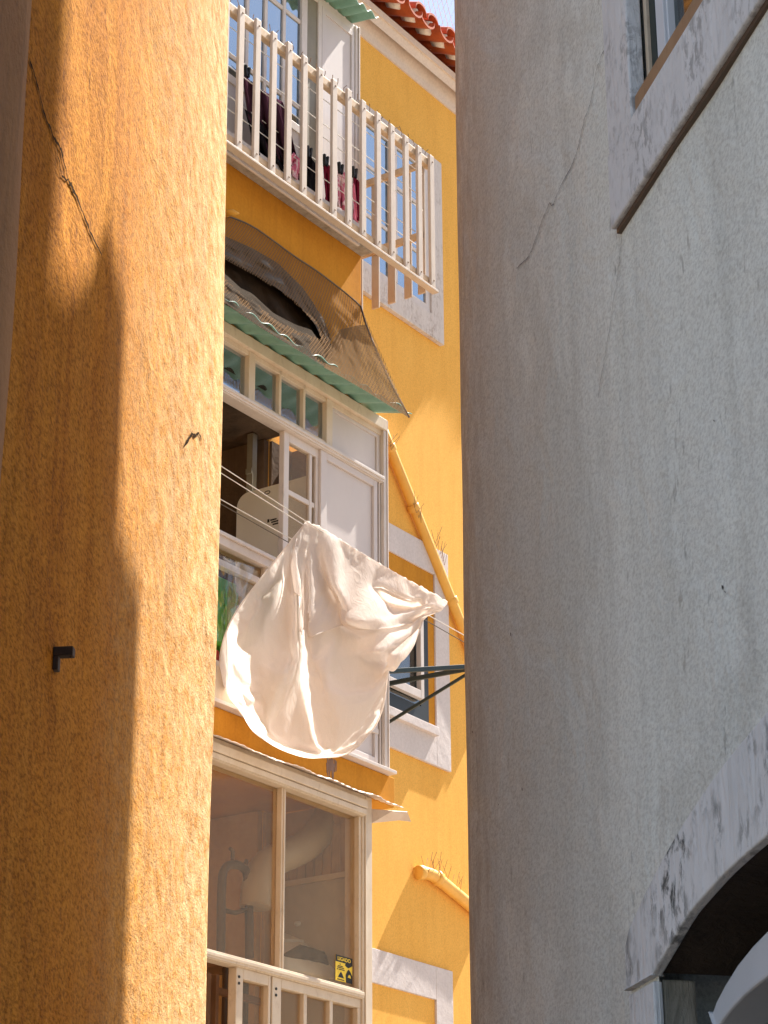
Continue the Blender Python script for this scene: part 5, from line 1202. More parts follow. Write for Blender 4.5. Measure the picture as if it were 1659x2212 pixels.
-10952, 2864, -2406, -10999, 2974, -2480, -10944, 3077, -2496, -10788, 3150, -2465, -10592, 3019, -2430, -10385, 2839, -2377, -10208, 2619, -2320, -10052, 2406, -2272, -9850, 2296, -2244, -9679, 2228, -2243, -9544, 2206, -2272, -9445, 2239, -2326,
-9384, 2316, -2399, -9358, 2430, -2484, -9293, 2548, -2582, -9248, 2698, -2674, -9210, 2859, -2763, -9315, 2997, -2830, -9454, 3056, -2929, -9594, 3026, -3011, -9682, 3111, -3081, -9720, 3218, -3115, -9674, 3327, -3120, -9544, 3415, -3110,
-9322, 3459, -3084, -9018, 3413, -3040, -8707, 3193, -2941, -8252, 3127, -2856, -7757, 3253, -2736, -7227, 3351, -2612, -6691, 3360, -2505, -6205, 3321, -2416, -5806, 3271, -2347, -5526, 3319, -2284, -5385, 3400, -2244, -5385, 3510, -2227,
-5535, 3622, -2211, -5796, 3676, -2181, -6021, 3919, -2192, -6183, 4150, -2382, -6361, 4370, -2510, -6437, 4581, -2536, -6469, 4688, -2593, -6122, 4619, -2414, -6006, 4528, -2227, -5763, 4475, -2006, -5436, 4325, -1826, -5136, 4202, -1549,
-11711, 1215, -524, -11732, 1400, -695, -11727, 1618, -961, -11824, 1830, -1106, -11792, 1933, -1133, -11512, 1874, -1136, -11252, 1752, -1137, -11058, 1646, -1153, -10925, 1657, -1188, -10861, 1723, -1275, -10822, 1859, -1434, -10780, 2049, -1661,
-10735, 2277, -1928, -10728, 2533, -2183, -10701, 2688, -2351, -10869, 2802, -2505, -10972, 2906, -2609, -10992, 3013, -2657, -10931, 3126, -2646, -10749, 3144, -2633, -10557, 3009, -2598, -10377, 2817, -2550, -10236, 2591, -2497, -10059, 2412, -2458,
-9868, 2300, -2434, -9699, 2234, -2437, -9558, 2217, -2462, -9454, 2250, -2510, -9390, 2325, -2576, -9386, 2439, -2648, -9362, 2574, -2724, -9327, 2724, -2809, -9241, 2851, -2914, -9290, 3022, -2981, -9450, 2989, -3068, -9570, 3069, -3156,
-9674, 3144, -3217, -9710, 3251, -3244, -9654, 3362, -3247, -9498, 3447, -3229, -9243, 3468, -3190, -8926, 3347, -3114, -8558, 3139, -3034, -8071, 3188, -2937, -7558, 3321, -2807, -7022, 3388, -2687, -6510, 3366, -2588, -6072, 3301, -2509,
-5732, 3312, -2441, -5522, 3378, -2387, -5448, 3472, -2353, -5516, 3580, -2323, -5697, 3659, -2288, -5950, 3759, -2259, -6009, 4049, -2281, -6184, 4215, -2436, -6289, 4389, -2544, -6332, 4527, -2581, -6286, 4612, -2574, -5945, 4461, -2299,
-5826, 4396, -2057, -5565, 4294, -1849, -5256, 4182, -1645, -11779, 1171, -651, -11778, 1344, -835, -11846, 1600, -1070, -11876, 1810, -1270, -11915, 1921, -1275, -11650, 1903, -1285, -11388, 1817, -1289, -11195, 1707, -1305, -11053, 1677, -1340,
-10974, 1721, -1413, -10927, 1829, -1547, -10885, 1994, -1746, -10835, 2195, -1993, -10797, 2423, -2250, -10806, 2663, -2472, -10755, 2755, -2588, -10892, 2851, -2713, -10952, 2959, -2791, -10970, 3069, -2812, -10893, 3184, -2802, -10729, 3091, -2793,
-10527, 2982, -2763, -10384, 2778, -2719, -10247, 2564, -2671, -10056, 2417, -2638, -9882, 2292, -2618, -9709, 2235, -2621, -9563, 2221, -2644, -9455, 2257, -2688, -9392, 2337, -2745, -9390, 2448, -2810, -9324, 2565, -2879, -9353, 2714, -2961,
-9285, 2854, -3062, -9288, 3033, -3134, -9435, 3137, -3088, -9528, 3129, -3225, -9629, 3166, -3308, -9666, 3265, -3350, -9601, 3382, -3355, -9419, 3462, -3329, -9141, 3426, -3276, -8843, 3217, -3190, -8398, 3166, -3126, -7906, 3255, -3015,
-7393, 3372, -2887, -6875, 3410, -2774, -6405, 3354, -2686, -6015, 3328, -2611, -5735, 3371, -2546, -5581, 3449, -2493, -5563, 3548, -2448, -5677, 3574, -2379, -5856, 3659, -2351, -5999, 3855, -2357, -5986, 4111, -2354, -6119, 4213, -2493,
-6172, 4355, -2551, -6164, 4455, -2571, -6125, 4490, -2470, -5855, 4294, -2084, -5605, 4232, -1937, -5346, 4143, -1728, -11847, 1127, -778, -11883, 1311, -949, -11898, 1554, -1218, -12016, 1795, -1371, -12038, 1912, -1416, -11792, 1908, -1430,
-11535, 1861, -1440, -11332, 1782, -1458, -11190, 1718, -1491, -11096, 1738, -1554, -11039, 1818, -1667, -10993, 1954, -1840, -10942, 2129, -2062, -10891, 2329, -2308, -10866, 2548, -2540, -10877, 2762, -2728, -10793, 2790, -2802, -10845, 2935, -2880,
-10937, 2998, -2941, -10948, 3111, -2958, -10834, 3201, -2957, -10676, 3098, -2949, -10520, 2940, -2924, -10404, 2731, -2878, -10243, 2547, -2841, -10046, 2423, -2810, -9889, 2279, -2790, -9712, 2230, -2793, -9562, 2220, -2815, -9448, 2261, -2854,
-9388, 2345, -2906, -9386, 2456, -2966, -9305, 2563, -3028, -9370, 2698, -3109, -9377, 2870, -3176, -9381, 3046, -3243, -9384, 3220, -3192, -9479, 3159, -3306, -9577, 3175, -3388, -9618, 3270, -3435, -9547, 3395, -3435, -9345, 3462, -3393,
-9062, 3385, -3316, -8722, 3199, -3292, -8268, 3211, -3213, -7785, 3316, -3096, -7282, 3404, -2975, -6792, 3422, -2869, -6361, 3368, -2785, -6012, 3372, -2713, -5775, 3433, -2642, -5655, 3518, -2584, -5689, 3510, -2485, -5741, 3609, -2415,
-5839, 3754, -2409, -5969, 3884, -2317, -5937, 4057, -2404, -5999, 4183, -2488, -6023, 4301, -2499, -6076, 4331, -2427, -6048, 4344, -2292, -5688, 4162, -1945, -5434, 4098, -1803, -11913, 1087, -908, -11923, 1257, -1090, -12024, 1532, -1312,
-12089, 1771, -1517, -12145, 1891, -1554, -11919, 1901, -1574, -11674, 1878, -1588, -11469, 1829, -1609, -11323, 1770, -1642, -11221, 1769, -1699, -11155, 1825, -1796, -11103, 1933, -1947, -11051, 2082, -2144, -10993, 2256, -2375, -10951, 2454, -2605,
-10937, 2658, -2804, -10971, 2872, -2906, -10870, 2838, -2980, -10866, 2962, -3057, -10956, 3029, -3086, -10944, 3148, -3089, -10798, 3171, -3113, -10648, 3060, -3105, -10522, 2884, -3075, -10407, 2684, -3034, -10214, 2548, -3002, -10066, 2374, -2964,
-9882, 2266, -2951, -9704, 2214, -2954, -9548, 2217, -2975, -9435, 2265, -3011, -9382, 2354, -3060, -9387, 2465, -3114, -9292, 2555, -3173, -9269, 2717, -3209, -9256, 2895, -3240, -9290, 3073, -3274, -9324, 3243, -3310, -9427, 3172, -3399,
-9530, 3180, -3469, -9578, 3278, -3503, -9496, 3406, -3487, -9280, 3449, -3427, -8980, 3371, -3388, -8616, 3218, -3384, -8169, 3257, -3297, -7698, 3359, -3178, -7210, 3423, -3064, -6747, 3431, -2962, -6345, 3388, -2880, -6026, 3419, -2799,
-5815, 3491, -2721, -5720, 3551, -2615, -5696, 3594, -2524, -5735, 3643, -2418, -5827, 3735, -2345, -5908, 3854, -2276, -5944, 3994, -2334, -5933, 4114, -2390, -5922, 4214, -2385, -5962, 4227, -2293, -5946, 4220, -2144, -5523, 4047, -1869,
-11978, 1048, -1039, -12051, 1236, -1175, -12104, 1490, -1440, -12216, 1748, -1615, -12245, 1872, -1692, -12036, 1883, -1715, -11806, 1878, -1734, -11606, 1853, -1758, -11454, 1816, -1791, -11348, 1806, -1845, -11273, 1843, -1931, -11217, 1929, -2063,
-11163, 2057, -2240, -11105, 2211, -2452, -11043, 2375, -2678, -11062, 2602, -2837, -11066, 2800, -2981, -11069, 2961, -3090, -10927, 2880, -3153, -10923, 2991, -3219, -11011, 3056, -3193, -10939, 3151, -3223, -10808, 3077, -3244, -10636, 3001, -3253,
-10543, 2811, -3215, -10368, 2665, -3187, -10205, 2498, -3150, -10058, 2325, -3114, -9852, 2276, -3104, -9682, 2194, -3105, -9528, 2217, -3128, -9414, 2269, -3162, -9365, 2363, -3206, -9392, 2468, -3259, -9318, 2576, -3311, -9279, 2731, -3347,
-9251, 2905, -3378, -9259, 3085, -3404, -9275, 3255, -3433, -9387, 3183, -3504, -9498, 3189, -3551, -9545, 3294, -3562, -9444, 3413, -3525, -9213, 3440, -3490, -8903, 3367, -3473, -8525, 3255, -3472, -8086, 3301, -3379, -7626, 3394, -3262,
-7155, 3437, -3151, -6714, 3439, -3052, -6333, 3415, -2967, -6044, 3480, -2866, -5890, 3528, -2699, -5780, 3602, -2621, -5727, 3650, -2539, -5710, 3697, -2441, -5754, 3753, -2339, -5819, 3820, -2257, -5859, 3941, -2252, -5873, 4051, -2252,
-5817, 4123, -2262, -5830, 4158, -2165, -5806, 4127, -2014, -12041, 1012, -1171, -12086, 1190, -1318, -12219, 1456, -1536, -12305, 1712, -1739, -12327, 1839, -1828, -12133, 1858, -1855, -11918, 1863, -1877, -11726, 1859, -1905, -11574, 1844, -1940,
-11467, 1838, -1993, -11390, 1871, -2074, -11331, 1945, -2195, -11276, 2055, -2355, -11218, 2193, -2550, -11162, 2350, -2756, -11120, 2530, -2945, -11117, 2724, -3089, -11166, 2900, -3173, -11155, 3032, -3247, -10987, 2919, -3323, -11056, 3015, -3324,
-11028, 3122, -3349, -10904, 3122, -3385, -10777, 3026, -3395, -10618, 2917, -3395, -10513, 2733, -3358, -10336, 2589, -3329, -10214, 2397, -3278, -9998, 2334, -3265, -9822, 2218, -3250, -9639, 2180, -3259, -9490, 2226, -3285, -9374, 2279, -3314,
-9340, 2380, -3358, -9391, 2474, -3413, -9365, 2608, -3449, -9306, 2757, -3490, -9261, 2928, -3521, -9252, 3108, -3546, -9264, 3275, -3573, -9377, 3201, -3625, -9488, 3225, -3652, -9511, 3340, -3633, -9374, 3438, -3603, -9126, 3438, -3585,
-8812, 3343, -3589, -8418, 3316, -3552, -7981, 3350, -3462, -7530, 3428, -3347, -7077, 3428, -3241, -6661, 3436, -3144, -6311, 3480, -3038, -6109, 3530, -2826, -5955, 3590, -2680, -5854, 3641, -2579, -5755, 3681, -2547, -5712, 3729, -2471,
-5767, 3796, -2412, -5730, 3810, -2317, -5796, 3854, -2256, -5842, 3928, -2215, -5825, 3981, -2137, -5757, 4002, -2044, -12100, 977, -1305, -12139, 1141, -1451, -12222, 1412, -1678, -12311, 1667, -1882, -12387, 1789, -1960, -12206, 1822, -1993,
-12004, 1838, -2019, -11825, 1850, -2051, -11682, 1853, -2089, -11578, 1861, -2144, -11502, 1897, -2225, -11442, 1967, -2341, -11385, 2066, -2490, -11328, 2193, -2670, -11275, 2340, -2861, -11228, 2503, -3043, -11211, 2681, -3192, -11221, 2850, -3298,
-11261, 2998, -3343, -11074, 2871, -3425, -11102, 2986, -3457, -11094, 3096, -3480, -10986, 3117, -3522, -10861, 3057, -3545, -10719, 2962, -3551, -10591, 2811, -3532, -10448, 2649, -3503, -10344, 2454, -3446, -10126, 2383, -3432, -9927, 2277, -3414,
-9755, 2158, -3401, -9574, 2196, -3422, -9425, 2241, -3445, -9316, 2303, -3474, -9314, 2407, -3523, -9374, 2500, -3577, -9385, 2643, -3609, -9359, 2812, -3633, -9285, 2975, -3673, -9255, 3153, -3699, -9310, 3308, -3719, -9417, 3238, -3770,
-9508, 3305, -3762, -9461, 3423, -3733, -9279, 3481, -3708, -9011, 3455, -3696, -8672, 3391, -3692, -8271, 3394, -3632, -7834, 3411, -3546, -7388, 3444, -3438, -6962, 3477, -3326, -6581, 3517, -3213, -6304, 3576, -3023, -6124, 3640, -2827,
-5970, 3695, -2698, -5852, 3743, -2617, -5746, 3728, -2585, -5707, 3809, -2540, -5658, 3834, -2459, -5651, 3870, -2366, -5650, 3896, -2276, -5636, 3898, -2178, -5637, 3854, -2074, -12156, 942, -1439, -12226, 1094, -1563, -12319, 1361, -1777,
-12405, 1615, -1981, -12434, 1738, -2091, -12264, 1772, -2126, -12077, 1799, -2158, -11912, 1823, -2194, -11780, 1845, -2236, -11682, 1870, -2293, -11608, 1912, -2374, -11546, 1979, -2488, -11490, 2075, -2630, -11435, 2193, -2796, -11385, 2335, -2973,
-11337, 2484, -3147, -11306, 2644, -3299, -11339, 2820, -3380, -11365, 2967, -3441, -11337, 3065, -3518, -11113, 2952, -3597, -11154, 3058, -3609, -11060, 3103, -3655, -10943, 3062, -3685, -10815, 2982, -3700, -10688, 2854, -3693, -10563, 2695, -3666,
-10465, 2506, -3611, -10250, 2426, -3598, -10043, 2319, -3578, -9880, 2163, -3545, -9669, 2161, -3560, -9494, 2220, -3580, -9344, 2252, -3603, -9256, 2336, -3634, -9280, 2435, -3686, -9349, 2530, -3739, -9381, 2681, -3767, -9392, 2859, -3784,
-9314, 3024, -3822, -9270, 3199, -3848, -9352, 3336, -3866, -9474, 3306, -3893, -9494, 3413, -3865, -9379, 3497, -3838, -9167, 3521, -3816, -8879, 3475, -3814, -8520, 3468, -3770, -8113, 3478, -3696, -7679, 3500, -3600, -7248, 3535, -3485,
-6844, 3572, -3368, -6510, 3621, -3202, -6280, 3693, -2992, -6120, 3748, -2795, -5927, 3729, -2739, -5784, 3715, -2699, -5705, 3701, -2600, -5684, 3697, -2495, -5659, 3704, -2396, -5634, 3712, -2299, -5592, 3714, -2204, -5527, 3712, -2108,
-12204, 907, -1572, -12221, 1047, -1700, -12336, 1296, -1902, -12432, 1544, -2100, -12450, 1668, -2213, -12290, 1708, -2253, -12117, 1743, -2290, -11967, 1776, -2332, -11849, 1811, -2379, -11760, 1847, -2441, -11693, 1902, -2524, -11637, 1979, -2638,
-11583, 2080, -2777, -11537, 2207, -2931, -11481, 2332, -3104, -11444, 2486, -3261, -11408, 2633, -3410, -11422, 2799, -3501, -11455, 2944, -3554, -11425, 3042, -3633, -11183, 2931, -3720, -11202, 3043, -3743, -11108, 3085, -3790, -10997, 3047, -3823,
-10879, 2975, -3842, -10761, 2859, -3841, -10649, 2701, -3814, -10543, 2521, -3769, -10328, 2447, -3756, -10119, 2334, -3735, -9964, 2157, -3690, -9736, 2140, -3702, -9540, 2209, -3720, -9367, 2235, -3741, -9235, 2285, -3763, -9207, 2392, -3805,
-9266, 2479, -3862, -9337, 2598, -3905, -9333, 2771, -3917, -9399, 2946, -3945, -9328, 3121, -3976, -9296, 3293, -3999, -9432, 3345, -4018, -9494, 3441, -3993, -9407, 3526, -3967, -9234, 3579, -3937, -8977, 3577, -3910, -8646, 3549, -3891,
-8260, 3558, -3822, -7840, 3581, -3727, -7417, 3625, -3600, -7010, 3667, -3471, -6646, 3700, -3332, -6402, 3775, -3101, -6158, 3783, -2947, -5978, 3837, -2805, -5813, 3830, -2718, -5682, 3805, -2640, -5595, 3766, -2549, -5531, 3733, -2454,
-5481, 3700, -2356, -5427, 3661, -2258, -5390, 3596, -2152, -12243, 869, -1704, -12298, 994, -1808, -12319, 1234, -2027, -12442, 1468, -2217, -12452, 1593, -2332, -12298, 1634, -2375, -12135, 1671, -2414, -12005, 1723, -2465, -11893, 1752, -2514,
-11819, 1805, -2582, -11768, 1881, -2668, -11717, 1966, -2783, -11672, 2079, -2918, -11617, 2195, -3075, -11584, 2341, -3227, -11532, 2472, -3388, -11511, 2625, -3521, -11536, 2790, -3594, -11544, 2925, -3668, -11506, 3016, -3750, -11454, 3089, -3822,
-11204, 2960, -3858, -11153, 3043, -3919, -11043, 3021, -3958, -10929, 2958, -3981, -10823, 2846, -3983, -10736, 2685, -3949, -10601, 2530, -3923, -10387, 2459, -3911, -10182, 2334, -3887, -10032, 2143, -3834, -9790, 2120, -3844, -9578, 2202, -3861,
-9383, 2233, -3881, -9224, 2254, -3900, -9142, 2349, -3929, -9196, 2431, -3991, -9259, 2542, -4036, -9323, 2695, -4065, -9309, 2885, -4069, -9402, 3058, -4102, -9395, 3247, -4104, -9365, 3404, -4127, -9473, 3470, -4122, -9400, 3555, -4095,
-9257, 3623, -4064, -9027, 3655, -4021, -8718, 3659, -3972, -8344, 3646, -3932, -7952, 3695, -3785, -7539, 3739, -3641, -7131, 3781, -3504, -6752, 3813, -3380, -6416, 3786, -3251, -6197, 3868, -3049, -5969, 3825, -2930, -5794, 3773, -2821,
-5674, 3708, -2707, -5579, 3653, -2600, -5497, 3608, -2500, -5415, 3571, -2405, -5362, 3515, -2302, -5264, 3503, -2209, -12270, 828, -1834, -12243, 946, -1928, -12361, 1149, -2130, -12428, 1384, -2330, -12428, 1511, -2443, -12284, 1561, -2495,
-12134, 1607, -2541, -11999, 1631, -2576, -11930, 1700, -2646, -11866, 1760, -2719, -11829, 1850, -2807, -11805, 1963, -2914, -11738, 2053, -3061, -11708, 2193, -3206, -11654, 2316, -3366, -11629, 2465, -3507, -11616, 2619, -3627, -11635, 2776, -3702,
-11621, 2899, -3788, -11579, 2987, -3871, -11513, 3044, -3945, -11245, 2920, -3988, -11191, 3001, -4049, -11082, 2988, -4092, -10971, 2932, -4118, -10882, 2816, -4117, -10799, 2664, -4088, -10643, 2535, -4074, -10433, 2464, -4064, -10237, 2324, -4036,
-10090, 2124, -3978, -9835, 2101, -3987, -9610, 2198, -4002, -9396, 2239, -4021, -9216, 2238, -4041, -9094, 2307, -4061, -9100, 2415, -4110, -9185, 2490, -4169, -9255, 2633, -4202, -9309, 2815, -4218, -9294, 3019, -4214, -9388, 3193, -4247,
-9433, 3362, -4248, -9451, 3499, -4253, -9375, 3579, -4223, -9246, 3641, -4194, -9043, 3704, -4146, -8758, 3745, -4076, -8405, 3764, -3991, -8006, 3787, -3889, -7586, 3798, -3771, -7169, 3801, -3645, -6782, 3787, -3517, -6485, 3885, -3316,
-6199, 3826, -3172, -5960, 3769, -3040, -5790, 3687, -2905, -5655, 3615, -2780, -5540, 3556, -2669, -5449, 3502, -2561, -5366, 3453, -2456, -5285, 3409, -2352, -5170, 3432, -2279, -12290, 784, -1962, -12279, 889, -2051, -12253, 1129, -2218,
-12386, 1300, -2435, -12393, 1423, -2550, -12247, 1465, -2594, -12097, 1498, -2625, -12037, 1587, -2706, -11956, 1638, -2774, -11914, 1716, -2851, -11856, 1797, -2944, -11817, 1910, -3056, -11833, 2050, -3181, -11761, 2152, -3344, -11766, 2319, -3469,
-11753, 2479, -3590, -11739, 2625, -3709, -11725, 2756, -3814, -11690, 2863, -3908, -11639, 2942, -3993, -11566, 2992, -4067, -11475, 3027, -4138, -11221, 2906, -4151, -11125, 2929, -4214, -11012, 2896, -4250, -10949, 2774, -4240, -10840, 2652, -4233,
-10681, 2540, -4224, -10477, 2465, -4215, -10293, 2310, -4182, -10146, 2104, -4121, -9880, 2083, -4129, -9643, 2193, -4144, -9412, 2247, -4161, -9212, 2230, -4182, -9062, 2274, -4198, -9015, 2382, -4232, -9093, 2454, -4294, -9182, 2573, -4338,
-9251, 2747, -4358, -9295, 2951, -4362, -9281, 3160, -4357, -9333, 3341, -4355, -9386, 3480, -4376, -9334, 3581, -4351, -9219, 3646, -4323, -9032, 3705, -4277, -8762, 3750, -4210, -8420, 3740, -4125, -8029, 3747, -4021, -7613, 3763, -3904,
-7194, 3785, -3782, -6842, 3885, -3592, -6497, 3834, -3438, -6198, 3781, -3291, -5961, 3698, -3140, -5785, 3607, -2994, -5630, 3539, -2868, -5515, 3468, -2745, -5418, 3410, -2631, -5330, 3359, -2522, -5217, 3405, -2451, -5112, 3382, -2362,
-12297, 737, -2087, -12256, 822, -2171, -12187, 1048, -2313, -12300, 1225, -2524, -12339, 1331, -2647, -12188, 1358, -2672, -12108, 1451, -2761, -12007, 1505, -2819, -11968, 1576, -2902, -11899, 1644, -2975, -11893, 1746, -3075, -11839, 1858, -3193,
-11817, 2001, -3321, -11858, 2151, -3459, -11801, 2283, -3610, -11812, 2444, -3721, -11777, 2577, -3841, -11769, 2705, -3941, -11734, 2807, -4032, -11682, 2885, -4115, -11615, 2942, -4191, -11512, 2952, -4253, -11246, 2826, -4266, -11160, 2865, -4335,
-11048, 2851, -4379, -10951, 2762, -4382, -10866, 2635, -4376, -10707, 2541, -4372, -10512, 2456, -4363, -10344, 2286, -4324, -10193, 2079, -4263, -9918, 2067, -4272, -9671, 2190, -4285, -9425, 2256, -4302, -9209, 2229, -4324, -9038, 2250, -4339,
-8951, 2345, -4363, -8986, 2450, -4409, -9097, 2528, -4468, -9185, 2688, -4496, -9250, 2888, -4504, -9278, 3102, -4502, -9298, 3299, -4495, -9306, 3460, -4493, -9285, 3579, -4478, -9180, 3644, -4449, -9006, 3700, -4406, -8751, 3756, -4341,
-8419, 3759, -4256, -8035, 3771, -4153, -7625, 3790, -4036, -7230, 3876, -3874, -6848, 3840, -3717, -6498, 3792, -3561, -6200, 3724, -3404, -5968, 3625, -3240, -5772, 3545, -3096, -5624, 3463, -2959, -5510, 3387, -2829, -5418, 3323, -2707,
-5293, 3361, -2629, -5202, 3325, -2525, -5086, 3351, -2458, -12295, 686, -2210, -12240, 753, -2292, -12150, 960, -2420, -12177, 1189, -2593, -12273, 1225, -2724, -12184, 1312, -2811, -12072, 1377, -2880, -11969, 1424, -2932, -11944, 1496, -3019,
-11884, 1573, -3099, -11889, 1680, -3205, -11874, 1808, -3326, -11827, 1948, -3459, -11823, 2106, -3596, -11876, 2252, -3734, -11872, 2406, -3849, -11842, 2535, -3963, -11813, 2650, -4065, -11769, 2745, -4156, -11718, 2822, -4238, -11649, 2878, -4312,
-11541, 2870, -4365, -11263, 2742, -4381, -11188, 2792, -4456, -11078, 2789, -4503, -10967, 2731, -4520, -10877, 2617, -4518, -10714, 2552, -4517, -10552, 2424, -4501, -10388, 2255, -4462, -10230, 2048, -4403, -9948, 2055, -4415, -9695, 2188, -4427,
-9437, 2266, -4443, -9206, 2232, -4466, -9019, 2234, -4481, -8904, 2311, -4499, -8898, 2426, -4531, -9000, 2504, -4589, -9112, 2640, -4630, -9186, 2836, -4641, -9182, 3055, -4615, -9192, 3260, -4595, -9199, 3431, -4585, -9221, 3557, -4599,
-9131, 3635, -4574, -8969, 3689, -4531, -8726, 3742, -4469, -8409, 3792, -4382, -8034, 3824, -4273, -7633, 3857, -4149, -7228, 3833, -3998, -6848, 3797, -3840, -6499, 3743, -3680, -6207, 3660, -3513, -5969, 3565, -3349, -5776, 3479, -3199,
-5637, 3389, -3052, -5543, 3306, -2908, -5401, 3322, -2821, -5309, 3281, -2707, -5191, 3288, -2631, -5087, 3338, -2564, -12275, 628, -2329, -12267, 696, -2420, -12123, 868, -2530, -12092, 1105, -2681, -12180, 1154, -2813, -12127, 1237, -2925,
-12007, 1288, -2976, -11928, 1346, -3046, -11914, 1419, -3136, -11865, 1506, -3224, -11876, 1618, -3335, -11874, 1752, -3462, -11858, 1902, -3595, -11820, 2055, -3734, -11834, 2210, -3868, -11884, 2352, -3984, -11865, 2478, -4093, -11835, 2587, -4191,
-11795, 2679, -4279, -11745, 2754, -4360, -11674, 2809, -4435, -11563, 2778, -4472, -11451, 2811, -4534, -11205, 2711, -4574, -11099, 2719, -4626, -10982, 2686, -4654, -10864, 2614, -4659, -10733, 2511, -4653, -10584, 2378, -4634, -10421, 2212, -4596,
-10253, 2012, -4542, -9970, 2050, -4558, -9711, 2190, -4569, -9445, 2276, -4585, -9201, 2240, -4607, -9003, 2225, -4624, -8867, 2284, -4638, -8830, 2396, -4661, -8898, 2506, -4703, -9032, 2605, -4759, -9119, 2794, -4775, -9146, 3015, -4759,
-9139, 3224, -4730, -9137, 3402, -4713, -9154, 3535, -4720, -9073, 3619, -4696, -8921, 3674, -4654, -8687, 3723, -4592, -8380, 3765, -4506, -8015, 3798, -4398, -7620, 3809, -4269, -7220, 3787, -4119, -6843, 3751, -3960, -6502, 3685, -3795,
-6215, 3597, -3624, -5979, 3502, -3458, -5792, 3412, -3304, -5695, 3314, -3132, -5539, 3286, -3029, -5432, 3244, -2909, -5310, 3273, -2828, -5195, 3275, -2751, -5108, 3339, -2678, -12242, 564, -2443, -12256, 618, -2542, -12184, 821, -2655,
-12018, 1013, -2772, -12081, 1093, -2906, -12064, 1160, -3032, -11950, 1208, -3082, -11893, 1272, -3163, -11869, 1348, -3252, -11847, 1443, -3353, -11863, 1560, -3469, -11861, 1699, -3598, -11830, 1851, -3732, -11829, 2006, -3873, -11854, 2158, -4004,
-11894, 2296, -4117, -11882, 2417, -4222, -11851, 2520, -4316, -11812, 2608, -4402, -11763, 2681, -4483, -11696, 2740, -4559, -11588, 2754, -4612, -11465, 2742, -4660, -11216, 2622, -4690, -11112, 2638, -4745, -10996, 2608, -4774, -10877, 2546, -4784,
-10753, 2446, -4778, -10639, 2296, -4736, -10463, 2149, -4717, -10263, 1979, -4681, -9986, 2054, -4700, -9721, 2194, -4711, -9449, 2285, -4727, -9194, 2262, -4748, -8989, 2224, -4766, -8838, 2262, -4778, -8776, 2366, -4795, -8816, 2489, -4827,
-8944, 2585, -4882, -9051, 2758, -4907, -9090, 2977, -4896, -9097, 3190, -4870, -9096, 3373, -4850, -9087, 3512, -4842, -9010, 3598, -4816, -8865, 3654, -4775, -8641, 3698, -4713, -8344, 3735, -4627, -7989, 3760, -4519, -7605, 3763, -4389,
-7211, 3742, -4240, -6842, 3700, -4079, -6508, 3627, -3910, -6228, 3536, -3738, -5999, 3439, -3569, -5829, 3342, -3406, -5718, 3252, -3242, -5576, 3214, -3129, -5442, 3235, -3037, -5322, 3258, -2955, -5255, 3321, -2856, -5145, 3349, -2797,
-12196, 497, -2555, -12207, 541, -2659, -12220, 747, -2781, -12036, 926, -2892, -11972, 1049, -2997, -11996, 1076, -3130, -11906, 1135, -3198, -11873, 1202, -3287, -11856, 1284, -3380, -11841, 1385, -3486, -11837, 1511, -3605, -11833, 1654, -3737,
-11825, 1807, -3874, -11865, 1957, -4008, -11883, 2103, -4135, -11892, 2237, -4248, -11894, 2353, -4349, -11860, 2449, -4440, -11822, 2534, -4525, -11773, 2606, -4606, -11701, 2661, -4681, -11595, 2682, -4739, -11472, 2665, -4783, -11220, 2526, -4804,
-11120, 2550, -4865, -11005, 2521, -4891, -10886, 2466, -4905, -10789, 2350, -4878, -10652, 2227, -4860, -10508, 2059, -4818, -10264, 1967, -4823, -9995, 2066, -4842, -9726, 2201, -4854, -9450, 2294, -4869, -9188, 2283, -4888, -8977, 2233, -4908,
-8816, 2246, -4919, -8735, 2340, -4932, -8744, 2468, -4954, -8860, 2573, -5004, -8979, 2729, -5037, -9032, 2944, -5031, -9027, 3157, -4997, -9032, 3344, -4979, -9013, 3485, -4962, -8941, 3574, -4935, -8804, 3630, -4893, -8588, 3671, -4832,
-8300, 3701, -4746, -7955, 3719, -4637, -7582, 3718, -4507, -7200, 3694, -4359, -6840, 3645, -4196, -6515, 3568, -4026, -6244, 3474, -3851, -6031, 3370, -3675, -5870, 3274, -3510, -5741, 3197, -3360, -5589, 3208, -3261, -5462, 3240, -3169,
-5393, 3304, -3061, -5281, 3311, -2989, -5190, 3363, -2919, -12131, 423, -2661, -12104, 479, -2756, -12193, 653, -2899, -12121, 905, -3015, -11987, 969, -3120, -11929, 1001, -3233, -11900, 1073, -3327, -11881, 1145, -3417, -11866, 1233, -3515,
-11853, 1342, -3627, -11842, 1472, -3750, -11835, 1616, -3883, -11827, 1767, -4017, -11835, 1918, -4147, -11845, 2058, -4268, -11861, 2183, -4378, -11892, 2288, -4476, -11853, 2376, -4564, -11823, 2460, -4649, -11774, 2529, -4730, -11699, 2582, -4805,
-11593, 2605, -4865, -11469, 2578, -4903, -11215, 2426, -4917, -11123, 2459, -4986, -11012, 2411, -4994, -10891, 2370, -5017, -10778, 2273, -5002, -10672, 2133, -4968, -10507, 1993, -4945, -10253, 1972, -4965, -9994, 2088, -4983, -9720, 2211, -4996,
-9442, 2303, -5011, -9177, 2301, -5029, -8960, 2264, -5046, -8796, 2236, -5061, -8702, 2321, -5070, -8689, 2447, -5086, -8773, 2579, -5121, -8908, 2710, -5165, -8974, 2918, -5165, -8972, 3130, -5132, -8964, 3316, -5105, -8937, 3457, -5081,
-8867, 3548, -5052, -8734, 3603, -5010, -8526, 3640, -4947, -8246, 3666, -4861, -7911, 3677, -4752, -7549, 3671, -4622, -7180, 3641, -4474, -6832, 3587, -4310, -6517, 3508, -4139, -6264, 3404, -3957, -6070, 3296, -3775, -5921, 3202, -3607,
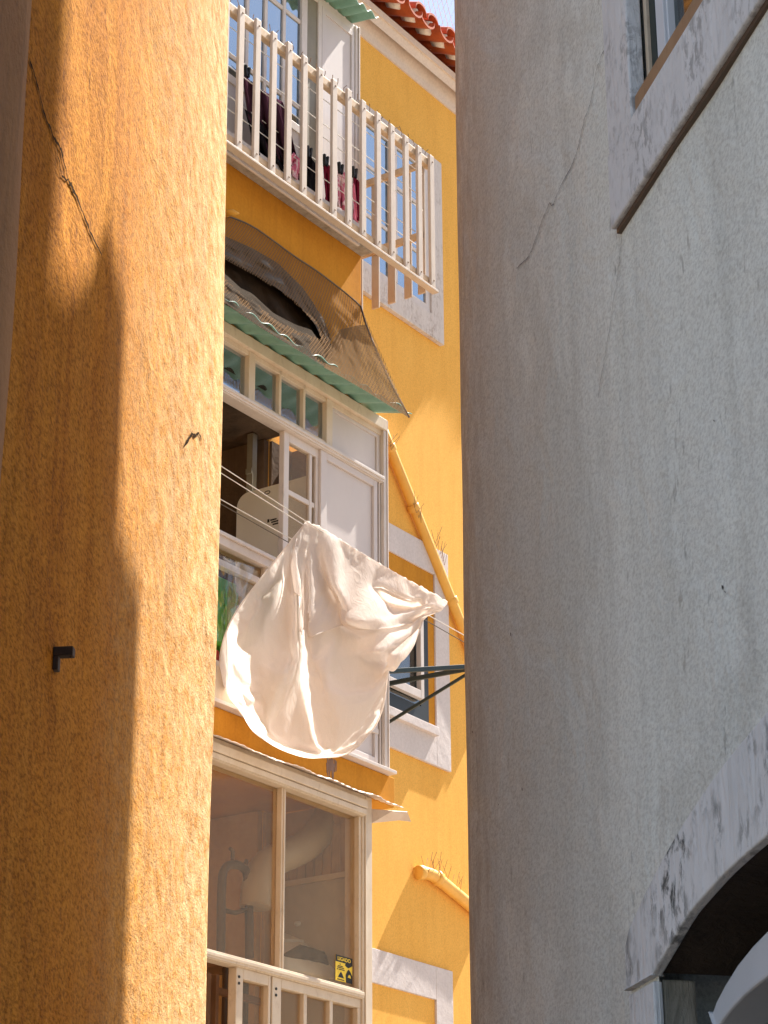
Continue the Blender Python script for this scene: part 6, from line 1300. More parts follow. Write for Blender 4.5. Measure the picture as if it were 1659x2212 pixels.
-5751, 3182, -3491, -5611, 3224, -3392, -5525, 3288, -3280, -5414, 3280, -3194, -5333, 3343, -3114, -5239, 3380, -3043, -12058, 347, -2765, -12022, 399, -2861, -12113, 578, -3007, -12154, 839, -3145, -12062, 976, -3244, -12008, 1001, -3352,
-11961, 1041, -3451, -11941, 1114, -3545, -11916, 1202, -3650, -11895, 1312, -3768, -11874, 1442, -3895, -11864, 1585, -4028, -11854, 1732, -4160, -11850, 1875, -4286, -11888, 2007, -4396, -11893, 2123, -4503, -11891, 2221, -4603, -11860, 2308, -4690,
-11821, 2385, -4773, -11772, 2453, -4856, -11694, 2504, -4930, -11587, 2526, -4991, -11462, 2484, -5021, -11323, 2478, -5072, -11119, 2361, -5104, -11005, 2322, -5118, -10890, 2265, -5127, -10778, 2173, -5114, -10674, 2039, -5081, -10483, 1951, -5083,
-10240, 1997, -5107, -9986, 2111, -5124, -9710, 2220, -5138, -9434, 2311, -5153, -9168, 2309, -5171, -8952, 2253, -5188, -8783, 2237, -5203, -8675, 2307, -5210, -8644, 2428, -5221, -8705, 2568, -5249, -8833, 2698, -5290, -8915, 2894, -5298,
-8904, 3101, -5260, -8886, 3285, -5227, -8856, 3426, -5198, -8787, 3518, -5168, -8659, 3573, -5124, -8457, 3608, -5061, -8187, 3627, -4974, -7862, 3633, -4865, -7511, 3621, -4734, -7155, 3583, -4585, -6818, 3530, -4423, -6519, 3440, -4246,
-6289, 3325, -4055, -6113, 3217, -3868, -5929, 3162, -3731, -5767, 3204, -3620, -5658, 3272, -3508, -5540, 3275, -3414, -5432, 3280, -3330, -5346, 3331, -3252, -5288, 3396, -3166, -11967, 269, -2865, -11928, 317, -2961, -12023, 506, -3111,
-12110, 765, -3267, -12105, 945, -3378, -12084, 1011, -3472, -12035, 1034, -3573, -12032, 1128, -3658, -12003, 1216, -3772, -11960, 1308, -3906, -11925, 1432, -4039, -11939, 1580, -4161, -11930, 1721, -4289, -11916, 1851, -4415, -11897, 1965, -4534,
-11856, 2070, -4631, -11788, 2169, -4687, -11785, 2235, -4790, -11775, 2304, -4886, -11754, 2373, -4979, -11681, 2427, -5059, -11572, 2448, -5121, -11444, 2439, -5167, -11304, 2398, -5203, -11103, 2269, -5230, -11004, 2200, -5216, -10888, 2148, -5229,
-10771, 2065, -5223, -10649, 1952, -5202, -10448, 1967, -5226, -10216, 2029, -5247, -9966, 2135, -5265, -9687, 2218, -5279, -9418, 2318, -5295, -9154, 2316, -5313, -8940, 2252, -5330, -8769, 2243, -5344, -8651, 2300, -5350, -8604, 2414, -5357,
-8646, 2557, -5379, -8759, 2694, -5415, -8854, 2876, -5430, -8829, 3077, -5385, -8804, 3256, -5346, -8770, 3394, -5313, -8702, 3487, -5281, -8576, 3540, -5236, -8380, 3572, -5172, -8118, 3586, -5084, -7804, 3585, -4974, -7466, 3564, -4841,
-7124, 3522, -4692, -6797, 3472, -4532, -6526, 3359, -4343, -6321, 3238, -4140, -6121, 3153, -3976, -5933, 3192, -3854, -5799, 3258, -3733, -5665, 3253, -3637, -5554, 3246, -3543, -5462, 3295, -3461, -5389, 3354, -3378, -5332, 3410, -3288,
-11871, 193, -2965, -11836, 239, -3064, -11933, 445, -3218, -12043, 714, -3385, -12083, 902, -3511, -12097, 965, -3605, -12107, 1034, -3699, -12055, 1099, -3802, -12053, 1203, -3915, -12034, 1320, -4042, -12004, 1444, -4173, -11963, 1568, -4310,
-11914, 1692, -4434, -11862, 1812, -4544, -11807, 1923, -4638, -11739, 2028, -4699, -11698, 2113, -4783, -11675, 2190, -4872, -11677, 2244, -4976, -11706, 2281, -5085, -11661, 2341, -5181, -11548, 2357, -5242, -11423, 2366, -5302, -11285, 2309, -5331,
-11090, 2165, -5349, -10986, 2103, -5339, -10886, 2026, -5327, -10768, 1952, -5326, -10608, 1957, -5347, -10418, 1991, -5368, -10197, 2057, -5387, -9950, 2145, -5406, -9675, 2215, -5421, -9414, 2322, -5437, -9152, 2323, -5454, -8937, 2258, -5471,
-8763, 2255, -5485, -8637, 2298, -5490, -8570, 2400, -5494, -8614, 2537, -5515, -8678, 2698, -5532, -8789, 2861, -5558, -8740, 3045, -5496, -8720, 3223, -5463, -8687, 3360, -5429, -8618, 3451, -5394, -8495, 3501, -5346, -8306, 3529, -5281,
-8054, 3540, -5193, -7752, 3532, -5082, -7428, 3504, -4948, -7098, 3463, -4801, -6787, 3408, -4641, -6563, 3272, -4427, -6351, 3161, -4236, -6145, 3226, -4077, -5956, 3256, -3961, -5814, 3207, -3848, -5682, 3211, -3756, -5593, 3270, -3662,
-5531, 3329, -3563, -5462, 3386, -3478, -5372, 3411, -3404, -11773, 123, -3065, -11788, 145, -3179, -11853, 388, -3329, -11967, 678, -3501, -12030, 875, -3640, -12043, 942, -3735, -12062, 1008, -3835, -12083, 1086, -3950, -12044, 1186, -4069,
-11994, 1301, -4191, -11939, 1425, -4312, -11854, 1547, -4416, -11797, 1671, -4523, -11745, 1784, -4625, -11698, 1883, -4721, -11686, 1970, -4818, -11683, 2049, -4910, -11705, 2125, -4997, -11633, 2154, -5085, -11654, 2194, -5196, -11634, 2254, -5303,
-11513, 2261, -5358, -11397, 2287, -5435, -11276, 2193, -5439, -11073, 2062, -5468, -10967, 2005, -5461, -10855, 1951, -5459, -10719, 1950, -5471, -10567, 1974, -5490, -10389, 2015, -5508, -10177, 2078, -5528, -9935, 2149, -5547, -9667, 2212, -5562,
-9414, 2324, -5578, -9156, 2328, -5595, -8940, 2271, -5611, -8764, 2277, -5624, -8632, 2309, -5630, -8544, 2392, -5630, -8603, 2517, -5653, -8662, 2672, -5670, -8725, 2851, -5684, -8680, 3029, -5627, -8630, 3189, -5572, -8606, 3327, -5546,
-8533, 3413, -5507, -8412, 3459, -5456, -8228, 3483, -5389, -7985, 3488, -5299, -7696, 3471, -5186, -7385, 3440, -5051, -7068, 3400, -4906, -6781, 3328, -4738, -6596, 3183, -4510, -6352, 3223, -4346, -6144, 3270, -4195, -5953, 3245, -4086,
-5825, 3179, -3968, -5735, 3252, -3861, -5653, 3309, -3762, -5560, 3345, -3681, -5491, 3399, -3597, -5404, 3405, -3516, -11669, 58, -3164, -11660, 122, -3268, -11827, 311, -3453, -11906, 641, -3624, -11970, 865, -3766, -11975, 940, -3862,
-12002, 1005, -3971, -12034, 1080, -4095, -11939, 1180, -4184, -11891, 1293, -4309, -11843, 1412, -4433, -11798, 1528, -4555, -11763, 1645, -4664, -11737, 1752, -4765, -11768, 1859, -4842, -11736, 1923, -4942, -11748, 2002, -5029, -11734, 2065, -5126,
-11667, 2097, -5218, -11594, 2117, -5312, -11600, 2169, -5428, -11487, 2193, -5499, -11358, 2200, -5564, -11214, 2146, -5581, -11021, 2011, -5610, -10922, 1945, -5600, -10799, 1941, -5603, -10669, 1961, -5613, -10525, 1995, -5630, -10353, 2038, -5648,
-10147, 2089, -5668, -9914, 2155, -5688, -9653, 2211, -5702, -9411, 2327, -5719, -9159, 2330, -5736, -8941, 2288, -5751, -8766, 2309, -5760, -8633, 2343, -5765, -8521, 2388, -5767, -8570, 2513, -5788, -8613, 2666, -5799, -8653, 2843, -5804,
-8610, 3014, -5750, -8567, 3171, -5701, -8523, 3297, -5663, -8446, 3376, -5618, -8325, 3399, -5555, -8146, 3434, -5494, -7912, 3428, -5400, -7634, 3402, -5283, -7334, 3370, -5150, -7070, 3282, -4955, -6772, 3239, -4825, -6541, 3177, -4620,
-6328, 3138, -4433, -6140, 3266, -4318, -5970, 3202, -4200, -5824, 3195, -4090, -5719, 3235, -3980, -5673, 3319, -3881, -5588, 3364, -3796, -5507, 3355, -3706, -5431, 3395, -3626, -11567, -1, -3266, -11600, 43, -3384, -11729, 299, -3559,
-11928, 592, -3754, -11979, 841, -3906, -11955, 924, -4005, -11939, 1012, -4109, -11978, 1087, -4239, -11921, 1209, -4337, -11959, 1342, -4442, -11901, 1439, -4573, -11851, 1541, -4693, -11806, 1637, -4803, -11842, 1760, -4859, -11840, 1836, -4960,
-11825, 1909, -5052, -11797, 1952, -5156, -11754, 1995, -5255, -11699, 2038, -5353, -11639, 2077, -5454, -11562, 2088, -5559, -11437, 2096, -5619, -11308, 2104, -5686, -11159, 2083, -5722, -10981, 1940, -5747, -10862, 1933, -5745, -10744, 1956, -5747,
-10619, 1986, -5755, -10479, 2019, -5771, -10315, 2062, -5788, -10120, 2120, -5806, -9892, 2164, -5828, -9658, 2272, -5829, -9405, 2325, -5859, -9160, 2295, -5872, -8942, 2309, -5889, -8768, 2347, -5895, -8633, 2382, -5898, -8520, 2421, -5902,
-8473, 2542, -5881, -8554, 2665, -5925, -8579, 2836, -5923, -8535, 2998, -5869, -8488, 3144, -5819, -8435, 3260, -5774, -8354, 3330, -5725, -8233, 3363, -5666, -8059, 3371, -5592, -7836, 3354, -5493, -7569, 3326, -5376, -7309, 3253, -5205,
-7055, 3169, -5014, -6776, 3123, -4871, -6550, 3067, -4676, -6320, 3159, -4554, -6126, 3259, -4440, -5959, 3207, -4322, -5828, 3241, -4203, -5709, 3254, -4100, -5664, 3240, -3971, -5595, 3324, -3907, -5530, 3372, -3820, -5452, 3381, -3733,
-11459, -52, -3365, -11489, 24, -3485, -11700, 240, -3686, -11894, 568, -3888, -11979, 830, -4048, -11989, 928, -4149, -11962, 1020, -4259, -11921, 1114, -4381, -11913, 1243, -4489, -11924, 1381, -4587, -11972, 1499, -4690, -11933, 1610, -4792,
-11895, 1704, -4891, -11864, 1771, -4997, -11777, 1792, -5078, -11814, 1841, -5176, -11735, 1865, -5256, -11664, 1907, -5339, -11592, 1952, -5426, -11581, 1965, -5552, -11469, 1971, -5624, -11328, 1973, -5646, -11236, 1972, -5761, -11114, 1990, -5854,
-10906, 2047, -5842, -10791, 2027, -5851, -10686, 1986, -5889, -10564, 2013, -5895, -10430, 2046, -5909, -10272, 2084, -5925, -10089, 2152, -5942, -9873, 2204, -5961, -9649, 2309, -5963, -9399, 2301, -5995, -9164, 2354, -5997, -8949, 2373, -6012,
-8776, 2412, -6016, -8641, 2449, -6018, -8528, 2487, -6018, -8420, 2552, -6005, -8434, 2696, -5979, -8507, 2828, -6040, -8450, 2969, -5981, -8394, 3099, -5926, -8336, 3204, -5878, -8250, 3261, -5821, -8132, 3287, -5756, -7967, 3287, -5677,
-7757, 3269, -5577, -7532, 3206, -5427, -7306, 3127, -5239, -7041, 3061, -5079, -6785, 3010, -4919, -6535, 3098, -4793, -6311, 3181, -4673, -6114, 3253, -4560, -5948, 3227, -4441, -5821, 3209, -4319, -5755, 3180, -4181, -5663, 3222, -4087,
-5595, 3235, -3980, -5542, 3325, -3923, -5471, 3359, -3837, -11356, -91, -3467, -11411, -16, -3601, -11631, 230, -3808, -11868, 555, -4024, -11951, 841, -4188, -11997, 935, -4297, -11997, 1039, -4407, -11986, 1162, -4513, -11974, 1286, -4622,
-11959, 1407, -4730, -11937, 1525, -4830, -11979, 1625, -4926, -11930, 1697, -5025, -11859, 1713, -5122, -11825, 1780, -5210, -11763, 1798, -5304, -11761, 1860, -5402, -11685, 1887, -5489, -11600, 1909, -5579, -11490, 1840, -5609, -11366, 1845, -5668,
-11240, 1854, -5735, -11107, 1866, -5802, -10970, 1899, -5868, -10861, 2014, -5994, -10758, 2066, -6001, -10644, 2090, -5995, -10525, 2113, -6000, -10395, 2137, -6019, -10243, 2163, -6042, -10060, 2180, -6076, -9856, 2246, -6093, -9640, 2347, -6095,
-9400, 2378, -6108, -9170, 2406, -6123, -8971, 2468, -6108, -8803, 2515, -6103, -8668, 2552, -6104, -8552, 2584, -6110, -8433, 2614, -6123, -8533, 2693, -6072, -8401, 2740, -6019, -8342, 2870, -5977, -8283, 2992, -5945, -8232, 3105, -5951,
-8145, 3163, -5899, -8030, 3187, -5832, -7878, 3184, -5748, -7713, 3137, -5614, -7530, 3073, -5444, -7289, 3020, -5304, -7030, 2971, -5163, -6772, 3029, -5039, -6540, 3131, -4912, -6326, 3219, -4789, -6152, 3168, -4638, -5998, 3139, -4507,
-5852, 3138, -4409, -5754, 3135, -4290, -5695, 3141, -4164, -5608, 3185, -4082, -5541, 3248, -4005, -5488, 3327, -3937, -11258, -117, -3571, -11327, -26, -3717, -11566, 241, -3931, -11793, 617, -4128, -11974, 849, -4331, -11938, 968, -4432,
-11925, 1082, -4536, -11928, 1195, -4652, -11931, 1309, -4764, -11936, 1419, -4874, -11985, 1522, -4963, -11994, 1611, -5063, -11966, 1683, -5157, -11919, 1739, -5246, -11867, 1756, -5344, -11808, 1773, -5443, -11733, 1786, -5534, -11648, 1804, -5622,
-11559, 1820, -5714, -11446, 1864, -5772, -11321, 1883, -5834, -11194, 1898, -5899, -11066, 1918, -5967, -10937, 1942, -6036, -10777, 1982, -6125, -10681, 2032, -6133, -10578, 2083, -6133, -10468, 2127, -6139, -10346, 2169, -6156, -10199, 2213, -6174,
-10024, 2261, -6193, -9826, 2316, -6213, -9609, 2379, -6227, -9388, 2438, -6230, -9176, 2492, -6228, -8982, 2539, -6224, -8817, 2574, -6225, -8680, 2599, -6231, -8560, 2614, -6243, -8524, 2528, -6166, -8454, 2638, -6170, -8366, 2739, -6154,
-8284, 2836, -6108, -8205, 2927, -6067, -8123, 3004, -6028, -8037, 3045, -5959, -7935, 3054, -5874, -7837, 3028, -5744, -7689, 2990, -5613, -7477, 2965, -5510, -7244, 2942, -5395, -6994, 2982, -5280, -6791, 3099, -5137, -6559, 3178, -5023,
-6346, 3148, -4888, -6164, 3112, -4747, -6032, 3066, -4597, -5906, 3052, -4472, -5795, 3052, -4362, -5702, 3096, -4270, -5623, 3160, -4191, -5555, 3220, -4112, -5506, 3295, -4036, -11166, -124, -3677, -11236, 18, -3815, -11513, 265, -4059,
-11737, 672, -4248, -11946, 879, -4476, -11926, 1012, -4576, -11981, 1122, -4672, -11998, 1234, -4779, -12011, 1350, -4881, -12014, 1446, -4989, -12016, 1524, -5098, -11988, 1589, -5198, -11939, 1643, -5287, -11868, 1678, -5365, -11767, 1670, -5414,
-11678, 1696, -5488, -11587, 1720, -5569, -11494, 1742, -5654, -11396, 1762, -5743, -11303, 1782, -5842, -11217, 1797, -5954, -11089, 1814, -6019, -10956, 1827, -6075, -10818, 1846, -6122, -10661, 1876, -6152, -10566, 1940, -6178, -10469, 1998, -6201,
-10362, 2048, -6220, -10238, 2090, -6238, -10091, 2134, -6255, -9919, 2180, -6269, -9729, 2229, -6283, -9525, 2284, -6290, -9321, 2340, -6296, -9126, 2395, -6305, -8945, 2431, -6293, -8788, 2454, -6275, -8653, 2472, -6262, -8534, 2484, -6249,
-8419, 2492, -6239, -8342, 2567, -6188, -8283, 2637, -6105, -8194, 2718, -6119, -8110, 2800, -6093, -8024, 2870, -6062, -7958, 2887, -5965, -7870, 2892, -5867, -7738, 2902, -5783, -7577, 2956, -5712, -7389, 2927, -5612, -7179, 2950, -5505,
-6997, 3065, -5371, -6788, 3146, -5248, -6575, 3100, -5115, -6375, 3071, -4980, -6191, 3047, -4849, -6043, 3022, -4711, -5914, 3012, -4585, -5801, 3013, -4473, -5715, 3079, -4383, -5665, 3160, -4296, -5597, 3220, -4215, -5524, 3263, -4135,
-11091, -113, -3788, -11174, 48, -3937, -11467, 306, -4188, -11694, 733, -4375, -11918, 925, -4615, -11975, 1045, -4716, -12003, 1160, -4815, -12034, 1263, -4917, -12053, 1365, -5015, -12027, 1436, -5126, -11993, 1495, -5228, -11948, 1545, -5321,
-11886, 1584, -5405, -11817, 1612, -5486, -11735, 1639, -5563, -11644, 1661, -5644, -11546, 1669, -5724, -11443, 1676, -5806, -11332, 1677, -5885, -11210, 1677, -5953, -11074, 1695, -5987, -10937, 1723, -6013, -10801, 1758, -6033, -10669, 1806, -6047,
-10539, 1857, -6059, -10441, 1889, -6105, -10342, 1931, -6142, -10234, 1974, -6167, -10109, 2016, -6181, -9965, 2063, -6189, -9802, 2114, -6192, -9635, 2191, -6175, -9451, 2254, -6174, -9265, 2312, -6177, -9082, 2314, -6211, -8932, 2392, -6168,
-8792, 2452, -6144, -8656, 2463, -6132, -8533, 2466, -6121, -8420, 2445, -6118, -8309, 2469, -6101, -8206, 2520, -6086, -8117, 2594, -6079, -8026, 2662, -6069, -7932, 2725, -6051, -7831, 2777, -6018, -7735, 2842, -5962, -7615, 2888, -5892,
-7471, 2928, -5812, -7308, 2961, -5716, -7130, 2998, -5610, -6948, 3031, -5473, -6761, 3070, -5336, -6661, 3013, -5128, -6457, 2984, -5021, -6258, 2970, -4926, -6115, 2946, -4783, -5970, 2940, -4670, -5864, 3023, -4575, -5770, 3091, -4485,
-5671, 3112, -4399, -5602, 3161, -4309, -5543, 3223, -4230, -11025, -78, -3901, -11127, 85, -4066, -11433, 360, -4321, -11705, 766, -4521, -11891, 1055, -4691, -11937, 1125, -4835, -11958, 1235, -4930, -11970, 1358, -5000, -11984, 1357, -5132,
-11938, 1419, -5227, -11887, 1477, -5309, -11814, 1540, -5360, -11743, 1569, -5440, -11670, 1575, -5527, -11596, 1574, -5621, -11533, 1567, -5729, -11431, 1571, -5807, -11307, 1576, -5858, -11177, 1589, -5898, -11046, 1629, -5899, -10914, 1666, -5915,
-10783, 1702, -5934, -10652, 1737, -5952, -10523, 1775, -5973, -10410, 1822, -5991, -10325, 1891, -6005, -10229, 1943, -6032, -10119, 1985, -6053, -9990, 2020, -6067, -9845, 2050, -6079, -9686, 2082, -6091, -9519, 2117, -6116, -9348, 2162, -6148,
-9182, 2208, -6190, -9025, 2235, -6126, -8873, 2293, -6116, -8745, 2340, -6172, -8633, 2345, -6095, -8520, 2365, -6046, -8414, 2392, -6002, -8321, 2451, -5970, -8233, 2518, -5948, -8143, 2584, -5931, -8048, 2642, -5910, -7949, 2693, -5885,
-7843, 2735, -5850, -7732, 2774, -5807, -7608, 2807, -5755, -7469, 2835, -5695, -7315, 2862, -5626, -7136, 2882, -5575, -6976, 2917, -5453, -6777, 2982, -5413, -6644, 3038, -5245, -6514, 2920, -5113, -6331, 2899, -5004, -6164, 2901, -4894,
-6013, 2917, -4787, -5898, 2993, -4688, -5797, 3025, -4578, -5709, 3104, -4505, -5633, 3153, -4415, -5563, 3179, -4321, -10977, -25, -4018, -11105, 117, -4209, -11396, 438, -4444, -11694, 821, -4661, -11874, 1107, -4834, -11895, 1247, -4905,
-11899, 1337, -5008, -11936, 1329, -5129, -11873, 1418, -5175, -11815, 1465, -5261, -11751, 1480, -5346, -11704, 1489, -5443, -11673, 1484, -5550, -11595, 1481, -5639, -11506, 1473, -5725, -11398, 1477, -5793, -11270, 1496, -5803, -11142, 1517, -5830,
-11011, 1539, -5862, -10885, 1564, -5900, -10759, 1595, -5936, -10635, 1631, -5973, -10513, 1668, -6009, -10371, 1707, -6051, -10305, 1784, -6090, -10213, 1843, -6101, -10102, 1859, -6085, -9985, 1892, -6090, -9856, 1924, -6105, -9715, 1957, -6124,
-9565, 1992, -6147, -9410, 2027, -6171, -9250, 2066, -6189, -9093, 2108, -6207, -8951, 2178, -6216, -8824, 2262, -6228, -8685, 2236, -6209, -8562, 2282, -6177, -8447, 2326, -6143, -8340, 2365, -6106, -8238, 2398, -6063, -8141, 2430, -6013,
-8052, 2465, -5955, -7965, 2505, -5894, -7879, 2550, -5831, -7786, 2595, -5773, -7683, 2638, -5723, -7566, 2674, -5677, -7437, 2707, -5633, -7292, 2736, -5589, -7133, 2761, -5548, -6966, 2811, -5495, -6793, 2867, -5430, -6668, 3013, -5361,
-6527, 2994, -5213, -6371, 2898, -5126, -6210, 2888, -5014, -6061, 2893, -4904, -5937, 2930, -4791, -5831, 2961, -4676, -5736, 3032, -4594, -5663, 3077, -4493, -5588, 3137, -4415, -10940, 47, -4137, -11068, 203, -4330, -11356, 543, -4548,
-11645, 950, -4720, -11819, 1225, -4899, -11843, 1304, -5022, -11897, 1290, -5134, -11818, 1371, -5168, -11783, 1394, -5269, -11766, 1403, -5375, -11717, 1410, -5471, -11654, 1403, -5561, -11568, 1399, -5640, -11466, 1397, -5707, -11354, 1401, -5766,
-11242, 1411, -5826, -11125, 1433, -5875, -11005, 1461, -5923, -10884, 1494, -5967, -10764, 1527, -6011, -10645, 1563, -6052, -10527, 1602, -6092, -10409, 1643, -6129, -10289, 1688, -6166, -10200, 1746, -6186, -10104, 1798, -6201, -9998, 1845, -6209,
-9881, 1887, -6221, -9755, 1926, -6239, -9620, 1968, -6259, -9480, 2010, -6278, -9337, 2052, -6298, -9192, 2099, -6313, -9049, 2146, -6326, -8909, 2195, -6335, -8773, 2246, -6340, -8647, 2295, -6309, -8526, 2345, -6276, -8412, 2394, -6240,
-8305, 2442, -6201, -8205, 2487, -6156, -8111, 2530, -6106, -8018, 2569, -6053, -7924, 2609, -6000, -7829, 2645, -5947, -7729, 2680, -5895, -7617, 2692, -5854, -7504, 2715, -5807, -7387, 2742, -5758, -7263, 2776, -5708, -7132, 2818, -5652,
-6993, 2870, -5588, -6856, 2928, -5502, -6677, 2966, -5468, -6567, 3027, -5324, -6420, 2936, -5238, -6265, 2905, -5132, -6117, 2895, -5022, -6001, 2945, -4901, -5884, 2970, -4788, -5771, 2961, -4683, -5686, 3015, -4586, -5622, 3089, -4502,
-10915, 128, -4260, -11032, 304, -4444, -11309, 676, -4605, -11637, 982, -4863, -11781, 1264, -5029, -11852, 1245, -5141, -11774, 1317, -5174, -11768, 1324, -5281, -11738, 1332, -5380, -11690, 1331, -5472, -11610, 1336, -5543, -11516, 1343, -5610,
-11410, 1353, -5659, -11301, 1356, -5719, -11188, 1366, -5766, -11076, 1382, -5822, -10960, 1401, -5871, -10844, 1424, -5919, -10728, 1450, -5967, -10612, 1479, -6011, -10496, 1515, -6050, -10381, 1552, -6091, -10266, 1591, -6128, -10160, 1632, -6167,
-10070, 1678, -6207, -9974, 1724, -6242, -9869, 1771, -6272, -9755, 1816, -6301, -9629, 1855, -6318, -9497, 1897, -6335, -9363, 1937, -6347, -9227, 1974, -6355, -9091, 2018, -6361, -8955, 2059, -6357, -8823, 2103, -6350, -8693, 2153, -6340,
-8568, 2204, -6326, -8447, 2259, -6309, -8331, 2315, -6290, -8221, 2370, -6262, -8118, 2429, -6234, -8023, 2489, -6203, -7933, 2552, -6165, -7843, 2612, -6122, -7756, 2672, -6073, -7668, 2730, -6021, -7581, 2783, -5963, -7484, 2817, -5901,
-7385, 2849, -5837, -7280, 2881, -5773, -7170, 2913, -5705, -7050, 2951, -5636, -6922, 2991, -5563, -6775, 3024, -5493, -6614, 3061, -5430, -6475, 3010, -5327, -6332, 2935, -5243, -6188, 2927, -5135, -6052, 2918, -5023, -5948, 2977, -4901,
-5831, 2959, -4795, -5726, 2974, -4691, -5669, 3041, -4587, -10894, 212, -4385, -10989, 440, -4504, -11327, 673, -4752, -11561, 1078, -4934, -11804, 1191, -5141, -11732, 1277, -5184, -11721, 1278, -5290, -11677, 1297, -5380, -11618, 1327, -5458,
-11556, 1387, -5520, -11465, 1395, -5582, -11354, 1381, -5610, -11247, 1391, -5662, -11149, 1429, -5724, -11032, 1419, -5755, -10930, 1458, -5812, -10810, 1452, -5839, -10695, 1470, -5883, -10592, 1522, -5933, -10471, 1518, -5959, -10356, 1542, -5997,
-10256, 1608, -6028, -10142, 1644, -6059, -10035, 1648, -6097, -9939, 1684, -6134, -9835, 1718, -6166, -9726, 1759, -6193, -9620, 1824, -6204, -9493, 1829, -6228, -9376, 1889, -6229, -9246, 1904, -6249, -9117, 1929, -6264, -8999, 1991, -6256,
-8868, 1997, -6272, -8740, 2030, -6277, -8615, 2074, -6274, -8491, 2119, -6268, -8372, 2172, -6252, -8268, 2236, -6210, -8147, 2273, -6212, -8045, 2331, -6176, -7940, 2382, -6176, -7865, 2441, -6113, -7773, 2497, -6075, -7681, 2554, -6043,
-7589, 2612, -6013, -7498, 2674, -5988, -7408, 2744, -5987, -7320, 2800, -5939, -7229, 2850, -5881, -7136, 2892, -5814, -7034, 2927, -5744, -6925, 2955, -5666, -6807, 2955, -5575, -6669, 3018, -5524, -6523, 3022, -5441, -6388, 3009, -5337,
-6298, 2978, -5191, -6157, 2968, -5093, -6005, 2947, -5022, -5903, 2989, -4900, -5792, 2953, -4797, -5728, 3001, -4676, -10871, 294, -4509, -10990, 461, -4653, -11262, 746, -4856, -11550, 1043, -5066, -11716, 1245, -5226, -11692, 1304, -5309,
-11639, 1343, -5379, -11574, 1376, -5441, -11496, 1403, -5498, -11407, 1422, -5549, -11308, 1438, -5594, -11205, 1450, -5637, -11099, 1463, -5677, -10993, 1477, -5717, -10889, 1494, -5757, -10781, 1511, -5791, -10673, 1529, -5826, -10564, 1547, -5858,
-10454, 1567, -5888, -10344, 1588, -5918, -10233, 1610, -5945, -10121, 1633, -5970, -10008, 1654, -5994, -9916, 1695, -6024, -9818, 1731, -6050, -9713, 1762, -6074, -9601, 1791, -6092, -9485, 1817, -6107, -9368, 1842, -6122, -9250, 1869, -6132,
-9133, 1897, -6142, -9016, 1926, -6152, -8899, 1957, -6156, -8782, 1988, -6160, -8664, 2020, -6161, -8544, 2052, -6158, -8425, 2083, -6154, -8306, 2117, -6147, -8188, 2152, -6139, -8075, 2190, -6130, -7967, 2233, -6120, -7867, 2282, -6112,
-7773, 2336, -6100, -7682, 2392, -6088, -7595, 2450, -6072, -7509, 2510, -6055, -7426, 2571, -6032, -7343, 2631, -6005, -7263, 2691, -5970, -7181, 2749, -5930, -7099, 2802, -5879, -7013, 2850, -5823, -6924, 2890, -5753, -6825, 2921, -5678,
-6719, 2943, -5593, -6603, 2956, -5502, -6483, 2964, -5406, -6362, 2966, -5305, -6241, 2966, -5200, -6125, 2963, -5091, -6011, 2961, -4982, -5902, 2963, -4874, -5801, 2970, -4770,
]
NN = MM = int(math.sqrt(len(arr)//3))-1
rows = [[F.w(arr[3*(j*(NN+1)+i)]/8000, arr[3*(j*(NN+1)+i)+1]/8000, 5.5+arr[3*(j*(NN+1)+i)+2]/8000) for i in range(NN+1)] for j in range(MM+1)]
ff = MB().grid(rows).build('front_fall', M['sheet'], sheet, smooth=True)
sd = ff.modifiers.new('smooth', 'SUBSURF'); sd.levels = 1; sd.render_levels = 1
edge = [rows[j][0] for j in range(MM+1)]+rows[-1][1:]+[rows[j][-1] for j in range(MM-1, 0, -1)]
MB().tube(edge, .004, 6).build('hem', M['sheet'], sheet, smooth=True)
# short end of the sheet, folded over the line in front of the long fall
prof_t = [(0, .10), (.07, .20), (.12, .30), (.17, .27), (.22, .36), (.26, .41), (.33, .36), (.45, .29), (.6, .24), (.75, .22), (.88, .17), (1, .10)]
def tmax(s):
    for (s0, t0), (s1, t1) in zip(prof_t, prof_t[1:]):
        if s <= s1: return lerp(t0, t1, (s-s0)/(s1-s0))
    return .1
def front(s, t):
    x, y = s*NN, t*MM; i, j = min(int(x), NN-1), min(int(y), MM-1); u, v = x-i, y-j
    return rows[j][i].lerp(rows[j][i+1], u).lerp(rows[j+1][i].lerp(rows[j+1][i+1], u), v)
fl = []
for j in range(33):
    t = j/32; row = []
    for i in range(91):
        s = i/90
        p = front(s, t*tmax(s)) + F.B*(.007+t*(.022+.018*noise.noise(Vector((s*9, t*2, 8)))+.01*noise.noise(Vector((s*22, t*4, 3)))))
        row.append(p)
    fl.append(row)
MB().grid(fl).build('short_fall', M['sheet'], sheet, smooth=True)
MB().tube(fl[-1], .0035, 6).build('hem', M['sheet'], sheet, smooth=True)
m = MB(); n_ = 60
m.tube([F.pt(*poly_at(top, k/n_), BLx(poly_at(top, k/n_)[0])-.006)+Vector((0, 0, .004+.010*noise.noise(Vector((k*.7, 0, 0)))-.012*math.sin(math.pi*k/n_))) for k in range(n_+1)], [.010+.005*noise.noise(Vector((k*.9, 3, 0))) for k in range(n_+1)], 8)
m.build('fold', M['sheet'], sheet, smooth=True)

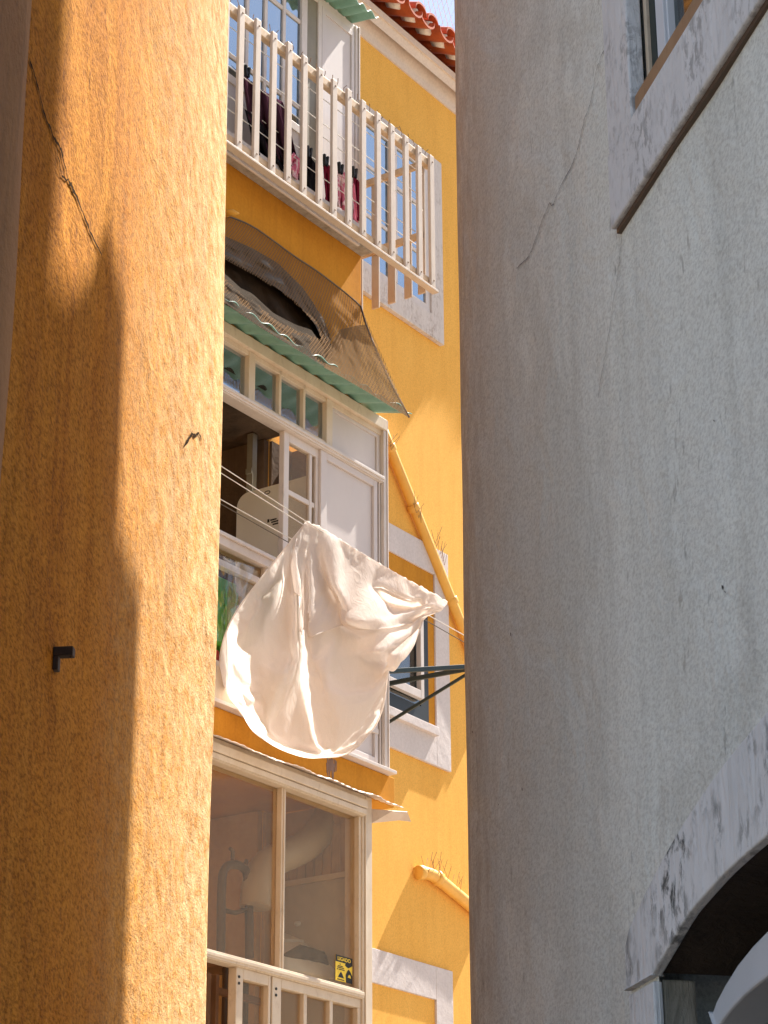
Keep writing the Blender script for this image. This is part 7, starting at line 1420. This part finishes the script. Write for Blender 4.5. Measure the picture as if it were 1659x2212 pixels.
# ================================================================== anti-bird netting at the roof edge
m = MB()
for i in range(7):
    x = 905+i*10
    p0, p1 = F.pt(x-6, -20, FB+.05), F.pt(x+26, 108, FB+.05)
    m.tube([p0, p1], .0016, 4)
    p0, p1 = F.pt(x+40, -30+i*4, FB+.05), F.pt(x-10, 60+i*9, FB+.05)
    m.tube([p0, p1], .0016, 4)
tag(m.build('bird_netting', M['line'], None), 'fine wire bird netting above the roof tiles', 'netting')

# ================================================================== OCHRE HOUSE (left)
ochre = thing('ochre_house', 'near ochre plastered house wall with a soft sunlit strip', 'house', P.w(.475, 0, 0))
m = MB()
# the sunlit wall as a slightly uneven surface
a0o, a1o = .475, 3.7
def wob(a, z): return .012*noise.noise(Vector((a*1.1, z*.5, 3)))+.006*noise.noise(Vector((a*3, z*1.3, 8)))
na, nz = 90, 134
rows = [[P.w(lerp(a0o, a1o, (i/na)**1.3)+ (.004*noise.noise(Vector((z*2.3, 5, 5))) if i == 0 else 0), wob(lerp(a0o, a1o, (i/na)**1.3), z) if i > 0 else -.01, z) for i in range(na+1)] for z in [6.7*j/nz for j in range(nz+1)]]
n0 = m.add([p for row in rows for p in row]); AST = 1.75
ga = [lerp(a0o, a1o, (i/na)**1.3) for i in range(na+1)]
for j in range(nz):
    for i in range(na):
        if (ga[i] > AST and 6.7*j/nz > 5.55) or (ga[i] > 2.45 and 6.7*j/nz > 5.0): continue
        m.face([n0+j*(na+1)+i, n0+j*(na+1)+i+1, n0+(j+1)*(na+1)+i+1, n0+(j+1)*(na+1)+i])
m.box(P, a0o+.003, AST, -4, -.045, 0, 6.69); m.box(P, AST+.002, 2.45, -4, -.045, 0, 5.58); m.box(P, 2.452, a1o, -4, -.045, 0, 5.03)
edge_rows = [[r[0], P.w(a0o+.003, -.05, z)] for r, z in zip(rows, [6.7*j/nz for j in range(nz+1)])]
m.grid(edge_rows)
def crack(fr, px, wd, mi, off, n=6, amp=.006):
    pts = jag([fr.az(x, y) for x, y in px], n, amp)
    k = len(pts); L, R = [], []
    for i, (a, z) in enumerate(pts):
        p0, p1 = pts[max(i-1, 0)], pts[min(i+1, k-1)]
        dx, dz = p1[0]-p0[0], p1[1]-p0[1]; l = math.hypot(dx, dz) or 1
        ww = wd*(.4+.9*random.random())*(1 if 0 < i < k-1 else .15)
        bb = off(a, z)
        L.append(fr.w(a-dz/l*ww, bb, z+dx/l*ww)); R.append(fr.w(a+dz/l*ww, bb, z-dx/l*ww))
    n0 = m.add(L+R)
    for i in range(k-1): m.face([n0+i, n0+i+1, n0+k+i+1, n0+k+i], mi)
off = lambda a, z: wob(a, z)+.003
crack(P, [(58, 125), (75, 180), (92, 250), (112, 298), (128, 325), (140, 385), (165, 440), (188, 500), (216, 552)], .0045, 1, off)
crack(P, [(118, 318), (128, 382), (148, 395), (158, 425)], .003, 1, off)
crack(P, [(395, 965), (410, 938), (418, 942), (424, 936), (430, 950)], .006, 1, off, 4, .004)
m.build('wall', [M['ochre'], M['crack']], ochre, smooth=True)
hk = MB(); a, z = P.az(117, 1410)
hk.box(P, a-.012, a+.012, .0, .042, z-.010, z+.010); hk.box(P, a-.011, a+.011, 0, .012, z-.04, z-.0102); hk.tube([P.w(a, .036, z-.012), P.w(a, .036, z+.012)], .004, 6)
tag(hk.build('wall_hook', M['rustiron'], None, .002), 'small dark iron hook fixed low on the ochre wall', 'hook')

# weathered house at the far left edge
wh = thing('weathered_house', 'narrow strip of weathered brown house at the left edge', 'house', P.w(3.05, 0, 0))
m = MB()
nzv = 100
rows = [[P.w(3.03+.012*noise.noise(Vector((z*1.5, 1, 1)))-(.10 if i == 0 else 0)*0+(0 if i == 0 else (i/12)*.75), (.028 if i else .0)+.012*noise.noise(Vector((i*.8, z*1.2, 2)))*(1 if i else 0), z) for i in range(13)] for z in [4.85*j/nzv for j in range(nzv+1)]]
m.grid(rows)
m.build('wall', M['weathered'], wh, smooth=True)

# ================================================================== GREY HOUSE (right)
grey = thing('grey_house', 'grey plastered house with stone framed window and arched doorway', 'house', G.w(.08, 0, 0))
wa0, wa1 = 1.25, 2.25                          # window opening
wz0 = 3.575; wz1 = 4.9
da0, da1 = 1.152, 2.25                          # door opening
dz1 = 2.224
ac = (da0+da1)/2
def arch_z(a, rise, z0, half): return z0 + rise*math.sqrt(max(0, 1-((a-ac)/half)**2))
H2 = 10.5
m = MB()
def gw(a, z):
    return .006*noise.noise(Vector((a*2, z*.8, 1))) + .003*noise.noise(Vector((a*6, z*2, 4)))
def gwob(z): return .010*noise.noise(Vector((z*.9, 7, 3)))+.006*noise.noise(Vector((z*3.1, 2, 6)))
# plaster skin: columns of a grid, leaving the two openings
acols = [.055] + [.062, .075, .10, .13, .16, .2, .25] + [.3+i*.05 for i in range(78)]
acols = sorted(set([round(x, 4) for x in acols if not (abs(x-wa0) < .03 or abs(x-da0) < .03 or abs(x-da1) < .03)] + [wa0, da0, da1]))
zrows = sorted(set([round(i*.06, 4) for i in range(int(H2/.06)+1) if min(abs(i*.06-wz0), abs(i*.06-wz1)) > .02] + [wz0, wz1]))
idx = {}
for i, a in enumerate(acols):
    for j, z in enumerate(zrows):
        rnd = (-.05, -.026, -.016, -.010, -.006, -.003, -.001, 0)[i] if i < 8 else 0
        idx[i, j] = len(m.v)
        m.v.append(G.w(a+(gwob(z) if i < 4 else 0), gw(a, z)*(0 if i == 0 else 1)+rnd, z))
def opening(a, z):
    if wa0 < a < wa1 and wz0 < z < wz1: return True
    if da0 < a < da1 and z < arch_z(a, .155, dz1-.03, (da1-da0)/2+.06)-.0: return True
    return False
for i in range(len(acols)-1):
    for j in range(len(zrows)-1):
        if not opening((acols[i]+acols[i+1])/2, (zrows[j]+zrows[j+1])/2):
            m.face([idx[i, j], idx[i+1, j], idx[i+1, j+1], idx[i, j+1]])
# body of the house behind the skin
m.box(G, .085, 16, -2.0, -.62, 0, H2); m.box(G, 4.25, 16, -.62, 0, 0, H2)
for a_, b_ in ((.14, da0-.12), (da1+.12, 4.24)): m.box(G, a_, b_, -.62, -.08, 0, 3.0)
for a_, b_ in ((.14, wa0-.001), (wa1+.001, 4.24)): m.box(G, a_, b_, -.62, -.08, 3.0, H2)
m.box(G, wa0-.001, wa1+.001, -.62, -.05, 3.0, wz0-.05); m.box(G, wa0-.001, wa1+.001, -.62, -.05, wz1+.05, H2)
m.box(G, da0-.12, da1+.12, -.62, -.05, 2.62, 3.0)
def crackG(px, wd, n=6, amp=.004): crack(G, px, wd, 1, lambda a, z: gw(a, z)+.0022, n, amp)
crackG([(1314, 100), (1295, 145), (1283, 215), (1265, 260), (1250, 320), (1238, 350), (1200, 425), (1197, 443), (1188, 440), (1176, 468), (1150, 540), (1138, 560), (1115, 580)], .0011)
crackG([(1345, 510), (1338, 560), (1330, 620), (1312, 740), (1300, 800), (1290, 860)], .0008)
for x, y, h in ((1104, 1365, 11), (1560, 1262, 14), (1566, 1275, 8), (1540, 1342, 5), (1130, 1700, 10), (1158, 1640, 5), (1024, 1578, 8), (1541, 905, 8), (1080, 1735, 6), (1215, 1670, 5), (1390, 1500, 4), (1480, 1130, 4)):
    a, z = G.az(x, y); z2 = G.az(x, y+h)[1]; hw = .0022
    n0 = m.add([G.w(a-hw, gw(a, z)+.002, z), G.w(a+hw, gw(a, z)+.002, z-.003), G.w(a+hw*.6, gw(a, z2)+.002, z2), G.w(a-hw, gw(a, z2)+.002, z2+.004)])
    m.face([n0, n0+1, n0+2, n0+3], 2)
m.build('wall', [M['grey'], M['greycrack'], M['crack']], grey, smooth=True)
# window surround
m = MB(); m.box(G, 1.134, wa0, -.014, .012, wz0-.01, wz1+.12)
gwn = m.build('window', M['stone'], grey, .003, label='window with grey stone jamb and thick slanting sill')
m = MB(); m.box(G, wa1, wa1+.12, -.014, .012, wz0-.01, wz1+.12); m.build('jamb', M['stone'], gwn, .003)
m = MB(); m.box(G, wa0, wa1, -.014, .012, wz1, wz1+.12); m.build('lintel', M['stone'], gwn, .003)
m = MB(); m.box(G, 1.134, wa1+.125, -.10, .015, 3.426, wz0-.012); m.build('sill', M['stone'], gwn, .004)
m = MB(); m.box(G, 1.14, wa1+.12, -.02, .006, 3.417, 3.4258); m.build('sill_shade', M['chair'], gwn)  # dark strip stands in for the shade under the sill
def GA(x, y, b): return G.az(x, y, b)[0]
m = MB(); m.box(G, wa0+.002, wa1-.002, -.02, .006, wz0-.011, wz0+.030); m.build('wooden_sill', M['woodtan'], gwn, .003)
def gbar(name, x0, x1, b0, b1, mat, z0=wz0+.02, y=100):
    m = MB(); m.box(G, GA(x0, y, b1), GA(x1, y, b1), b0, b1, z0, wz1-.002); m.build(name, mat, gwn, .0015)
m = MB(); m.box(G, wa0+.001, GA(1391, 100, -.016), -.045, -.016, wz0, wz1-.001); m.build('window_frame', M['black'], gwn)
gbar('shutter_edge', 1391.5, 1399, -.045, -.018, M['cream'])
gbar('shutter', 1399.5, 1419, -.05, -.024, M['rod'])
gbar('sash', 1419.5, 1437, -.05, -.020, M['doorwhite'])
gbar('sash', 1437.5, 1446, -.05, -.026, M['doorwhite'])
m = MB(); m.box(G, GA(1446, 100, -.04), wa1-.002, -.05, -.03, wz0+.02, wz0+.07); m.build('sash', M['doorwhite'], gwn, .002)
m = MB(); m.box(G, GA(1446, 100, -.04), wa1-.002, -.044, -.038, wz0+.07, wz1-.002); m.build('glass_pane', M['darkglass'], gwn)
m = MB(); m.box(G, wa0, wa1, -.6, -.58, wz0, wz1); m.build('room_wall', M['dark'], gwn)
# arched doorway
op = [G.az(x, y) for x, y in ((1369, 2140), (1367, 2100), (1365, 2030), (1400, 1950), (1437, 1876), (1480, 1800), (1520, 1738), (1560, 1680), (1602, 1625), (1645, 1575))]
ip = [G.az(x, y) for x, y in ((1425, 2108), (1438, 2085), (1462, 2045), (1500, 1980), (1527, 1948), (1553, 1919), (1580, 1890), (1606, 1866), (1632, 1843), (1659, 1820))]
def close(pl, top_):
    pl = list(pl); la, lz = pl[-1]
    pl.append(((la+ac)/2, lerp(lz, top_, .75))); pl.append((ac, top_))
    return pl+[(2*ac-a, z) for a, z in reversed(pl[:-1])]
op = close(op, op[-1][1]+.012); ip = close(ip, ip[-1][1]+.006)
op_s = smooth_pl(op, 1); ip_s = smooth_pl(ip, 1)
m = MB(); m.strip(G, op_s, ip_s, -.004, .012)
arch = m.build('doorway', M['archstone'], grey, .004, label='arched doorway framed in pitted pale stone')
for sg in (0, 1):
    m = MB()
    x0, x1 = (op[0][0]+.004, ip[0][0]) if sg == 0 else (2*ac-ip[0][0], 2*ac-op[0][0]-.004)
    m.box(G, x0, x1, -.004, .010, 0, dz1-.008); m.build('jamb', M['archstone'], arch, .003)
    m = MB()
    x0, x1 = (ip[0][0]-.10, ip[0][0]-.003) if sg == 0 else (2*ac-ip[0][0]+.003, 2*ac-ip[0][0]+.10)
    m.box(G, x0, x1, -.055, -.005, 0, dz1-.004); m.build('reveal', M['moss'], arch, .004)
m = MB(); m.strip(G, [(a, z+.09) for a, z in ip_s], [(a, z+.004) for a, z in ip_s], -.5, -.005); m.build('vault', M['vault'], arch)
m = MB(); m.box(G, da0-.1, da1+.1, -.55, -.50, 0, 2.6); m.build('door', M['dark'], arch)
bf = -.06
fo = [G.az(x, y, bf) for x, y in ((1537, 2190), (1545, 2166), (1566, 2126), (1592, 2084), (1624, 2044), (1659, 2008))]
fi_ = [G.az(x, y, bf) for x, y in ((1548, 2222), (1556, 2208), (1578, 2180), (1604, 2152), (1632, 2128), (1659, 2108))]
fc = fo[-1][0]+.16
fo = fo+[(fc, fo[-1][1]+.02)]+[(2*fc-a, z) for a, z in reversed(fo)]
fi_ = fi_+[(fc, fi_[-1][1]+.015)]+[(2*fc-a, z) for a, z in reversed(fi_)]
m = MB(); m.strip(G, fo, fi_, bf-.07, bf); m.build('fanlight', M['doorwhite'], arch, .004)
# ================================================================== tall house beyond the grey one (unseen, outline shaped to throw the shade on the ochre wall)
SH = Vector((SUN.x, SUN.y, 0)).normalized(); TH = Vector((SH.y, -SH.x, 0))
T = Fr((0, 0), (TH.x, TH.y), (SH.x, SH.y))
D0 = 8.0
def cast(a, z):
    p = P.w(a, 0, z); L = D0-p.dot(SH)
    return p.dot(TH), z+L*math.tan(SEL)
pa = cast(2.70, 9.0); 
prof = [cast(1.56, 2.0), cast(1.62, 3.62), cast(1.93, 3.66), cast(1.95, 4.24), cast(2.06, 4.30), cast(2.2, 4.36), cast(2.34, 4.12), cast(2.52, 3.98), cast(2.69, 3.96), cast(2.72, 4.7)]
ctop = prof[-1][1]+5
poly = [(prof[0][0]-.05, 0)]+prof+[(prof[-1][0], ctop), (cast(5.2, 3)[0], ctop), (cast(5.2, 3)[0], 0)]
tall = thing('unseen_tall_house', 'tall pale house unseen behind the grey one, outline shaped to shade the ochre wall', 'house', T.w(poly[0][0]+1, D0, 0))
MB().prism(T, poly, D0, D0+1.6).build('wall', M['tall'], tall)  # wall of the unseen house that shades the ochre wall

# ------------------------------------------------------------------ light
W_ = bpy.data.worlds.new('World'); sc.world = W_; W_.use_nodes = True
nt = W_.node_tree
bg = nt.nodes['Background']
sky = nt.nodes.new('ShaderNodeTexSky'); sky.sky_type = 'NISHITA'; sky.sun_disc = False
sky.sun_elevation = SEL; sky.sun_rotation = SAZ
sky.air_density = 1.0; sky.dust_density = 1.5; sky.ozone_density = 1.0
nt.links.new(sky.outputs[0], bg.inputs[0]); bg.inputs[1].default_value = .065
sl_ = bpy.data.lights.new('sun', 'SUN'); sl_.energy = 5.0; sl_.angle = rad(.55); sl_.color = (1, .95, .87)
so = bpy.data.objects.new('sun', sl_); COL.objects.link(so)
so.rotation_euler = SUN.to_track_quat('Z', 'Y').to_euler(); so.location = (3, 3, 20)

# ------------------------------------------------------------------ camera
cam = bpy.data.cameras.new('camera'); co = bpy.data.objects.new('camera', cam); COL.objects.link(co)
cam.sensor_fit = 'HORIZONTAL'; cam.sensor_width = 36; cam.lens = 36*f/1659
cam.clip_start = .05; cam.clip_end = 500
co.matrix_world = Matrix(((CR.x, CU.x, -VF.x, EYE.x), (CR.y, CU.y, -VF.y, EYE.y), (CR.z, CU.z, -VF.z, EYE.z), (0, 0, 0, 1)))
sc.camera = co
sc.view_settings.view_transform = 'Standard'; sc.view_settings.look = 'None'
sc.view_settings.exposure = 1.76; sc.view_settings.gamma = 1
sc.cycles.use_denoising = True
sc.cycles.max_bounces = 8; sc.cycles.diffuse_bounces = 5; sc.cycles.transparent_max_bounces = 16
